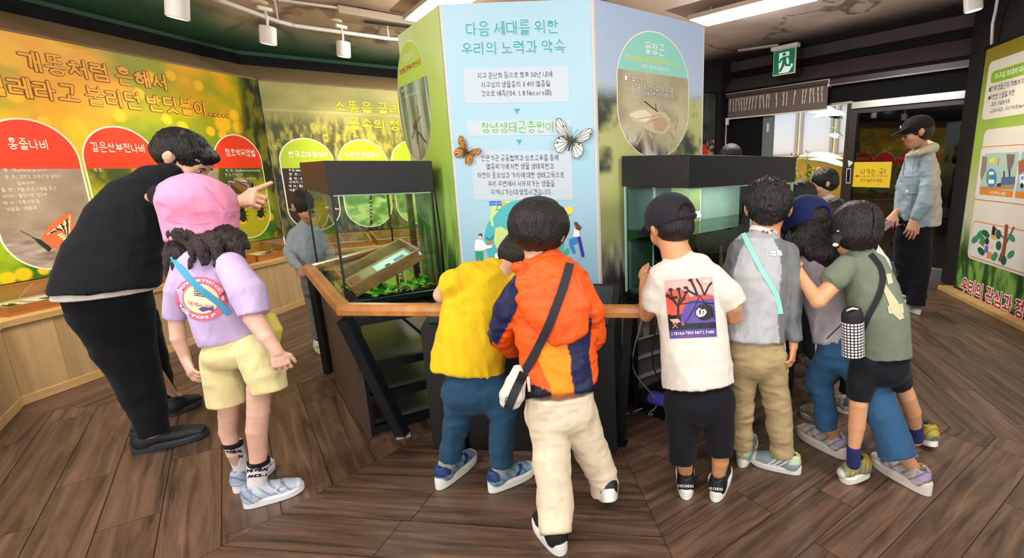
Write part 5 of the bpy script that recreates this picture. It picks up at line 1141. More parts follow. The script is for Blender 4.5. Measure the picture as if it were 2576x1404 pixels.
for (x, y), (tx, ty), wv in (((2120, 400), (2005, 390), .22), ((2130, 420), (2030, 400), .2), ((2090, 320), (2118, 352), .16), ((2118, 300), (2000, 265), .34), ((2125, 290), (2035, 300), .3), ((2110, 350), (2085, 345), .14)):
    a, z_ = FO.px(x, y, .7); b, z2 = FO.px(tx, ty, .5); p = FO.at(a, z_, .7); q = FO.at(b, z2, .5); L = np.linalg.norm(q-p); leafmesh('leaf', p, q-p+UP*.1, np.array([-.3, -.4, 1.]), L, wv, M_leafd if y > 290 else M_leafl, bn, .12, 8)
sh = thing('shrub', 'wispy small leaved shrub in front of the yellow outside wall', 'plant', FO.at(FO.px(2060, 480)[0], 0, .6)); sp_ = FO.at(FO.px(2058, 480)[0], .0, .6)
rs = random.Random(5)
for i in range(7):
    e_ = sp_+UP*rs.uniform(.9, 1.5)+FO.u*rs.uniform(-.35, .4)+FO.n*rs.uniform(-.2, .2); pts = cr([sp_+UP*.3, (sp_+e_)/2+UP*.1+FO.u*rs.uniform(-.1, .1), e_], 5); b_ = tube('branch', pts, .004, mat('bark', '6a5a30', .7), sh, n=5)
    V = []; F = []
    for p in pts[2:]:
        for _ in range(9): d_ = np.array([rs.uniform(-1, 1), rs.uniform(-1, 1), rs.uniform(-.3, 1)]); d_ = nrmz(d_); s_ = nrmz(np.cross(d_, UP+.1)); k = len(V); V += [p, p+d_*.04+s_*.018, p+d_*.08, p+d_*.04-s_*.018]; F.append((k, k+1, k+2, k+3))
    mk('foliage', V, F, M_leaf, b_, kind='stuff')

# ================================================================== handrail round the tanks
M_rail = woodmat('rail_wood', 'b06e34', 'cf8f4e', axis=1, rough=.3, scale=6, rnd=.04, bump=.03, coat=.4)
RZ = .672; rl, rr2 = FL(849, 796, RZ), FL(1607, 802, RZ)
rA, rC = hd(-39.5), hd(50.5)
hr = thing('handrail', 'rounded wooden handrail running round the tanks at child height', 'handrail', ((rl+rr2)/2)*np.array([1, 1, 0]))
inn = np.array([.1, 1, 0])*.03
r0 = rl+rA*1.2; r1 = rr2+rC*1.2
V_ = [r0+hd(5.5)*.9, r0, rl, rr2, r1, r1+hd(5.5)*1.0]
def railseg(a, b):
    t = nrmz(b-a); s_ = np.cross(t, UP); s_ = -s_ if s_ @ (np.array([*CT, 0])-(a+b)/2*np.array([1, 1, 0])) < 0 else s_
    pr = [(0, .004), (.006, 0), (.05, 0), (.058, .006), (.062, .025), (.058, .042), (.046, .05), (.016, .05), (.004, .044), (-.002, .025)]
    return t, s_, pr
corner = []
for i in range(len(V_)-1):
    t, s_, pr = railseg(V_[i], V_[i+1]); L = np.linalg.norm(V_[i+1]-V_[i]); tt = math.tan(math.radians(22.5)); W = []
    for end, base in ((0, V_[i]), (1, V_[i+1])):
        for x, z_ in pr:
            m_ = 0 if (i == 0 and end == 0) or (i == len(V_)-2 and end == 1) else x*tt
            W.append(base+s_*x+UP*z_+t*(m_ if end == 0 else -m_))
    n = len(pr); F = [tuple(range(n)), tuple(range(2*n-1, n-1, -1))]+[(k, n+k, n+(k+1) % n, (k+1) % n) for k in range(n)]
    o = mk('rail', W, F, M_rail, hr)
    bm_ = bmesh.new(); bm_.from_mesh(o.data); bmesh.ops.recalc_face_normals(bm_, faces=bm_.faces); bm_.to_mesh(o.data); bm_.free()
def post(a, b, w_=.035, m=M_blackmetal, name='post', par=hr): return beam(name, a, b, w_, w_, m, par, ref=np.array([0.1, 1, 0]))
b0_ = FL(1014, 1096); t0_ = rl+rA*.02+UP*-.03+inn*1.5; post(b0_+UP*.004, t0_, .05, mat('brace_navy', '10141c', .5), 'brace'); ebox('foot_plate', b0_+UP*.003, .032, .03, .003, 60, mat('plate_pale', 'b0a498', .5), hr)
b1_ = FL(1562, 1116); post(b1_+UP*.004, rr2+np.array([-.045, .05, 0]), .036, M_blackmetal); ebox('foot_plate', b1_+UP*.003, .03, .03, .003, 10, M_blackmetal, hr)
rm = rl*(1-.37)+rr2*.37; ebox('bracket', rm+np.array([0, .035, -.045]), .022, .01, .045, 95, mat('bracket_tan', '8a6a48', .6), hr, bevel=.002); post(rm+np.array([0, .05, -.67]), rm+np.array([0, .05, -.05]), .03)
post(r0*np.array([1, 1, 0])+hd(60)*.05+UP*.004, r0+hd(60)*.04, .04); post(r1*np.array([1, 1, 0])-hd(60)*.05+UP*.004, r1-hd(60)*.04, .04)

# black plinth in front of the column with sloped top
FD = Fr(FL(1090, 1130)*np.array([1, 1, 0]), 93.0); bw = float((FL(1553, 1134)-FL(1090, 1130)) @ FD.u)
bx = thing('plinth', 'black sloped top display plinth standing under the handrail before the column', 'plinth', FD.at(bw/2, 0, -.15))
V = [FD.at(a, z_, d) for a in (0, bw) for d, z_ in ((0, .004), (0, .60), (-.30, .74), (-.30, .004))]
bev(mk('cabinet', V, [(0, 1, 2, 3), (7, 6, 5, 4), (0, 4, 5, 1), (1, 5, 6, 2), (2, 6, 7, 3), (3, 7, 4, 0)], M_black, bx), .003)
nt = nrmz(np.cross(FD.u, FD.at(0, .74, -.30)-FD.at(0, .60, 0))); nt = nt if nt[2] > 0 else -nt
def sl(u, v, o_=0): return FD.at(u, .60+.14*v, -.30*v)+nt*o_
for nm, u0, u1, v0, v1, m_ in (('graphic_sheet', .03, bw-.03, .1, .92, mat('sheet_grey', '33363a', .3)), ('paper_slip', .07, .25, .2, .55, M_white)):
    V = [sl(u, v, o_) for o_ in ((.001, .004) if nm[0] == 'g' else (.004, .006)) for u, v in ((u0, v0), (u1, v0), (u1, v1), (u0, v1))]; mk(nm, V, BF, m_, bx)

# left stand and tank
def inward(a): return hd(a)
cL = np.array([-1.351, 2.2, 0]); FS = Fr(cL, 50.5); FSs = Fr(cL+hd(-39.5)*.98, 140.5)
sd = thing('tank_stand', 'black steel shelf stand with brown side panel under the left glass tank', 'stand', cL+hd(50.5)*.2+hd(-39.5)*.45)
FSs.box('side_panel', 0, .98, .005, .63, -.018, 0, mat('panel_brown', '4a3a30', .5, bump=.05), sd)
for a in (0.002, .40):
    for d in (-.03, -.96): FS.box('post', a, a+.036, .004, .62, d-.036, d, M_blackmetal, sd)
for z_ in (.004, .17, .33, .57):
    FS.box('crossbar', .038, .40, z_, z_+.04, -.066, -.03, M_blackmetal, sd); FS.box('crossbar', .038, .40, z_, z_+.04, -.996, -.96, M_blackmetal, sd)
    FS.box('shelf', .03, .41, z_+.01, z_+.02, -.95, -.07, mat('shelf_grey', '5c6462', .4), sd); FS.box('side_bar', .40, .436, z_, z_+.036, -.96, -.066, M_blackmetal, sd)
def tank(o, hC, LC, LA, z0, z1, z2, label, canopy_hole=None, posts=True, water=None):
    """o: near corner; long heading hC-90.. ; LC width along hC, LA length along hC-90"""
    u, v = hd(hC), hd(hC-90); o = np.array([o[0], o[1], 0]); t = thing('glass_tank', label, 'tank', o+u*LC/2+v*LA/2+UP*z0)
    def bx_(nm, a0, a1, b0, b1, q0, q1, m_, bevel=0, par=t):
        c = o+u*(a0+a1)/2+v*(b0+b1)/2+UP*(q0+q1)/2; x = mk(nm, bxe(c, u*(a1-a0)/2, v*(b1-b0)/2, UP*(q1-q0)/2), BF, m_, par)
        if bevel: bev(x, bevel)
        return x
    g = .006
    bx_('base_tray', -.008, LC+.008, -.008, LA+.008, z0, z0+.03, mat('tray_dark', '0e1a1a', .2), .003)
    bx_('glass_pane', 0, LC, 0, g, z0+.03, z1, M_glass); bx_('glass_pane', 0, LC, LA-g, LA, z0+.03, z1, M_glass)
    bx_('glass_pane', 0, g, g, LA-g, z0+.03, z1, M_glass); bx_('glass_pane', LC-g, LC, g, LA-g, z0+.03, z1, M_glass)
    for a in (0, LC):
        for b in (0, LA): bx_('corner_seal' , a-.005, a+.005, b-.005, b+.005, z0+.03, z1, M_blackmetal if posts else M_gedge)
    c_ = bx_('canopy', -.012, LC+.012, -.012, LA+.012, z1-.012, z2, M_black, .003)
    for b in (-.001, LA-.001): bx_('rim', .005, LC-.005, b, b+.003, z1-.02, z1-.012, M_gedge)
    return t, bx_, o, u, v
TLo = (-1.452, 2.349); tl, bxl, oL, uL, vL = tank(TLo, 50.5, .45, .95, .63, 1.19, 1.333, 'open glass terrarium with black hood and green floating plants on the left')
bxl('rear_post', .445, .475, .46, .49, .66, 1.19, M_blackmetal)
tube('cable', [oL+uL*.465+UP*1.2, oL+uL*.475+vL*.02+UP*1.1, oL+uL*.485+vL*.03+UP*.9, oL+uL*.48+vL*.03+UP*.6], .005, M_blackmetal, tl)
# specimen case leaning inside the tank
cs = thing('specimen_box', 'wooden specimen box with glass lid leaning inside the left tank', 'case', P(960, 700, 2.5))
Cc, Bc, Dc = P(880, 723, 2.405), P(1056, 626, 2.62), P(836, 690, 2.68)
ex_, ey_ = Bc-Cc, Dc-Cc; ey_ = ey_-nrmz(ex_)*(ey_ @ nrmz(ex_)); ey_ = nrmz(ey_)*.385; nn = nrmz(np.cross(ex_, ey_)); nn = nn if nn[2] > 0 else -nn; TH = .062
def sb_(nm, u0, u1, v0, v1, h0, h1, m_, par=cs, bevel=0):
    V = [Cc+ex_*u+ey_*v+nn*h for h in (h0, h1) for u, v in ((u0, v0), (u1, v0), (u1, v1), (u0, v1))]; x = mk(nm, V, BF, m_, par)
    if bevel: bev(x, bevel)
    return x
M_box = woodmat('box_wood', '7d5630', 'a97c4a', axis=0, rough=.4, scale=7, rnd=.05, bump=.05)
sb_('side', 0, 1, 0, .04, -TH, 0, M_box, bevel=.002); sb_('side', 0, 1, .96, 1, -TH, 0, M_box); sb_('side', 0, .03, .04, .96, -TH, 0, M_box); sb_('side', .97, 1, .04, .96, -TH, 0, M_box)
sb_('floor_board', .03, .97, .04, .96, -TH, -TH+.008, mat('case_floor'), ); sb_('glass_lid', .02, .98, .03, .97, -.006, -.003, M_glass); sb_('card', .42, .92, .15, .8, -TH+.01, -TH+.012, mat('card_blue', 'eef6f6', .6)); sb_('printed_block', .7, .85, .35, .62, -TH+.0125, -TH+.0135, mat('block_grey', '8a9a9c', .6))
sb_('label', .955, .985, -.004, 0, -.032, -.01, M_white); sb_('orange_card', .06, .2, .2, .8, -TH+.01, -TH+.012, mat('orange_card', 'c8743a', .6))
o = sb_('specimen', .55, .62, .44, .5, -TH+.013, -TH+.02, mat('specimen_brown'), bevel=.003)
wp = thing('water_plants', 'bright green round leaved floating plants along the tank front', 'plant', oL+uL*.2+vL*.05+UP*.66)
lv = []
for i in range(90):
    u_ = rng.uniform(.02, .43); v_ = rng.uniform(.015, .16) if i < 72 else rng.uniform(.3, .9); a_ = rng.uniform(0, 6.28); p = oL+uL*u_+vL*v_+UP*(.668+rng.uniform(0, .03)+.02*v_/.16*(i < 72)); r_ = rng.uniform(.012, .024)
    tl_ = np.array([math.cos(a_)*.45, math.sin(a_)*.45, .8]); d_ = nrmz(np.cross(tl_, [math.sin(a_), -math.cos(a_), .2])); s_ = nrmz(np.cross(d_, tl_)); n_ = np.cross(s_, d_)
    V = [p+d_*r_*.3-n_*.003]; m_ = 10
    for k in range(m_): th_ = 2*math.pi*k/m_; rr_ = r_*(1-.25*(k == 0)); V.append(p+(d_*math.cos(th_)+s_*math.sin(th_)*.85)*rr_+n_*.004*math.cos(2*th_)+d_*r_*.3)
    V += [q-n_*.0012 for q in V]; F = [(0, 1+k, 1+(k+1) % m_) for k in range(m_)]+[(m_+1, m_+2+(k+1) % m_, m_+2+k) for k in range(m_)]+[(1+k, m_+2+k, m_+2+(k+1) % m_, 1+(k+1) % m_) for k in range(m_)]
    mk('leaf', V, F, [mat('lettuce', '58b82c', .4), mat('lettuce_b', '7ccf45', .4), mat('lettuce_c', '3f9424', .4)][i % 3], wp, smooth=True)
mk('water', bxe(oL+uL*.225+vL*.475+UP*.662, uL*.215, vL*.46, UP*.002), BF, mat('dark_water', '0c2018', .05), wp)

def mistmat():
    if 'misted_glass' in MATS: return MATS['misted_glass']
    M = bpy.data.materials.new('misted_glass'); M.use_nodes = True; n = M.node_tree.nodes; l = M.node_tree.links; n.remove(n['Principled BSDF'])
    t = n.new('ShaderNodeBsdfTransparent'); d = n.new('ShaderNodeBsdfDiffuse'); d.inputs[0].default_value = (.8, .86, .83, 1); r = n.new('ShaderNodeBsdfTranslucent'); r.inputs[0].default_value = (.8, .86, .83, 1)
    a = n.new('ShaderNodeMixShader'); l.new(d.outputs[0], a.inputs[1]); l.new(r.outputs[0], a.inputs[2]); b = n.new('ShaderNodeMixShader'); no = n.new('ShaderNodeTexNoise'); no.inputs['Scale'].default_value = 4
    tc = n.new('ShaderNodeTexCoord'); l.new(tc.outputs['Object'], no.inputs[0]); mr = n.new('ShaderNodeMapRange'); mr.inputs[1].default_value = .35; mr.inputs[2].default_value = .65; mr.inputs[3].default_value = .6; mr.inputs[4].default_value = 1.0
    l.new(no.outputs[0], mr.inputs[0]); l.new(mr.outputs[0], b.inputs[0]); l.new(t.outputs[0], b.inputs[1]); l.new(a.outputs[0], b.inputs[2]); l.new(b.outputs[0], n['Material Output'].inputs[0]); MATS['misted_glass'] = M; return M
# right stand, tank
TRo = np.array([.2, 2.285, 0]); tr_, bxr, oR, uR, vR = tank(TRo, 41, 1.09, .385, .63, 1.215, 1.35, 'glass aquarium with black hood and cloudy green water on the right', posts=False)
bxr('inner_floor', .006, 1.084, .006, .379, .925, .935, glassmat('green_glass', 'a8cbb4'))
bxr('water', .008, 1.082, .008, .377, .936, .985, glassmat('green_water', '9fc4a4', 1.33))
bxr('divider', .60, .606, .006, .379, .935, 1.2, M_glass); bxr('divider_seal', .596, .61, .0, .008, .935, 1.2, M_gedge)
bxr('divider', .006, .60, .2, .205, .66, .92, glassmat('blue_pane', '4a7a94'))
bxr('water_pipe', .10, .11, .28, .29, .7, 1.2, M_white); bxr('back_sheet', .61, 1.08, .36, .378, .94, 1.19, mistmat()); bxr('back_sheet', .01, .6, .36, .378, .67, 1.19, mat('back_dark', '4e6462', .4, vary=.3, vscale=4))
bxr('gravel_tray', .01, .2, .01, .37, .66, .675, mat('gravel', '4a4a3c', .8, bump=.8, bscale=150))
sp2 = thing('pale_plants', 'small pale green rosette plants in the low corner of the right tank', 'plant', oR+uR*.05+vR*.3+UP*.68)
for i in range(30):
    p = oR+uR*rng.uniform(.02, .14)+vR*rng.uniform(.22, .36)+UP*(.68+rng.uniform(0, .035)); a_ = rng.uniform(0, 6.28); leafmesh('leaf', p, np.array([math.cos(a_), math.sin(a_), .9]), np.array([-math.cos(a_), -math.sin(a_), .8]), .026, .016, mat('pale_leaf', 'a9b878', .5), sp2, .3, 3)
s2_ = thing('tank_stand', 'black steel frame stand under the right aquarium', 'stand', oR+uR*.5+vR*.19)
def bs(nm, a0, a1, b0, b1, q0, q1, m_=M_blackmetal): return mk(nm, bxe(oR+uR*(a0+a1)/2+vR*(b0+b1)/2+UP*(q0+q1)/2, uR*(a1-a0)/2, vR*(b1-b0)/2, UP*(q1-q0)/2), BF, m_, s2_)
for a in (.0, .52, 1.05):
    for b in (0.0, .345): bs('post', a, a+.04, b, b+.04, .004, .62)
for z_ in (.004, .585):
    for b in (0., .345): bs('crossbar', .04, 1.05, b, b+.04, z_, z_+.045)
    for a in (0., 1.05): bs('side_bar', a, a+.04, .04, .345, z_, z_+.045)
bs('shelf', .0, 1.09, .0, .385, .05, .062, mat('shelf_black', '141518', .4))
bs('back_panel', .56, 1.05, .05, .06, .07, .58, M_black)
for o_, u_, v_, a_, b_, z_, pw, an in ((oR, uR, vR, .55, .19, 1.195, 3.2, 41), (oL, uL, vL, .225, .5, 1.172, 2.5, -39.5)):   # added fill lights under the hoods, to brighten the tank insides
    area('hood_fill', tuple(o_+u_*a_+v_*b_+UP*z_), (0, 0, math.radians(90-an)), .8, .12, pw, (.9, 1, .97))
# purple bottle lying on the stand's lower shelf, cables
bt = thing('bottle', 'purple plastic bottle lying on the lower shelf of the right stand', 'bottle', FL(1652, 1010, .1)); pv = mat('purple_plastic', '5a4cc8', .3)
pa, pc = FL(1634, 998, .105), FL(1634, 998, .105)+hd(118)*.19; ax_ = nrmz(pc-pa)
tube('body', [pa, pa+ax_*.01, pa+ax_*.15, pa+ax_*.17], [.030, .036, .036, .02], pv, bt, n=20); tube('cap', [pa+ax_*.168, pa+ax_*.195], .018, mat('cap_dark', '22202c', .4), bt, n=16)
cm = mat('cable_black', '101012', .5); cg = mat('cable_grey', '8a8a84', .5)
cz = thing('cables', 'loose black and grey cables hanging behind the legs beside the column', 'cable', (-.15, 2.45, 0))
rc = random.Random(3)
for i in range(6):
    x0 = -.16+.075*i; pts = cr([np.array([x0, 2.40+.01*i, .55]), np.array([x0+rc.uniform(-.05, .08), 2.38, .3]), np.array([x0+rc.uniform(-.06, .1), 2.4, .06+.02*i]), np.array([x0+rc.uniform(.0, .12), 2.42, .012]), np.array([x0+.15, 2.42, .05])], 6)
    tube('cable', pts, .004, cm if i % 2 else cg, cz, n=6)
for i in range(4):
    c_ = FL(1590, 1020)+np.array([.03*i, .02*i, .012]); tube('cable_loop', [c_+np.array([.09*math.cos(t)*1.4, .07*math.sin(t), .004*i]) for t in np.linspace(0, 6.0, 22)], .004, cm, cz, n=6)
for k, z_ in ((0, .12), (1, .12), (0, .24), (1, .24)): fP[k].box('base_rail', .03, .70, z_, z_+.015, .0-.02, .0, mat('pale_metal'), col_)
# things seen far back in the left tank reflection are left to the glass itself
# ================================================================== people
G = lambda x, y: FL(x, y)          # floor point under a pixel
def AN(h, t, z=.075, q=.2):   # ankle centre of a shoe from its heel and toe pixels
    a, b = FL(*h), FL(*t); p_ = a+(b-a)*q+UP*z; x_, y_, _ = proj(p_); return (float(x_), float(y_), float(p_[1]))
def flatcol(h): return lambda x, y, V: np.tile(hexc(h), (len(x), 1))
def inpoly(x, y, poly):
    r = np.zeros(len(x), bool); n = len(poly)
    for i in range(n):
        (x0, y0), (x1, y1) = poly[i], poly[(i+1) % n]; c = ((y0 > y) != (y1 > y)) & (x < (x1-x0)*(y-y0)/((y1-y0) or 1e-9)+x0); r ^= c
    return r
def seam(name, bv, pts, w, m, par, off=.002):   # thin raised stitch line on cloth
    out = [decal_ray(bv, x, y, off) for x, y in pts]; out = [o for o in out if o is not None]
    if len(out) > 1: tube(name, cr(out, 4), w, m, par, n=5)

# ---------------------------------------------------------------- boy in orange jacket
p = person('child seen from behind in orange and navy hooded windbreaker and cream trousers', G(1440, 1330))
R = hrot(8, 12); s = .106; c = P(1358, 590, 1.80); hp, hs = head_prims(c, s, R)
body(p, hp+chain([(1352, 625, 1.79, 34), (1362, 690, 1.76, 42)]), hs, 'd8a384', hubs=((1385, 730, 1.77), (1412, 1010, 1.65))); face(c, s, R, p, 0)
h_ = hair('hair', c, s, R, hairmat('1a1412'), p, [((0, -.1, .34), (1.02, 1.1, .94)), ((0, -.25, -.02), (.9, .86, .6))], amp=.0025, freq=(55, 55, 8), subs=[((0, .95, -.35), (.75, .6, .7)), ((-1.02, .0, -.36), (.32, .42, .44)), ((1.02, .0, -.36), (.32, .42, .44))])
j_or, j_nv, j_yl = hexc('e85a1e'), hexc('1f2548'), hexc('ee8a1e')
navyL = [(1225, 900), (1222, 780), (1262, 700), (1296, 690), (1312, 720), (1304, 770), (1290, 800), (1262, 850), (1252, 868), (1240, 860)]
navyM = [(1425, 862), (1440, 830), (1478, 800), (1490, 800), (1486, 850), (1482, 890), (1488, 935), (1500, 1000), (1446, 992), (1436, 940), (1437, 905)]
yel = [(1362, 868), (1380, 858), (1425, 862), (1437, 905), (1436, 940), (1446, 1005), (1390, 1010), (1384, 970), (1368, 940), (1355, 910)]
dark = [(1300, 965), (1345, 968), (1384, 985), (1392, 1015), (1300, 1010)]; dark2 = [(1478, 985), (1500, 960), (1520, 935), (1520, 1000), (1480, 1000)]
def colO(x, y, V):
    c_ = np.tile(j_or, (len(x), 1)); c_[inpoly(x, y, navyL)] = j_nv; c_[inpoly(x, y, yel)] = j_yl; c_[inpoly(x, y, navyM)] = j_nv; c_[inpoly(x, y, dark) | inpoly(x, y, dark2)] = hexc('1c1c26'); return c_
pr = chain([(1372, 668, 1.77, 58, .75), (1382, 705, 1.76, 92, .62), (1392, 770, 1.75, 104, .6), (1402, 860, 1.72, 102, .62), (1408, 930, 1.68, 98, .68), (1412, 992, 1.64, 92, .7)], flat1=True, k=.02)
pr += chain([(1322, 712, 1.76, 34), (1282, 780, 1.74, 40), (1262, 838, 1.77, 36), (1292, 868, 1.90, 30), (1330, 845, 1.98, 24)]) + chain([(1448, 712, 1.78, 36), (1482, 780, 1.76, 36), (1490, 850, 1.80, 32), (1470, 830, 1.96, 24)])
jk = garment('jacket', pr, clothmat('nylon', rough=.42, attr=True, sheen=0, bump=.7, bscale=40), p, amp=.008, freq=(9, 9, 15), seed=2, col=colO, hi=.7)
hood = garment('hood', chain([(1352, 682, 1.71, 62, .4), (1378, 720, 1.68, 88, .32), (1410, 790, 1.65, 84, .3), (1432, 845, 1.64, 52, .3)], k=.02)+chain([(1300, 672, 1.78, 12), (1350, 664, 1.73, 18), (1420, 664, 1.74, 17), (1445, 672, 1.80, 12)]), mat('cloth_hood', 'e85a1e', .42, bump=.7, bscale=40, spec=.25, stretch=(1, 1, .5)), p, amp=.007, freq=(8, 8, 13), seed=5, hi=.7)
hand = []
tr = chain([(1410, 985, 1.65, 88, .72), (1412, 1035, 1.65, 90, .72)], flat0=True, k=.02)+chain([(1378, 1040, 1.64, 52), (1385, 1110, 1.61, 49), (1390, 1200, 1.56, 46), (1398, 1280, 1.52, 45), (1398, 1342, 1.47, 42)], flat1=True, k=.02)+chain([(1452, 1040, 1.66, 50), (1486, 1130, 1.69, 43), (1514, 1190, 1.70, 38), (1522, 1240, 1.69, 36)], flat1=True, k=.02)
garment('trousers', tr, clothmat('cream', 'dccbb0'), p, amp=.006, freq=(11, 11, 16), seed=3)
cc = ('17181a', 'e6e4de', '17181a', 'e4e2dc')
shoe(p, FL(1412, 1392), FL(1352, 1302), .082, cc, style='blacklow', sole=.032, h=.06)
shoe(p, FL(1534, 1322), FL(1524, 1226), .082, cc, style='blacklow', sole=.034, pitch=-30, lift=.0, h=.06)
bag = thing('crossbody_bag', 'small cream crossbody bag with wide black strap on the orange jacket', 'bag', P(1295, 980, 1.58))
bvj = bvh(jk); bvh_ = BVHTree.FromPolygons(*(lambda a, b: (a.tolist(), b.tolist()))(*merge([BV[jk.name], BV[hood.name]])))
strap('strap', [(1432, 668, 1.7), (1418, 720, 1.6), (1398, 780, 1.6), (1368, 850, 1.6), (1345, 900, 1.6), (1318, 948, 1.58)], .030, mat('webbing', '1e1d26', .7, bump=.3, bscale=900), bag, bvh_, off=.012, n=4)
bpr = chain([(1302, 925, 1.60, 12, .6), (1298, 960, 1.58, 26, .8), (1288, 995, 1.56, 33, .8), (1284, 1012, 1.555, 28, .7)], k=.015)
bo = garment('bag_body', bpr, clothmat('canvas', 'd8cdc0'), bag, res=.004, amp=.0015)
bvb = bvh(bo); strap('centre_band', [(1318, 938, 1.5), (1300, 975, 1.5), (1284, 1012, 1.5), (1278, 1028, 1.5)], .030, mat('webbing'), bag, bvb, off=.003)
tube('zip_pull', [P(1328, 948, 1.55), P(1332, 985, 1.54)], .005, mat('pull_white', 'e8dcd4', .6), bag)
decal_polys('green_label', bvb, [('3c8a5a', [(1272, 1000), (1280, 996), (1278, 1012), (1270, 1012)])], bag)

# ---------------------------------------------------------------- child in yellow tee
p = person('child in bright yellow T-shirt and blue jeans leaning on the handrail', G(1180, 1200))
R = hrot(55, 55); s = .104; c = P(1312, 655, 2.10); hp, hs = head_prims(c, s, R)
arm = chain([(1190, 710, 1.96, 16), (1135, 712, 1.93, 26), (1112, 742, 1.94, 23), (1148, 768, 2.02, 19)], k=.015)
body(p, hp+chain([(1285, 665, 2.07, 30), (1262, 695, 2.0, 34)])+arm+chain([(1156, 990, 1.86, 16), (1157, 1045, 1.86, 16), (1135, 1120, 1.85, 18), (*AN((1108, 1228), (1196, 1150)), 16)])+chain([(1245, 990, 1.86, 16), (1266, 1050, 1.85, 16), (1262, 1130, 1.83, 18), (*AN((1238, 1236), (1345, 1186)), 16)]), hs, 'dcae90', hubs=((1225, 720, 1.98), (1195, 960, 1.87)))
face(c, s, R, p, 0)
hair('hair', c, s, R, hairmat('1a1412'), p, [((0, -.12, .28), (.9, 1.02, .88)), ((0, -.3, -.1), (.76, .75, .6))], subs=[((0, .95, -.3), (.75, .6, .8))])
ty = chain([(1262, 692, 2.03, 26), (1190, 706, 1.96, 34), (1140, 722, 1.92, 32)], k=.02)+chain([(1250, 685, 2.02, 46, .7), (1228, 712, 1.98, 84, .6), (1206, 780, 1.93, 90, .6), (1190, 850, 1.90, 94, .64), (1178, 935, 1.87, 96, .68)], flat1=True, k=.02)+chain([(1182, 706, 1.95, 36), (1146, 714, 1.92, 35), (1128, 724, 1.91, 32)], flat1=True)+chain([(1288, 715, 2.0, 30), (1308, 770, 2.03, 28)], flat1=True)
t_ = garment('shirt', ty, clothmat('yellow', 'e0b81c'), p, amp=.008, freq=(10, 10, 7), hi=.6, seed=8)
jn = chain([(1192, 930, 1.87, 74, .72), (1200, 985, 1.86, 82, .72)], k=.02)+chain([(1152, 985, 1.86, 42), (1157, 1040, 1.86, 36), (1142, 1090, 1.86, 31), (1133, 1152, 1.86, 28)], flat1=True, k=.02)+chain([(1240, 985, 1.86, 45), (1268, 1045, 1.85, 35), (1262, 1105, 1.84, 31), (1262, 1168, 1.83, 29)], flat1=True, k=.02)
jm = clothmat('denim', '24465f', .9, bump=.7); garment('jeans', jn, jm, p, amp=.007, freq=(9, 9, 20), seed=4)
sk = clothmat('sock_grey', 'a9aeaa')
for a in ([(1133, 1142, 1.86, 23), (*AN((1108, 1228), (1196, 1150)), 22)], [(1262, 1158, 1.83, 23), (*AN((1238, 1236), (1345, 1186)), 22)]): garment('sock', chain(a), sk, p, res=.005, amp=.001)
cs_ = ('7f9bb0', 'ecebe4', '1f3a72', 'e0e4e8')
shoe(p, FL(1108, 1228), FL(1196, 1150), .080, cs_, sole=.036); shoe(p, FL(1238, 1236), FL(1345, 1186), .080, cs_, sole=.036)

# ---------------------------------------------------------------- boy in white tee and black cap
p = person('boy in white printed T-shirt, black cap and black knee length trousers', G(1765, 1240))
R = hrot(-28, 22, -6); s = .106; c = P(1688, 570, 1.95); hp, hs = head_prims(c, s, R)
arms = chain([(1668, 698, 1.89, 16), (1655, 760, 1.90, 22), (1626, 790, 1.97, 20), (1622, 725, 2.05, 15), (1622, 700, 2.08, 13)], k=.015)+chain([(1785, 700, 1.88, 16), (1826, 742, 1.86, 20), (1844, 772, 1.85, 23), (1846, 795, 1.88, 22), (1812, 800, 2.0, 17)], k=.015)
hd_ = [hand_mesh(P(1622, 705, 2.08), P(1612, 682, 2.14), np.array([-.6, -.8, 0]), .12, side=1, curl=.6)]
body(p, hp+chain([(1692, 610, 1.93, 36), (1712, 668, 1.90, 44)])+arms+chain([(1718, 1130, 1.78, 25), (1722, 1160, 1.78, 22), (*AN((1726, 1252), (1722, 1165)), 17)])+chain([(1812, 1120, 1.78, 25), (1812, 1160, 1.78, 22), (*AN((1800, 1258), (1826, 1175)), 17)]), hs, 'cf9268', hd_, hubs=((1725, 730, 1.88), (1760, 980, 1.81)))
face(c, s, R, p)
hair('hair', c, s, R, hairmat('17110f'), p, [((0, -.14, .2), (.78, .92, .82)), ((0, -.3, -.2), (.68, .68, .5))], subs=[((0, .95, -.3), (.75, .65, .8)), ((-.95, -.05, -.2), (.28, .36, .44)), ((.95, -.05, -.2), (.28, .36, .44))], amp=.0015)
cp = [Ell(c+R @ (np.array([0, -.10, .34])*s), np.array([.93, 1.04, .88])*s, R, .01)]
w = lambda x, y, z: c+R @ (np.array([x, y, z])*s)
bill = wchain([w(0, .75, .34), w(0, 1.3, .22), w(0, 1.55, .12)], [(s*.72, s*.1), (s*.66, s*.07), (s*.4, s*.05)], side=R[:, 0], k=.02)
cm_ = clothmat('cap_black', '26242c', .8)
cap = garment('cap', cp+bill, cm_, p, res=.004, amp=.0012, freq=(30, 30, 30), subs=[Ell(w(0, -.05, -.36), np.array([1.5, 1.6, .46])*s, R), Ell(w(.18, -1.1, .18), np.array([.42, .36, .36])*s, R)])
tube('button', [w(0, -.1, 1.19), w(0, -.1, 1.25)], .009, cm_, p, n=10)
tube('strap', cr([w(-.25, -1.05, .06), w(.1, -1.14, .06), w(.5, -1.0, .06)], 5), .007, cm_, p); o = mk('buckle', bxe(w(.62, -.98, .06), R[:, 0]*.011, R[:, 1]*.003, R[:, 2]*.012), BF, mat('buckle_metal', 'c8b8b0', .3, .8), p)
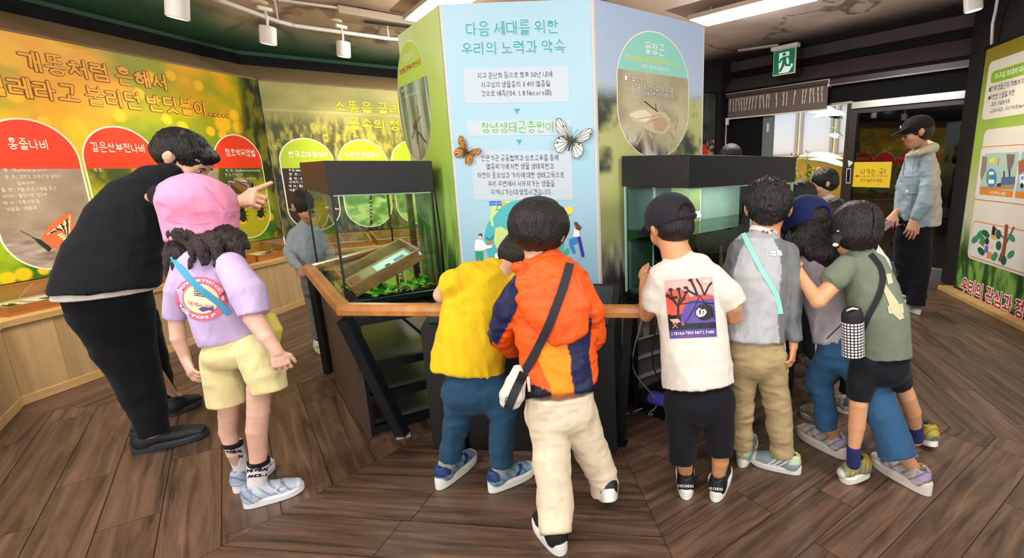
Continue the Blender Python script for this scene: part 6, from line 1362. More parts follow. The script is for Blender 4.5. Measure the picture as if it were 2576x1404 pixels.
ts = chain([(1712, 662, 1.90, 48, .8), (1716, 688, 1.88, 82, .62), (1732, 740, 1.87, 92, .58), (1742, 820, 1.85, 90, .6), (1750, 900, 1.82, 91, .62), (1757, 968, 1.80, 93, .66)], flat1=True, k=.02)+chain([(1664, 698, 1.88, 34), (1648, 740, 1.88, 34), (1645, 775, 1.89, 30)], flat1=True)+chain([(1790, 700, 1.87, 38), (1830, 740, 1.85, 38), (1848, 768, 1.85, 34)], flat1=True)
tee = garment('shirt', ts, clothmat('white', 'dad2c6'), p, amp=.005, freq=(11, 11, 8), seed=12); bv = bvh(tee)
Q = [(1671, 706), (1792, 695), (1803, 847), (1686, 852)]; Wq = warp(Q); T_ = lambda x, y: Wq(x, y)
def artbg(u, v):
    c_ = hexc('e8a8a0'); 
    if math.hypot((u-.2)/.34, (v-.42)/.26) < 1 or math.hypot((u-.75)/.42, (v-.5)/.22) < 1: c_ = hexc('d8503c')
    if v > .36 and math.hypot((u-.72)/.46, (v-.78)/.48) < 1: c_ = hexc('5b4a9c')
    if v > .58+.02*math.sin(u*9) and not (math.hypot((u-.72)/.46, (v-.78)/.48) < 1 and v < .76): c_ = hexc('1e1a22')
    if v > .86: c_ = hexc('4a3f8c')
    if math.hypot((u-.78)/.2, (v-.58)/.14) < 1: c_ = hexc('231e22')
    return c_
decal_grid('chest_print', bv, Q, 50, 60, artbg, p, off=.002)
def tl_(pts, w_=.02): return [('201a20', [T_(*a) for a in ln(x0, y0, x1, y1, w_)]) for (x0, y0), (x1, y1) in zip(pts, pts[1:])]
pl = tl_([(.22, .6), (.24, .45), (.14, .33), (.06, .28)], .045)+tl_([(.24, .45), (.3, .3), (.28, .18)], .04)+tl_([(.24, .45), (.36, .34), (.42, .25)], .035)+tl_([(.14, .33), (.12, .18)], .03)+tl_([(.8, .3), (.74, .14), (.66, .02)], .035)+tl_([(.8, .3), (.9, .16), (.98, .1)], .035)+tl_([(.66, .3), (.6, .14), (.55, .04)], .045)+tl_([(.66, .3), (.5, .22), (.44, .16)], .035)+tl_([(.7, .3), (.56, .52), (.34, .76)], .014)+tl_([(.7, .3), (.9, .55), (.98, .7)], .014)+tl_([(.3, .42), (.6, .4), (.98, .45)], .014)
for x, y in ((.05, .26), (.28, .16), (.43, .23), (.12, .16), (.54, .03), (.43, .15), (.36, .33), (.2, .3)): pl.append(('201a20', [T_(x+.05*math.cos(t), y+.025*math.sin(t*1.0)) for t in np.linspace(0, 6.28, 9)[:-1]]))
pl += [('e8e4dc', [T_(*q) for q in ((.6, .56), (.66, .5), (.72, .54), (.78, .53), (.82, .58), (.76, .64), (.66, .66), (.6, .62))]), ('2a2428', [T_(*q) for q in ((.66, .53), (.7, .55), (.68, .63), (.66, .6))]), ('2a2428', [T_(*q) for q in ((.74, .55), (.77, .57), (.73, .63), (.72, .6))]), ('e0a89a', [T_(*q) for q in ((.04, .66), (.22, .66), (.26, .72), (.12, .74))]), ('e0a89a', [T_(*a) for a in ln(.1, .74, .2, .82, .012)]), ('e0a89a', [T_(*a) for a in ln(.2, .74, .08, .82, .012)]), ('e05a4c', [T_(*q) for q in ((.28, .78), (.3, .7), (.34, .78))]), ('e8e4dc', [T_(*q) for q in ((.8, .06), (.92, .05), (.9, .1), (.78, .1))])]
decal_polys('print_art', bv, pl, p, off=.003)
decal_text('lettering', bv, "JOSHUA TREE NAT'L PARK", lambda x, y: T_(.05+.9*x, .94-.07*y*1.0), p, mat('print_white', 'ece6e2', .6), off=.0038)
decal_text('lettering', bv, '33.47 N 115.54 W', lambda x, y: T_(.2+.6*x, .985-.035*y), p, mat('print_red', 'c8405c', .6), off=.0038)
garment('trousers', chain([(1757, 940, 1.82, 74, .68), (1760, 1010, 1.80, 86, .70)], k=.02)+chain([(1716, 1010, 1.80, 47), (1716, 1080, 1.79, 40), (1718, 1158, 1.78, 35)], flat1=True, k=.02)+chain([(1802, 1010, 1.80, 47), (1810, 1080, 1.79, 40), (1812, 1140, 1.78, 33)], flat1=True, k=.02), clothmat('black', '16161c', .9), p, amp=.004, seed=6)
cb = ('141416', 'eeece8', '141416', 'd8d8d8')
for hx, tx in (((1726, 1252), (1722, 1165)), ((1800, 1258), (1826, 1175))):
    o, T3 = shoe(p, FL(*hx), FL(*tx), .078, cb, style='blacklow', sole=.03); garment('sock_liner', chain([(hx[0]-1, 1205, 1.79, 19), (hx[0], 1216, 1.785, 20)]), clothmat('liner_cream', 'dccdb4'), p, res=.005, amp=0)
    bs_ = bvh(o); L_ = hx[0]; decal_text('lettering', bs_, 'SKECHERS', lambda x, y: (L_-21+40*x, hx[1]-27-9*y+(3*x if hx[0] > 1750 else 1*x)), p, M_wtext, off=.0015)

# ---------------------------------------------------------------- boy in grey raglan with mint strap
p = person('boy in grey raglan long sleeve top and khaki trousers with spiky dark hair', G(1930, 1170))
R = hrot(14, 16); s = .108; c = P(1932, 528, 2.10); hp, hs = head_prims(c, s, R)
hd_ = [hand_mesh(P(1996, 868, 1.92), P(1993, 905, 1.90), np.array([.8, -.5, 0]), .125, side=-1, curl=.45)]
body(p, hp+chain([(1930, 565, 2.09, 35), (1922, 612, 2.06, 42)])+chain([(1974, 645, 2.03, 14), (1988, 712, 1.99, 14), (1986, 790, 1.95, 13), (1996, 840, 1.93, 13), (1996, 872, 1.92, 12)]), hs, 'c98c62', hd_, hubs=((1915, 650, 2.04), (1898, 880, 1.95))); face(c, s, R, p)
rs = np.random.RandomState(2); tuft = []
for i in range(46):
    a_, b_ = rs.uniform(0, 6.28), rs.uniform(.1, 1.1); d_ = np.array([math.cos(a_)*math.sin(b_), math.sin(a_)*math.sin(b_)-.1, math.cos(b_)]); q = c+R @ (np.array([0, -.1, .3])*s)+R @ (d_*np.array([.95, 1.05, .85])*s*.85); e_ = q+R @ nrmz(d_+rs.uniform(-.6, .6, 3))*.028; tuft += wchain([q, e_], [.009, .003], k=.004)
hair('hair', c, s, R, hairmat('1c1614'), p, [((0, -.1, .34), (.92, 1.02, .84)), ((0, -.25, -.0), (.78, .84, .6)), ((0, -.5, -.38), (.5, .4, .3))], extra=tuft, amp=.005, freq=(60, 60, 40), subs=[((0, .95, -.3), (.8, .65, .8)), ((-.98, -.05, -.16), (.3, .34, .42)), ((.98, -.05, -.16), (.3, .34, .42))])
def colR(x, y, V):
    g = hexc('aeb0b2'); d = hexc('6e7072'); c_ = np.tile(g, (len(x), 1)); dk = inpoly(x, y, [(1800, 760), (1800, 640), (1838, 606), (1880, 596), (1858, 640), (1845, 690), (1842, 760)]) | inpoly(x, y, [(1940, 592), (2000, 600), (2050, 700), (2050, 900), (1966, 900), (1956, 800), (1966, 680), (1962, 632)]); c_[dk] = d; c_[y < 600] = hexc('9c9ea0'); return c_
st = chain([(1922, 600, 2.06, 44, .75), (1915, 630, 2.04, 80, .6), (1904, 700, 2.0, 86, .6), (1896, 780, 1.97, 82, .62), (1892, 858, 1.94, 78, .68)], flat1=True, k=.02)+chain([(1975, 640, 2.03, 32), (1990, 710, 1.99, 30), (1986, 790, 1.95, 27), (1995, 855, 1.93, 21)], flat1=True)+chain([(1858, 640, 2.05, 30), (1835, 700, 2.07, 26), (1850, 740, 2.16, 20)])
t_ = garment('shirt', st, clothmat('jersey', attr=True), p, amp=.008, freq=(12, 12, 9), hi=.6, seed=14, col=colR); bv = bvh(t_)
strap('shoulder_strap', [(1870, 590, 2.0), (1885, 620, 1.9), (1910, 670, 1.9), (1932, 705, 1.9), (1955, 745, 1.9), (1962, 790, 1.9)], .019, mat('mint_strap', '8fd8c8', .6), p, bv, off=.005, n=6)
ban = chain([(1895, 588, 2.05, 10), (1925, 578, 2.02, 10), (1958, 588, 2.04, 10)]); 
gb = garment('neckerchief', chain([(1921, 590, 2.065, 41, .9), (1925, 578, 2.07, 38, .9)], flat0=True, flat1=True), clothmat('bandana', 'e8e0d8'), p, res=.004, amp=.001)
bg_ = bvh(gb); decal_polys('pattern', bg_, [(('c03a34', '3a6a4c', '5a3a34')[i % 3], ell(1890+i*10, 583+((i*7) % 5)-2, 3.6, 2.6, 8)) for i in range(8)], p)
decal_polys('chest_logo', bv, [('dcdcdc', [(1938, 632), (1952, 633), (1951, 638), (1937, 637)]), ('dcdcdc', [(1937, 639), (1953, 640), (1952, 644), (1936, 643)]), ('dedede', [(1954, 630), (1964, 631), (1967, 643), (1955, 644)])], p)
kk = clothmat('khaki', 'a9946c'); garment('trousers', chain([(1893, 845, 1.96, 66, .7), (1900, 900, 1.95, 80, .72)], k=.02)+chain([(1868, 905, 1.95, 42), (1866, 980, 1.96, 33), (1866, 1050, 1.97, 29), (1866, 1122, 1.98, 27)], flat1=True, k=.02)+chain([(1938, 905, 1.95, 42), (1948, 980, 1.95, 36), (1960, 1060, 1.94, 33), (1970, 1145, 1.93, 30)], flat1=True, k=.02), kk, p, amp=.008, freq=(9, 9, 26), seed=9)
cz_ = ('8a9a9e', 'dcdcd4', 'dfa02c', None)
shoe(p, FL(1866, 1172), FL(1893, 1105), .076, cz_, style='three', sole=.026); shoe(p, FL(2006, 1190), FL(1884, 1158), .080, cz_, style='three', sole=.026)
garment('sock', chain([(1972, 1135, 1.93, 20), (*AN((2006, 1190), (1884, 1158)), 18)]), clothmat('sock_black', '14141a'), p, res=.005, amp=0)

# ---------------------------------------------------------------- girl in lilac tee and pink hat
p = person('girl in lilac T-shirt, pink bucket hat and pale yellow shorts', G(635, 1250))
R = hrot(35, 18, -10); s = .104; c = P(508, 562, 1.84); hp, hs = head_prims(c, s, R, False)
la = chain([(464, 668, 1.77, 15), (446, 730, 1.76, 18), (442, 790, 1.76, 23), (448, 850, 1.75, 22), (468, 905, 1.76, 15)], k=.015); ra = chain([(582, 670, 1.76, 18), (622, 738, 1.71, 24), (638, 800, 1.68, 28), (670, 848, 1.67, 23), (697, 886, 1.67, 16)], k=.015)
hd_ = [hand_mesh(P(466, 900, 1.76), P(484, 945, 1.74), np.array([-.5, -.85, .1]), .125, side=1, curl=.35, spread=.16), hand_mesh(P(694, 880, 1.67), P(708, 918, 1.67), np.array([.6, -.8, .2]), .115, side=-1, curl=.45)]
lg = chain([(578, 985, 1.78, 34), (575, 1045, 1.79, 28), (574, 1085, 1.80, 26), (588, 1140, 1.80, 20), (*AN((600, 1238), (688, 1172)), 16)], k=.02)+chain([(652, 975, 1.74, 34), (650, 1035, 1.74, 31), (646, 1080, 1.74, 30), (650, 1140, 1.75, 25), (*AN((624, 1275), (770, 1228)), 19)], k=.02)
body(p, hp+chain([(502, 590, 1.83, 30), (508, 640, 1.80, 36)])+la+ra+lg, hs, 'e0b29c', hd_, hubs=((528, 690, 1.78), (585, 870, 1.77))); face(c, s, R, p)
w = lambda x, y, z: c+R @ (np.array([x, y, z])*s)
cur = []
for a in ([(440, 598, 1.8, 22), (434, 640, 1.78, 24), (424, 690, 1.76, 12)], [(460, 600, 1.8, 26), (450, 640, 1.75, 16), (438, 680, 1.74, 6)], [(505, 595, 1.80, 36), (508, 625, 1.74, 22), (516, 664, 1.72, 8)], [(570, 592, 1.82, 32), (590, 625, 1.80, 22), (608, 655, 1.79, 8)], [(535, 595, 1.80, 34), (546, 625, 1.75, 16), (544, 672, 1.72, 4)], [(480, 600, 1.78, 26), (486, 640, 1.73, 8), (476, 674, 1.71, 4)], [(600, 594, 1.84, 18), (620, 622, 1.83, 8)]): cur += chain(a, k=.012)
hair('hair', c, s, R, hairmat('2a1c18'), p, [((0, -.05, .2), (.74, .8, .8)), ((0, -.30, -.5), (.74, .58, .5))], extra=cur, amp=.006, freq=(85, 85, 18), subs=[((0, 1.0, -.35), (.7, .6, .8))])
hat = garment('hat', [Ell(P(500, 512, 1.84), (.112, .118, .098), hrot(35, 20, -14), .02)]+chain([(488, 500, 1.84, 80, .95), (500, 545, 1.84, 96, .95), (512, 590, 1.84, 98, .95)], flat1=True, k=.02, n1=np.array([.2, 0, -1.])), clothmat('pink', 'ee94b8'), p, res=.005, amp=.005, freq=(12, 12, 9), seed=3, hi=.6)
hb = bvh(hat); seam('hat_seam', hb, [(488, 447), (512, 470), (540, 500), (562, 525)], .0025, MATS['cloth_pink'], p); seam('hat_seam', hb, [(412, 545), (450, 560), (520, 562), (590, 545)], .002, MATS['cloth_pink'], p)
st = chain([(505, 622, 1.81, 40, .8), (520, 655, 1.79, 78, .6), (535, 720, 1.77, 88, .6), (555, 790, 1.76, 82, .64), (575, 856, 1.76, 80, .68)], flat1=True, k=.02)+chain([(462, 665, 1.77, 32), (446, 730, 1.75, 34), (440, 800, 1.75, 30)], flat1=True)+chain([(580, 665, 1.76, 38), (622, 735, 1.70, 48), (640, 792, 1.68, 44)], flat1=True)
t_ = garment('shirt', st, clothmat('lilac', 'c2acd4'), p, amp=.006, freq=(9, 9, 7), seed=21); bv = bvh(t_)
def disc(cx, cy, rx, ry, rot=14): return lambda r_, t: (cx+r_*(rx*math.cos(t)*math.cos(math.radians(rot))-ry*math.sin(t)*math.sin(math.radians(rot))), cy+r_*(rx*math.cos(t)*math.sin(math.radians(rot))+ry*math.sin(t)*math.cos(math.radians(rot))))
D_ = disc(507, 752, 66, 55)
decal_polys('logo_ring', bv, [('d8647c', [D_(1, t) for t in np.linspace(0, 6.283, 29)[:-1]]), ('e8dcae', [D_(.66, t) for t in np.linspace(0, 6.283, 29)[:-1]])], p, off=.0025)
ti = mat('print_white')
for s_, t0, t1, up_ in (('ATHLETIC CLUB', 190, 350, 1), ('BOSTON.19', 150, 35, -1)):
    decal_text('lettering', bv, s_, (lambda t0, t1, up_: lambda x, y: D_((.83+(.14*(y-.35) if up_ > 0 else -.14*(y-.35)))*1.0, math.radians(t0+(t1-t0)*x)))(t0, t1, up_), p, ti, off=.0045, bold=.06)
decal_text('lettering', bv, 'NEWBALANCE', lambda x, y: (476+64*x, 766+14*x-14*y), p, mat('print_coral', 'c8707c', .6), off=.0045, bold=.02)
decal_polys('sail_and_fish', bv, [('3a3550', ln(489, 726+i*5.2, 510+i*2, 730+i*5.4, 2.4)) for i in range(4)]+[('4a3f8a', [(500, 777), (512, 771), (528, 775), (536, 771), (537, 783), (527, 780), (512, 784)])], p, off=.0045)
strap('shoulder_strap', [(440, 648, 1.7), (462, 680, 1.7), (490, 715, 1.7), (520, 740, 1.7), (552, 764, 1.7), (575, 790, 1.7)], .019, mat('blue_strap', '2f94b8', .6), p, bv, off=.006, n=6)
garment('shorts', chain([(578, 835, 1.77, 68, .7), (590, 885, 1.765, 84, .72)], k=.02)+chain([(548, 895, 1.77, 52), (562, 955, 1.77, 54), (574, 1012, 1.775, 54)], flat1=True, k=.02)+chain([(640, 885, 1.75, 54), (668, 940, 1.74, 54), (680, 982, 1.735, 48)], flat1=True, k=.02), clothmat('pale_yellow', 'ddcf98'), p, amp=.005, seed=7)
wk = clothmat('sock_white', 'e4e0dc')
for (x0, y0, Y0, r0), (x1, y1, Y1, r1), tr_ in (((586, 1115, 1.80, 27), (*AN((600, 1238), (688, 1172)), 22), -6), ((650, 1160, 1.75, 31), (*AN((624, 1275), (770, 1228)), 26), -5)):
    so = garment('sock', chain([(x0, y0, Y0, r0), ((x0+x1)/2, (y0+y1)/2, (Y0+Y1)/2, (r0+r1)/2-1), (x1, y1, Y1, r1)], flat0=True), wk, p, res=.004, amp=.001); b2_ = bvh(so)
    garment('sock_band', chain([(x0, y0-3, Y0, r0+1), (x0+1, y0+7, Y0, r0+1)], flat0=True, flat1=True), clothmat('band_black', '15131a'), p, res=.004, amp=0)
    decal_text('lettering', b2_, 'NEW BAL', lambda x, y: (x0-r0+3+(2*r0-6)*x, y0+28+tr_*x-11*y), p, mat('ink_1a1a22', '1a1a22', .7), off=.0015, bold=.06); decal_text('lettering', b2_, 'ANCE-N', lambda x, y: (x0-r0+5+(2*r0-10)*x, y0+42+tr_*x-10*y), p, mat('ink_1a1a22'), off=.0015, bold=.06)
cn = ('c2cede', 'e6e8ec', '9aa6c0', 'dfe6f0')
shoe(p, FL(600, 1238), FL(688, 1172), .078, cn); o, T3 = shoe(p, FL(624, 1275), FL(770, 1228), .084, cn); bs_ = bvh(o)
decal_text('side_letter', bs_, 'N', lambda x, y: (684+24*x, 1248-26*y), p, M_wtext, off=.0018, bold=.06)
pb = thing('pouch', 'yellow and blue pouch hanging at the front of the girl in lilac', 'bag', P(690, 830, 1.9)); garment('pouch_body', chain([(678, 795, 1.9, 16, .7), (690, 830, 1.9, 22, .7), (694, 862, 1.9, 12, .7)]), mat('pouch_yellow', 'd8c45a', .6), pb, res=.005, amp=.002); garment('pouch_base', chain([(694, 850, 1.93, 18, .7), (694, 872, 1.93, 10, .7)]), mat('pouch_blue', '2f7fb4', .6), pb, res=.005, amp=.001)

# ---------------------------------------------------------------- man in black bending with a phone
p = person('man in black overshirt bending forward to photograph the left tank', G(440, 1090))
R = hrot(72, 42); s = .118; c = P(460, 400, 2.42); hp, hs = head_prims(c, s, R)
ar = chain([(405, 482, 2.18, 15), (460, 530, 2.07, 15), (520, 550, 2.02, 16), (575, 535, 2.02, 18), (598, 510, 2.0, 19)], k=.015)+chain([(447, 472, 2.4, 14), (520, 500, 2.36, 14), (560, 484, 2.29, 14), (588, 472, 2.25, 14)], k=.015)
hd_ = [hand_mesh(P(596, 512, 2.0), P(634, 497, 1.99), np.array([-.1, -.75, .6]), .17, side=-1, curl=.75, point=True), hand_mesh(P(582, 472, 2.25), P(602, 464, 2.2), np.array([0, -.5, .85]), .16, side=1, curl=.7)]
body(p, hp+chain([(446, 418, 2.39, 30), (430, 445, 2.35, 28)], k=.02)+ar+chain([(372, 1030, 2.12, 18), (388, 1070, 2.12, 15), (*AN((346, 1138), (532, 1092), .09), 15)])+chain([(440, 1000, 2.5, 20), (436, 1040, 2.5, 18)]), hs, 'd8a88c', hd_, hubs=((340, 520, 2.25), (275, 760, 2.08))); face(c, s, R, p)
hair('hair', c, s, R, hairmat('141214'), p, [((0, -.15, .32), (.83, .94, .8)), ((0, -.3, -.05), (.76, .74, .56)), ((0, .5, .66), (.5, .4, .26))], amp=.006, freq=(50, 50, 12), subs=[((0, 1.05, -.42), (.95, .85, .85)), ((.95, .0, -.35), (.3, .36, .42)), ((-.95, .0, -.35), (.3, .36, .42))])
bm2 = clothmat('overshirt', '17181c', .85)
garment('overshirt', chain([(430, 436, 2.34, 40, .8), (402, 462, 2.31, 70, .8), (362, 508, 2.25, 100, .75), (320, 564, 2.18, 112, .7), (292, 640, 2.12, 134, .68), (272, 728, 2.06, 145, .68)], flat1=True, k=.03, n1=np.array([0, -.05, -1.]))+chain([(404, 490, 2.2, 30), (460, 530, 2.07, 32), (520, 550, 2.02, 32), (585, 522, 2.0, 24)], k=.02)+chain([(445, 470, 2.4, 30), (520, 500, 2.36, 26), (575, 478, 2.27, 20)], k=.02), bm2, p, res=.008, amp=.006, freq=(6, 6, 9), seed=31, hi=.5)
garment('undershirt', chain([(275, 700, 2.08, 136, .66), (268, 741, 2.06, 136, .66)], flat1=True, n1=np.array([0, 0, -1.])), clothmat('white'), p, res=.008, amp=.002)
garment('trousers', chain([(268, 720, 2.07, 122, .7), (282, 780, 2.08, 116, .74), (302, 840, 2.1, 98, .76), (342, 945, 2.12, 72, .85), (372, 1030, 2.12, 52), (388, 1092, 2.11, 44)], flat1=True, k=.03)+chain([(350, 800, 2.28, 52), (380, 890, 2.38, 42), (405, 960, 2.46, 34), (424, 1026, 2.5, 29)], flat1=True, k=.03), clothmat('trouser_black', '101014', .9), p, res=.008, amp=.006, freq=(6, 6, 8), seed=33)
cm2 = ('17181a', '2c3236', '17181a', None); shoe(p, FL(346, 1138), FL(532, 1092), .10, cm2, h=.10, sole=.032, style='plain'); shoe(p, FL(428, 1048), FL(505, 1012), .095, cm2, h=.095, sole=.03, style='plain')
for a in ([(388, 1078, 2.11, 22), (*AN((346, 1138), (532, 1092), .09), 22)], [(426, 1016, 2.5, 18), (*AN((428, 1048), (505, 1012), .09), 18)]): garment('sock', chain(a), clothmat('sock_pink', 'd8c0b8'), p, res=.006, amp=0)
ph = thing('phone', 'black smartphone held up by the bending man showing a picture', 'phone', P(606, 465, 2.1))
q = [P(570, 452, 2.16), P(632, 460, 2.06), P(628, 498, 2.04), P(575, 492, 2.14)]; nn = nrmz(np.cross(q[1]-q[0], q[3]-q[0])); nn = nn if nn @ vdir(q[0]) < 0 else -nn
bev(mk('case', [a-nn*.009 for a in q]+q, [(0, 1, 2, 3), (4, 7, 6, 5)]+[(i, 4+i, 4+(i+1) % 4, (i+1) % 4) for i in range(4)], mat('phone_black', '101014', .25), ph), .002)
bl_ = lambda u, v: (q[0]*(1-u)+q[1]*u)*(1-v)+(q[3]*(1-u)+q[2]*u)*v+nn*.0006
V = []; F = []; C = []
for j in range(13):
    for i in range(17):
        u, v = .06+.86*i/16, .07+.86*j/12; V.append(bl_(u, v)); n_ = fb2(np.array([i*.35]), np.array([j*.4]), 3, 111)[0]; C.append(mixc(hexc('1c1e2c'), hexc('b4c0d8'), np.array(sst(.4, .62, n_))))
for j in range(12):
    for i in range(16): k = j*17+i; F.append((k, k+17, k+18, k+1))
mk('screen', V, np.array(F), M_attr, ph, col=np.array(C).reshape(-1, 3))

# ---------------------------------------------------------------- boy in grey sweatshirt behind the left tank
p = person('boy in grey sweatshirt and grey trousers standing beyond the left tank', G(810, 885))
R = hrot(115, 30, 0); s = .104; c = P(776, 520, 3.32); hp, hs = head_prims(c, s, R)
hd_ = [hand_mesh(P(756, 676, 3.14), P(775, 694, 3.02), np.array([-.3, -.6, .7]), .12, side=1, curl=.8), hand_mesh(P(793, 566, 3.2), P(786, 545, 3.18), np.array([.3, -.9, 0]), .11, side=1, curl=.8)]
body(p, hp+chain([(774, 540, 3.33, 12), (772, 565, 3.33, 15)])+chain([(744, 588, 3.3, 7), (729, 632, 3.27, 7), (740, 655, 3.2, 7), (758, 680, 3.13, 6.5)]), hs, 'b98468', hd_, hubs=((770, 590, 3.33), (785, 700, 3.33))); face(c, s, R, p)
hair('hair', c, s, R, hairmat('17110f'), p, [((0, -.12, .28), (.88, 1.0, .86)), ((0, -.3, -.1), (.76, .75, .6))], subs=[((0, .95, -.3), (.75, .6, .8))])
garment('sweatshirt', chain([(772, 560, 3.33, 17, .8), (768, 578, 3.33, 30, .65), (770, 620, 3.32, 36, .65), (776, 655, 3.32, 38, .65), (780, 692, 3.32, 34, .7)], flat1=True)+chain([(742, 585, 3.3, 15), (727, 632, 3.27, 15), (738, 658, 3.19, 12), (750, 672, 3.15, 10)], flat1=True)+chain([(798, 590, 3.28, 14), (806, 630, 3.2, 12), (796, 580, 3.16, 10)]), clothmat('sweat_grey', '8f989c'), p, amp=.006, seed=41)
garment('cuff', chain([(749, 670, 3.155, 10.5), (755, 677, 3.14, 9.5)], flat0=True, flat1=True), clothmat('sweat_grey'), p, res=.005, amp=0)
garment('trousers', chain([(785, 690, 3.33, 32, .75), (790, 730, 3.33, 30, .75)])+chain([(780, 725, 3.34, 20), (792, 790, 3.36, 17), (800, 852, 3.36, 14)], flat1=True)+chain([(806, 725, 3.32, 19), (812, 790, 3.3, 16), (814, 860, 3.3, 13)], flat1=True), clothmat('trouser_grey', '6e6c68'), p, amp=.006, freq=(9, 9, 18), seed=42)
cg_ = ('dcdcd8', 'd8c8b0', '5a2c22', 'e4e4e0'); shoe(p, FL(800, 880), FL(828, 893), .075, cg_); shoe(p, FL(812, 868), FL(850, 876), .075, cg_)

# ---------------------------------------------------------------- man with cap by the glass door
p = person('man in light blue hooded jacket and black cap looking down at the children', G(2290, 785))
R = hrot(-72, 14); s = .122; c = P(2308, 334, 4.30); hp, hs = head_prims(c, s, R)
hd_ = [hand_mesh(P(2298, 552, 4.14), P(2290, 590, 4.10), np.array([-.2, -1, .1]), .18, side=-1, curl=.3), hand_mesh(P(2252, 536, 4.33), P(2236, 560, 4.30), np.array([-.5, -.7, .5]), .17, side=-1, curl=.6)]
body(p, hp+chain([(2318, 360, 4.32, 16), (2322, 385, 4.33, 19)], k=.02)+chain([(2334, 412, 4.2, 10), (2339, 460, 4.15, 10), (2325, 510, 4.12, 10), (2302, 540, 4.14, 9), (2298, 556, 4.14, 8.5)])+chain([(2290, 412, 4.42, 8), (2273, 470, 4.42, 8), (2262, 524, 4.37, 8), (2251, 540, 4.33, 8)]), hs, 'c99372', hd_, hubs=((2315, 420, 4.32), (2300, 580, 4.32))); face(c, s, R, p)
hair('hair', c, s, R, hairmat('141214'), p, [((0, -.14, .12), (.8, .92, .8))], subs=[((0, .95, -.35), (.85, .85, .9)), ((.95, .15, -.35), (.3, .4, .42)), ((-.95, .15, -.35), (.3, .4, .42))], amp=.001)
w = lambda x, y, z: c+R @ (np.array([x, y, z])*s)
garment('cap', [Ell(w(0, -.06, .36), np.array([.88, 1.02, .8])*s, R, .01)]+wchain([w(0, .7, .42), w(0, 1.25, .30), w(0, 1.55, .2)], [(s*.66, s*.09), (s*.6, s*.06), (s*.4, s*.05)], side=R[:, 0], k=.02), clothmat('cap_dark', '1c1a1c'), p, res=.005, amp=.001, subs=[Ell(w(0, -.05, -.32), np.array([1.5, 1.5, .5])*s, R)])
tube('cap_badge', [w(-.02, .93, .62), w(-.02, .98, .63)], .014, mat('badge_white', 'e0dcd8', .5), p, n=12)
for sg in (-1, 1):
    ring = [w(sg*.33+.2*math.cos(t), .90-.05*abs(math.cos(t)), .0+.14*math.sin(t)) for t in np.linspace(0, 6.283, 15)]; g_ = tube('glasses_rim', ring, .0028, mat('frame_black'), p, n=6); mk('lens', ring[:-1], [tuple(range(14))], mat('lens_amber', 'e8d06a', .08, .6), g_)
    tube('glasses_temple', [w(sg*.54, .84, .06), w(sg*.80, .1, .06)], .0025, mat('frame_black'), p, n=6)
tube('glasses_bridge', [w(-.13, .9, .03), w(.13, .9, .03)], .0025, mat('frame_black'), p, n=6)
def colM(x, y, V): return mixc(hexc('8fa2ac'), hexc('b9ab98'), sst(2325, 2365, x))
jk2 = garment('jacket', chain([(2320, 378, 4.33, 22, .9), (2316, 400, 4.33, 40, .8), (2314, 440, 4.32, 52, .75), (2312, 500, 4.32, 56, .75), (2310, 566, 4.32, 60, .78)], flat1=True, k=.03)+chain([(2335, 410, 4.2, 24), (2340, 460, 4.15, 25), (2325, 510, 4.12, 22), (2306, 542, 4.13, 15)], k=.02)+chain([(2290, 410, 4.42, 18), (2272, 470, 4.42, 18), (2262, 526, 4.38, 13)], k=.02), clothmat('shell', attr=True, rough=.55, sheen=0), p, amp=.010, freq=(9, 9, 12), seed=51, col=colM)
garment('hood', chain([(2284, 392, 4.28, 6), (2310, 384, 4.2, 8), (2338, 374, 4.26, 12), (2350, 372, 4.34, 14), (2334, 360, 4.42, 9)], k=.02), clothmat('hood_beige', 'c2b59e', .6), p, res=.006, amp=.004)
bv = bvh(jk2); seam('pocket_seam', bv, [(2260, 484), (2285, 488), (2306, 488)], .003, clothmat('seam_blue', '5e6f78'), p); seam('pocket_seam', bv, [(2298, 490), (2294, 505), (2291, 522)], .003, MATS['cloth_seam_blue'], p); seam('drawstring', bv, [(2300, 380), (2296, 410), (2294, 436)], .003, clothmat('cord_pale', 'd0d4d0'), p); seam('zip', bv, [(2284, 384), (2276, 400), (2272, 440)], .003, MATS['cloth_seam_blue'], p)
decal_polys('logo_patch', bv, [('dcdcd4', [(2278, 477), (2286, 477), (2285, 484), (2277, 484)])], p)
garment('trousers', chain([(2300, 560, 4.32, 48, .8), (2296, 600, 4.32, 46, .8)], k=.03)+chain([(2280, 600, 4.34, 34), (2276, 660, 4.34, 28), (2282, 735, 4.34, 22)], flat1=True, k=.03)+chain([(2312, 600, 4.3, 36), (2312, 670, 4.28, 31), (2304, 766, 4.25, 24)], flat1=True, k=.03), clothmat('black'), p, amp=.008, freq=(7, 7, 8), seed=52)
cw = ('b8b4ae', 'e2ded6', '6a6c70', 'dcd8d2'); shoe(p, FL(2308, 790), FL(2262, 764), .1, cw, h=.085); shoe(p, FL(2300, 752), FL(2256, 738), .1, cw, h=.085)
ph2 = thing('phone', 'phone in a pale pink case held low by the man in the cap', 'phone', P(2232, 568, 4.28)); q = [P(2238, 553, 4.27), P(2252, 560, 4.3), P(2226, 582, 4.25), P(2213, 570, 4.22)]; nn = nrmz(np.cross(q[1]-q[0], q[3]-q[0]))
bev(mk('case', [a-nn*.005 for a in q]+[a+nn*.005 for a in q], BF, mat('case_pink', 'b89aa0', .4), ph2), .003); mk('screen', [a*.94+np.mean(q, 0)*.06+nn*.0062 for a in q]+[a*.94+np.mean(q, 0)*.06+nn*.0054 for a in q], BF, mat('phone_black'), ph2)

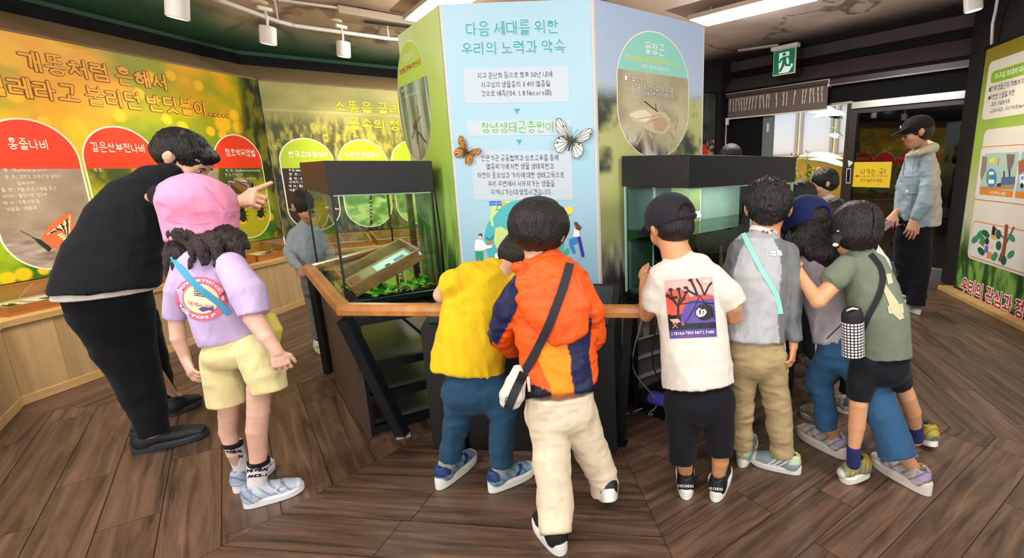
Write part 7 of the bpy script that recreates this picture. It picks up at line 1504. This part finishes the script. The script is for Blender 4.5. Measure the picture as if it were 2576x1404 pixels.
# ---------------------------------------------------------------- girl with navy cap
p = person('girl in grey T-shirt, navy cap and frayed blue jeans with long brown hair', G(2120, 1120))
R = hrot(-15, 22, -8); s = .106; c = P(2030, 566, 2.24); hp, hs = head_prims(c, s, R, False)
body(p, hp+chain([(2035, 600, 2.22, 28), (2045, 640, 2.2, 34)])+chain([(2086, 900, 2.04, 18), (2062, 960, 2.08, 18), (2074, 1010, 2.06, 18), (2082, 1060, 2.04, 20), (*AN((2120, 1152), (2005, 1088)), 17)])+chain([(2142, 900, 1.98, 18), (2190, 970, 1.92, 18), (2225, 1050, 1.85, 18), (2262, 1130, 1.80, 22), (*AN((2330, 1243), (2190, 1158), .08, .25), 17)]), hs, 'd0946c', hubs=((2070, 690, 2.13), (2110, 880, 2.02))); face(c, s, R, p)
cur = []
for a in ([(1994, 604, 2.2, 20), (2000, 630, 2.16, 18), (1992, 650, 2.16, 10)], [(2052, 606, 2.18, 34), (2076, 640, 2.12, 34), (2095, 690, 2.1, 16)], [(2078, 604, 2.24, 24), (2100, 640, 2.18, 20), (2092, 665, 2.18, 10)], [(2020, 600, 2.18, 30), (2040, 640, 2.12, 18)]): cur += chain(a)
hair('hair', c, s, R, hairmat('231a17'), p, [((0, -.18, .18), (.8, .9, .84)), ((0, -.45, -.5), (.74, .55, .5))], extra=cur, amp=.005, freq=(50, 50, 14), subs=[((0, 1.0, -.3), (.75, .7, .8))])
w = lambda x, y, z: c+R @ (np.array([x, y, z])*s)
cap2 = garment('cap', [Ell(w(0, -.08, .30), np.array([1.0, 1.1, .96])*s, R, .01)]+wchain([w(0, .75, .34), w(0, 1.3, .22), w(0, 1.55, .12)], [(s*.72, s*.1), (s*.66, s*.07), (s*.4, s*.05)], side=R[:, 0], k=.02), clothmat('cap_navy', '1b2350'), p, res=.004, amp=.001, subs=[Ell(w(0, -.05, -.36), np.array([1.5, 1.6, .46])*s, R), Ell(w(.1, -1.12, .12), np.array([.46, .36, .34])*s, R)])
decal_polys('cap_label', bvh(cap2), [('dcd8d4', ln(2010, 578, 2037, 582, 9)), ('1b2350', ln(2013, 579, 2018, 580, 5))], p)
t_ = garment('shirt', chain([(2046, 640, 2.18, 44, .75), (2062, 668, 2.15, 62, .65), (2080, 730, 2.1, 66, .65), (2095, 800, 2.05, 62, .68), (2100, 862, 2.02, 58, .72)], flat1=True, k=.02)+chain([(2025, 670, 2.2, 26), (2010, 720, 2.22, 24)], flat1=True), clothmat('mauve_grey', 'a59ba0'), p, amp=.008, freq=(10, 10, 8), hi=.6, seed=61)
dm = clothmat('denim_light', '2d5274', .9, bump=.7)
garment('jeans', chain([(2105, 855, 2.02, 56, .8), (2115, 895, 2.0, 58, .8)], k=.02)+chain([(2085, 900, 2.04, 42), (2060, 960, 2.08, 37), (2072, 1010, 2.06, 31), (2080, 1076, 2.04, 28)], flat1=True, k=.02)+chain([(2140, 900, 1.98, 48), (2190, 970, 1.92, 46), (2225, 1050, 1.85, 44), (2258, 1148, 1.79, 50)], flat1=True, k=.02), dm, p, amp=.007, freq=(9, 9, 16), seed=62)
rf = random.Random(9)
for cx, cy, Y_, wv, sl_ in ((2081, 1078, 2.02, 28, 2), (2259, 1150, 1.76, 50, -4)):
    V = []; F = []
    for i in range(60):
        u = -1+2*i/59; a = P(cx+wv*u, cy-2+sl_*u, Y_+.03*abs(u)**3); b = P(cx+wv*u+rf.uniform(-3, 3), cy+rf.uniform(4, 9)+sl_*u, Y_+.03*abs(u)**3); k = len(V); V += [a, P(cx+wv*u+2, cy-2+sl_*u, Y_+.03*abs(u)**3), b]; F.append((k, k+1, k+2))
    mk('frayed_hem', V, F, mat('fray', '93a9bc', .9), p, kind='stuff')
cp_ = ('bdb6ac', 'd2cabd', '9a90ac', 'c8c2b8'); shoe(p, FL(2120, 1152), FL(2005, 1088), .084, cp_, sole=.04); shoe(p, FL(2330, 1243), FL(2190, 1158), .084, cp_, sole=.04)

# ---------------------------------------------------------------- girl in olive tee with pigtails
p = person('girl in olive T-shirt and black shorts with two pigtails hugging another child', G(2225, 1170))
R = hrot(-12, 14, 6); s = .104; c = P(2150, 582, 2.02); hp, hs = head_prims(c, s, R)
arm = chain([(2138, 672, 1.97, 14), (2104, 706, 1.93, 24), (2058, 758, 1.88, 21), (2030, 718, 1.94, 17), (2008, 680, 2.0, 13)], k=.015)
body(p, hp+chain([(2155, 612, 2.01, 28), (2165, 652, 1.99, 36)])+arm+chain([(2180, 925, 1.88, 18), (2165, 970, 1.865, 20), (2160, 1015, 1.86, 25), (2156, 1070, 1.86, 24), (2148, 1130, 1.85, 16), (2147, 1175, 1.85, 15)], k=.015)+chain([(2252, 920, 1.9, 18), (2265, 955, 1.91, 22), (2280, 995, 1.93, 24), (2295, 1035, 1.96, 23), (2304, 1085, 2.0, 16), (2306, 1110, 2.0, 15)], k=.015), hs, 'd39a70', [hand_mesh(P(2008, 684, 2.0), P(1990, 668, 2.06), np.array([-.3, -.9, .3]), .115, side=1, curl=.5)], hubs=((2180, 690, 1.97), (2215, 910, 1.88))); face(c, s, R, p)
w = lambda x, y, z: c+R @ (np.array([x, y, z])*s)
pig = chain([(2112, 585, 2.0, 10), (2104, 600, 1.97, 13), (2104, 618, 1.95, 8)])+chain([(2190, 605, 2.0, 9), (2196, 622, 1.98, 11), (2192, 636, 1.98, 6)])
hair('hair', c, s, R, hairmat('1e1715'), p, [((0, -.12, .26), (.95, 1.05, .92)), ((0, -.28, -.2), (.84, .8, .62))], extra=pig, amp=.003, freq=(50, 50, 10), subs=[((0, .95, -.3), (.75, .6, .8)), ((0, -1.3, .3), (.03, .5, 1.2))])
wh = mat('hair_tie', 'e4d8e0', .4)
for x, y, Y_ in ((2113, 582, 1.975), (2102, 616, 1.945), (2188, 602, 1.99)): V, F = sdf_mesh([Ell(P(x, y, Y_), (.013, .01, .008))], .003); mk('hair_tie', V, F, wh, p, smooth=True)
st = chain([(2165, 645, 1.99, 42, .8), (2170, 672, 1.98, 64, .66), (2192, 735, 1.94, 70, .66), (2212, 800, 1.90, 74, .68), (2218, 898, 1.88, 76, .72)], flat1=True, k=.02)+chain([(2128, 672, 1.96, 32), (2098, 698, 1.93, 34), (2082, 712, 1.92, 30)], flat1=True)
t_ = garment('shirt', st, clothmat('olive', '6d7664'), p, amp=.007, freq=(10, 10, 8), seed=71); bv = bvh(t_)
decal_polys('print_shape', bv, [('b8b48c', [(2228, 690), (2240, 688), (2246, 712), (2234, 716)]), ('b8b48c', [(2218, 720), (2228, 716), (2258, 760), (2274, 800), (2262, 805), (2246, 790)]), ('b8b48c', [(2232, 770), (2270, 764), (2272, 788), (2236, 790)]), ('b8b48c', [(2240, 700), (2250, 696), (2280, 745), (2275, 760)])], p)
garment('shorts', chain([(2218, 880, 1.89, 62, .7), (2215, 925, 1.885, 74, .74)], k=.02)+chain([(2180, 920, 1.88, 44), (2165, 965, 1.87, 38), (2160, 1003, 1.865, 32)], flat1=True, k=.02)+chain([(2250, 915, 1.89, 42), (2266, 968, 1.915, 32)], flat1=True, k=.02), clothmat('black'), p, amp=.004, seed=72)
nv = clothmat('sock_navy', '2a2a5c')
for a in ([(2149, 1122, 1.853, 20), (2147, 1165, 1.85, 19)], [(2303, 1070, 1.99, 21), (2306, 1102, 2.0, 19)]): garment('sock', chain(a, flat0=True), nv, p, res=.004, amp=.001)
co = ('8a8a6a', 'e2ded2', 'b09c2a', '3a3a38'); shoe(p, FL(2182, 1205), FL(2112, 1208), .080, co, pitch=-14, sole=.034); shoe(p, FL(2348, 1140), FL(2300, 1096), .078, co, pitch=-16, sole=.034)
bt2 = thing('bottle_bag', 'black and white checked bottle pouch hung from the olive shirt strap', 'bag', P(2145, 850, 1.80))
V, F = tubeg([P(2146, 895, 1.80), P(2146, 893, 1.80), P(2144, 806, 1.80), P(2144, 790, 1.80), P(2144, 776, 1.80)], [.034, .040, .040, .039, .030], 32)
def colB(V): 
    V = np.array(V); c0 = P(2145, 850, 1.8); d_ = V-c0; th = np.arctan2(d_[:, 0], -d_[:, 1]); return V
axb = nrmz(P(2144, 776, 1.8)-P(2146, 895, 1.8)); cb0 = P(2146, 893, 1.8)
mk('pouch', V, F, mat('pouch_black', '17151a', .8), bt2, smooth=True)
V = []; F = []; a1 = nrmz(np.cross(axb, [0, 1, 0])); b1 = np.cross(a1, axb); Hh = np.linalg.norm(P(2144, 806, 1.8)-cb0)
for j in range(12):
    for i in range(20):
        t0 = 2*math.pi*i/20; t1 = t0+.22; z0 = Hh*(j+.15)/12; z1 = Hh*(j+.82)/12; k = len(V)
        for z_, t in ((z0, t0), (z0, t1), (z1, t1), (z1, t0)): V.append(cb0+axb*z_+(a1*math.cos(t)+b1*math.sin(t))*.0412)
        F.append((k, k+1, k+2, k+3))
mk('check_pattern', V, F, mat('check_white', 'e8e2e0', .8), bt2, kind='stuff')
strap('shoulder_strap', [(2188, 640, 1.93), (2214, 670, 1.9), (2222, 705, 1.9), (2210, 750, 1.88), (2188, 790, 1.86), (2172, 830, 1.82)], .022, mat('webbing_black', '141416', .8), bt2, bv, off=.006, n=6)
tube('handle_band', [P(2130, 782, 1.775), P(2144, 776, 1.765), P(2158, 778, 1.775)], .004, mat('hair_tie'), bt2)
tube('drawcord', cr([P(2132, 800, 1.77), P(2105, 828, 1.85), P(2080, 852, 1.95)], 5), .0022, mat('webbing_black'), bt2)

# ---------------------------------------------------------------- children behind
def simple(label, foot, hc, s, yaw, pit, skin, hcol, torso, tcol, legs, lcol, shoes, seed=0, arms=(), hshape=None, roll=0):
    p = person(label, foot); R = hrot(yaw, pit, roll); c = P(*hc); hp, hs = head_prims(c, s, R)
    nk = [(hc[0], hc[1]+14, hc[2], torso[0][3]*.5), (torso[0][0], torso[0][1]+6, torso[0][2], torso[0][3]*.62)]
    b_ = []
    for a in arms: b_ += chain(a, k=.015)
    body(p, hp+chain(nk)+b_, hs, skin, hubs=(torso[1][:3], torso[-1][:3])); face(c, s, R, p)
    hair('hair', c, s, R, hairmat(hcol), p, hshape or [((0, -.12, .28), (.9, 1.0, .88)), ((0, -.3, -.1), (.78, .75, .6))], subs=[((0, .95, -.32), (.78, .62, .78)), ((-.98, .05, -.35), (.3, .3, .36)), ((.98, .05, -.35), (.3, .3, .36))], amp=.003, freq=(50, 50, 10))
    garment('shirt', chain(torso, flat1=True, k=.02), clothmat(tcol, tcol), p, amp=.006, seed=seed)
    pr = []
    for l in legs: pr += chain(l, flat1=True, k=.02)
    garment('trousers', pr, clothmat(lcol, lcol), p, amp=.005, seed=seed+1)
    for h_, t_, cc_ in shoes: shoe(p, FL(*h_), FL(*t_), .078, cc_)
    return p
simple('boy with short dark hair in navy top just beyond the navy cap, facing away', FL(2010, 940), (2018, 500, 3.2), .098, 35, 25, 'bd8662', '1c1614', [(2008, 545, 3.2, 24, .8), (2000, 570, 3.2, 46, .65), (2005, 650, 3.2, 50, .65), (2010, 740, 3.2, 46, .7)], '1f2a50',
    [[(1995, 730, 3.2, 30), (1995, 830, 3.2, 22), (2000, 925, 3.22, 17)], [(2028, 730, 3.2, 28), (2030, 830, 3.2, 22), (2030, 925, 3.22, 17)]], '141418', [((1990, 948), (2022, 940), ('4a4238', '2e2822', '3a3228', '5a5248')), ((2012, 930), (2030, 918), ('4a4238', '2e2822', '3a3228', '5a5248'))], seed=81)
simple('boy in white top in profile in front of the bright doorway', FL(2080, 900), (2074, 462, 3.9), .1, -80, 18, 'dba88a', '16110f', [(2080, 502, 3.9, 20, .85), (2088, 525, 3.9, 38, .7), (2092, 600, 3.9, 42, .7), (2092, 700, 3.9, 40, .7)], 'd8d4c8',
    [[(2080, 690, 3.9, 26), (2080, 780, 3.9, 20), (2080, 835, 3.9, 15)], [(2104, 690, 3.9, 25), (2106, 780, 3.9, 20), (2106, 835, 3.9, 15)]], '2a2c34', [((2095, 836), (2078, 834), ('8a8a88', 'd8d4cc', '6a6a6a', 'c8c4bc'))], seed=83, arms=[[(2060, 540, 3.95, 14), (2040, 500, 4.0, 12), (2052, 460, 4.0, 9), (2060, 428, 4.0, 8)]])
simple('black haired child in white T-shirt between the navy cap and the pigtails', FL(2110, 1010), (2092, 552, 2.75), .098, -30, 30, 'cf9a78', '15110f', [(2120, 595, 2.46, 28, .8), (2150, 625, 2.42, 56, .65), (2188, 680, 2.36, 56, .65), (2190, 780, 2.3, 50, .7)], 'e0dcd6',
    [[(2165, 780, 2.3, 34), (2140, 880, 2.32, 28), (2130, 985, 2.34, 20)], [(2195, 780, 2.3, 34), (2120, 900, 2.42, 26), (2050, 1000, 2.44, 19)]], '17171c', [((2135, 1040), (2090, 1020), ('b4b0a8', 'cfcabf', '4a4a50', 'e0e0dc')), ((2062, 1062), (2015, 1040), ('8a8878', 'a89a78', '6a6858', 'b8b4a4'))], seed=85)
simple('child with dark hair mostly hidden behind the hood of the right aquarium', FL(1850, 760), (1838, 398, 4.6), .108, 200, 15, 'c08c6c', '15110f', [(1838, 430, 4.6, 12, .85), (1838, 445, 4.6, 24, .7), (1838, 540, 4.6, 28, .7)], '3a3c44',
    [[(1830, 535, 4.6, 17), (1830, 690, 4.6, 10)], [(1846, 535, 4.6, 17), (1846, 690, 4.6, 10)]], '17171c', [((1832, 712), (1832, 722), ('8a8a88', 'd8d4cc', '6a6a6a', None)), ((1848, 712), (1848, 722), ('8a8a88', 'd8d4cc', '6a6a6a', None))], seed=87)
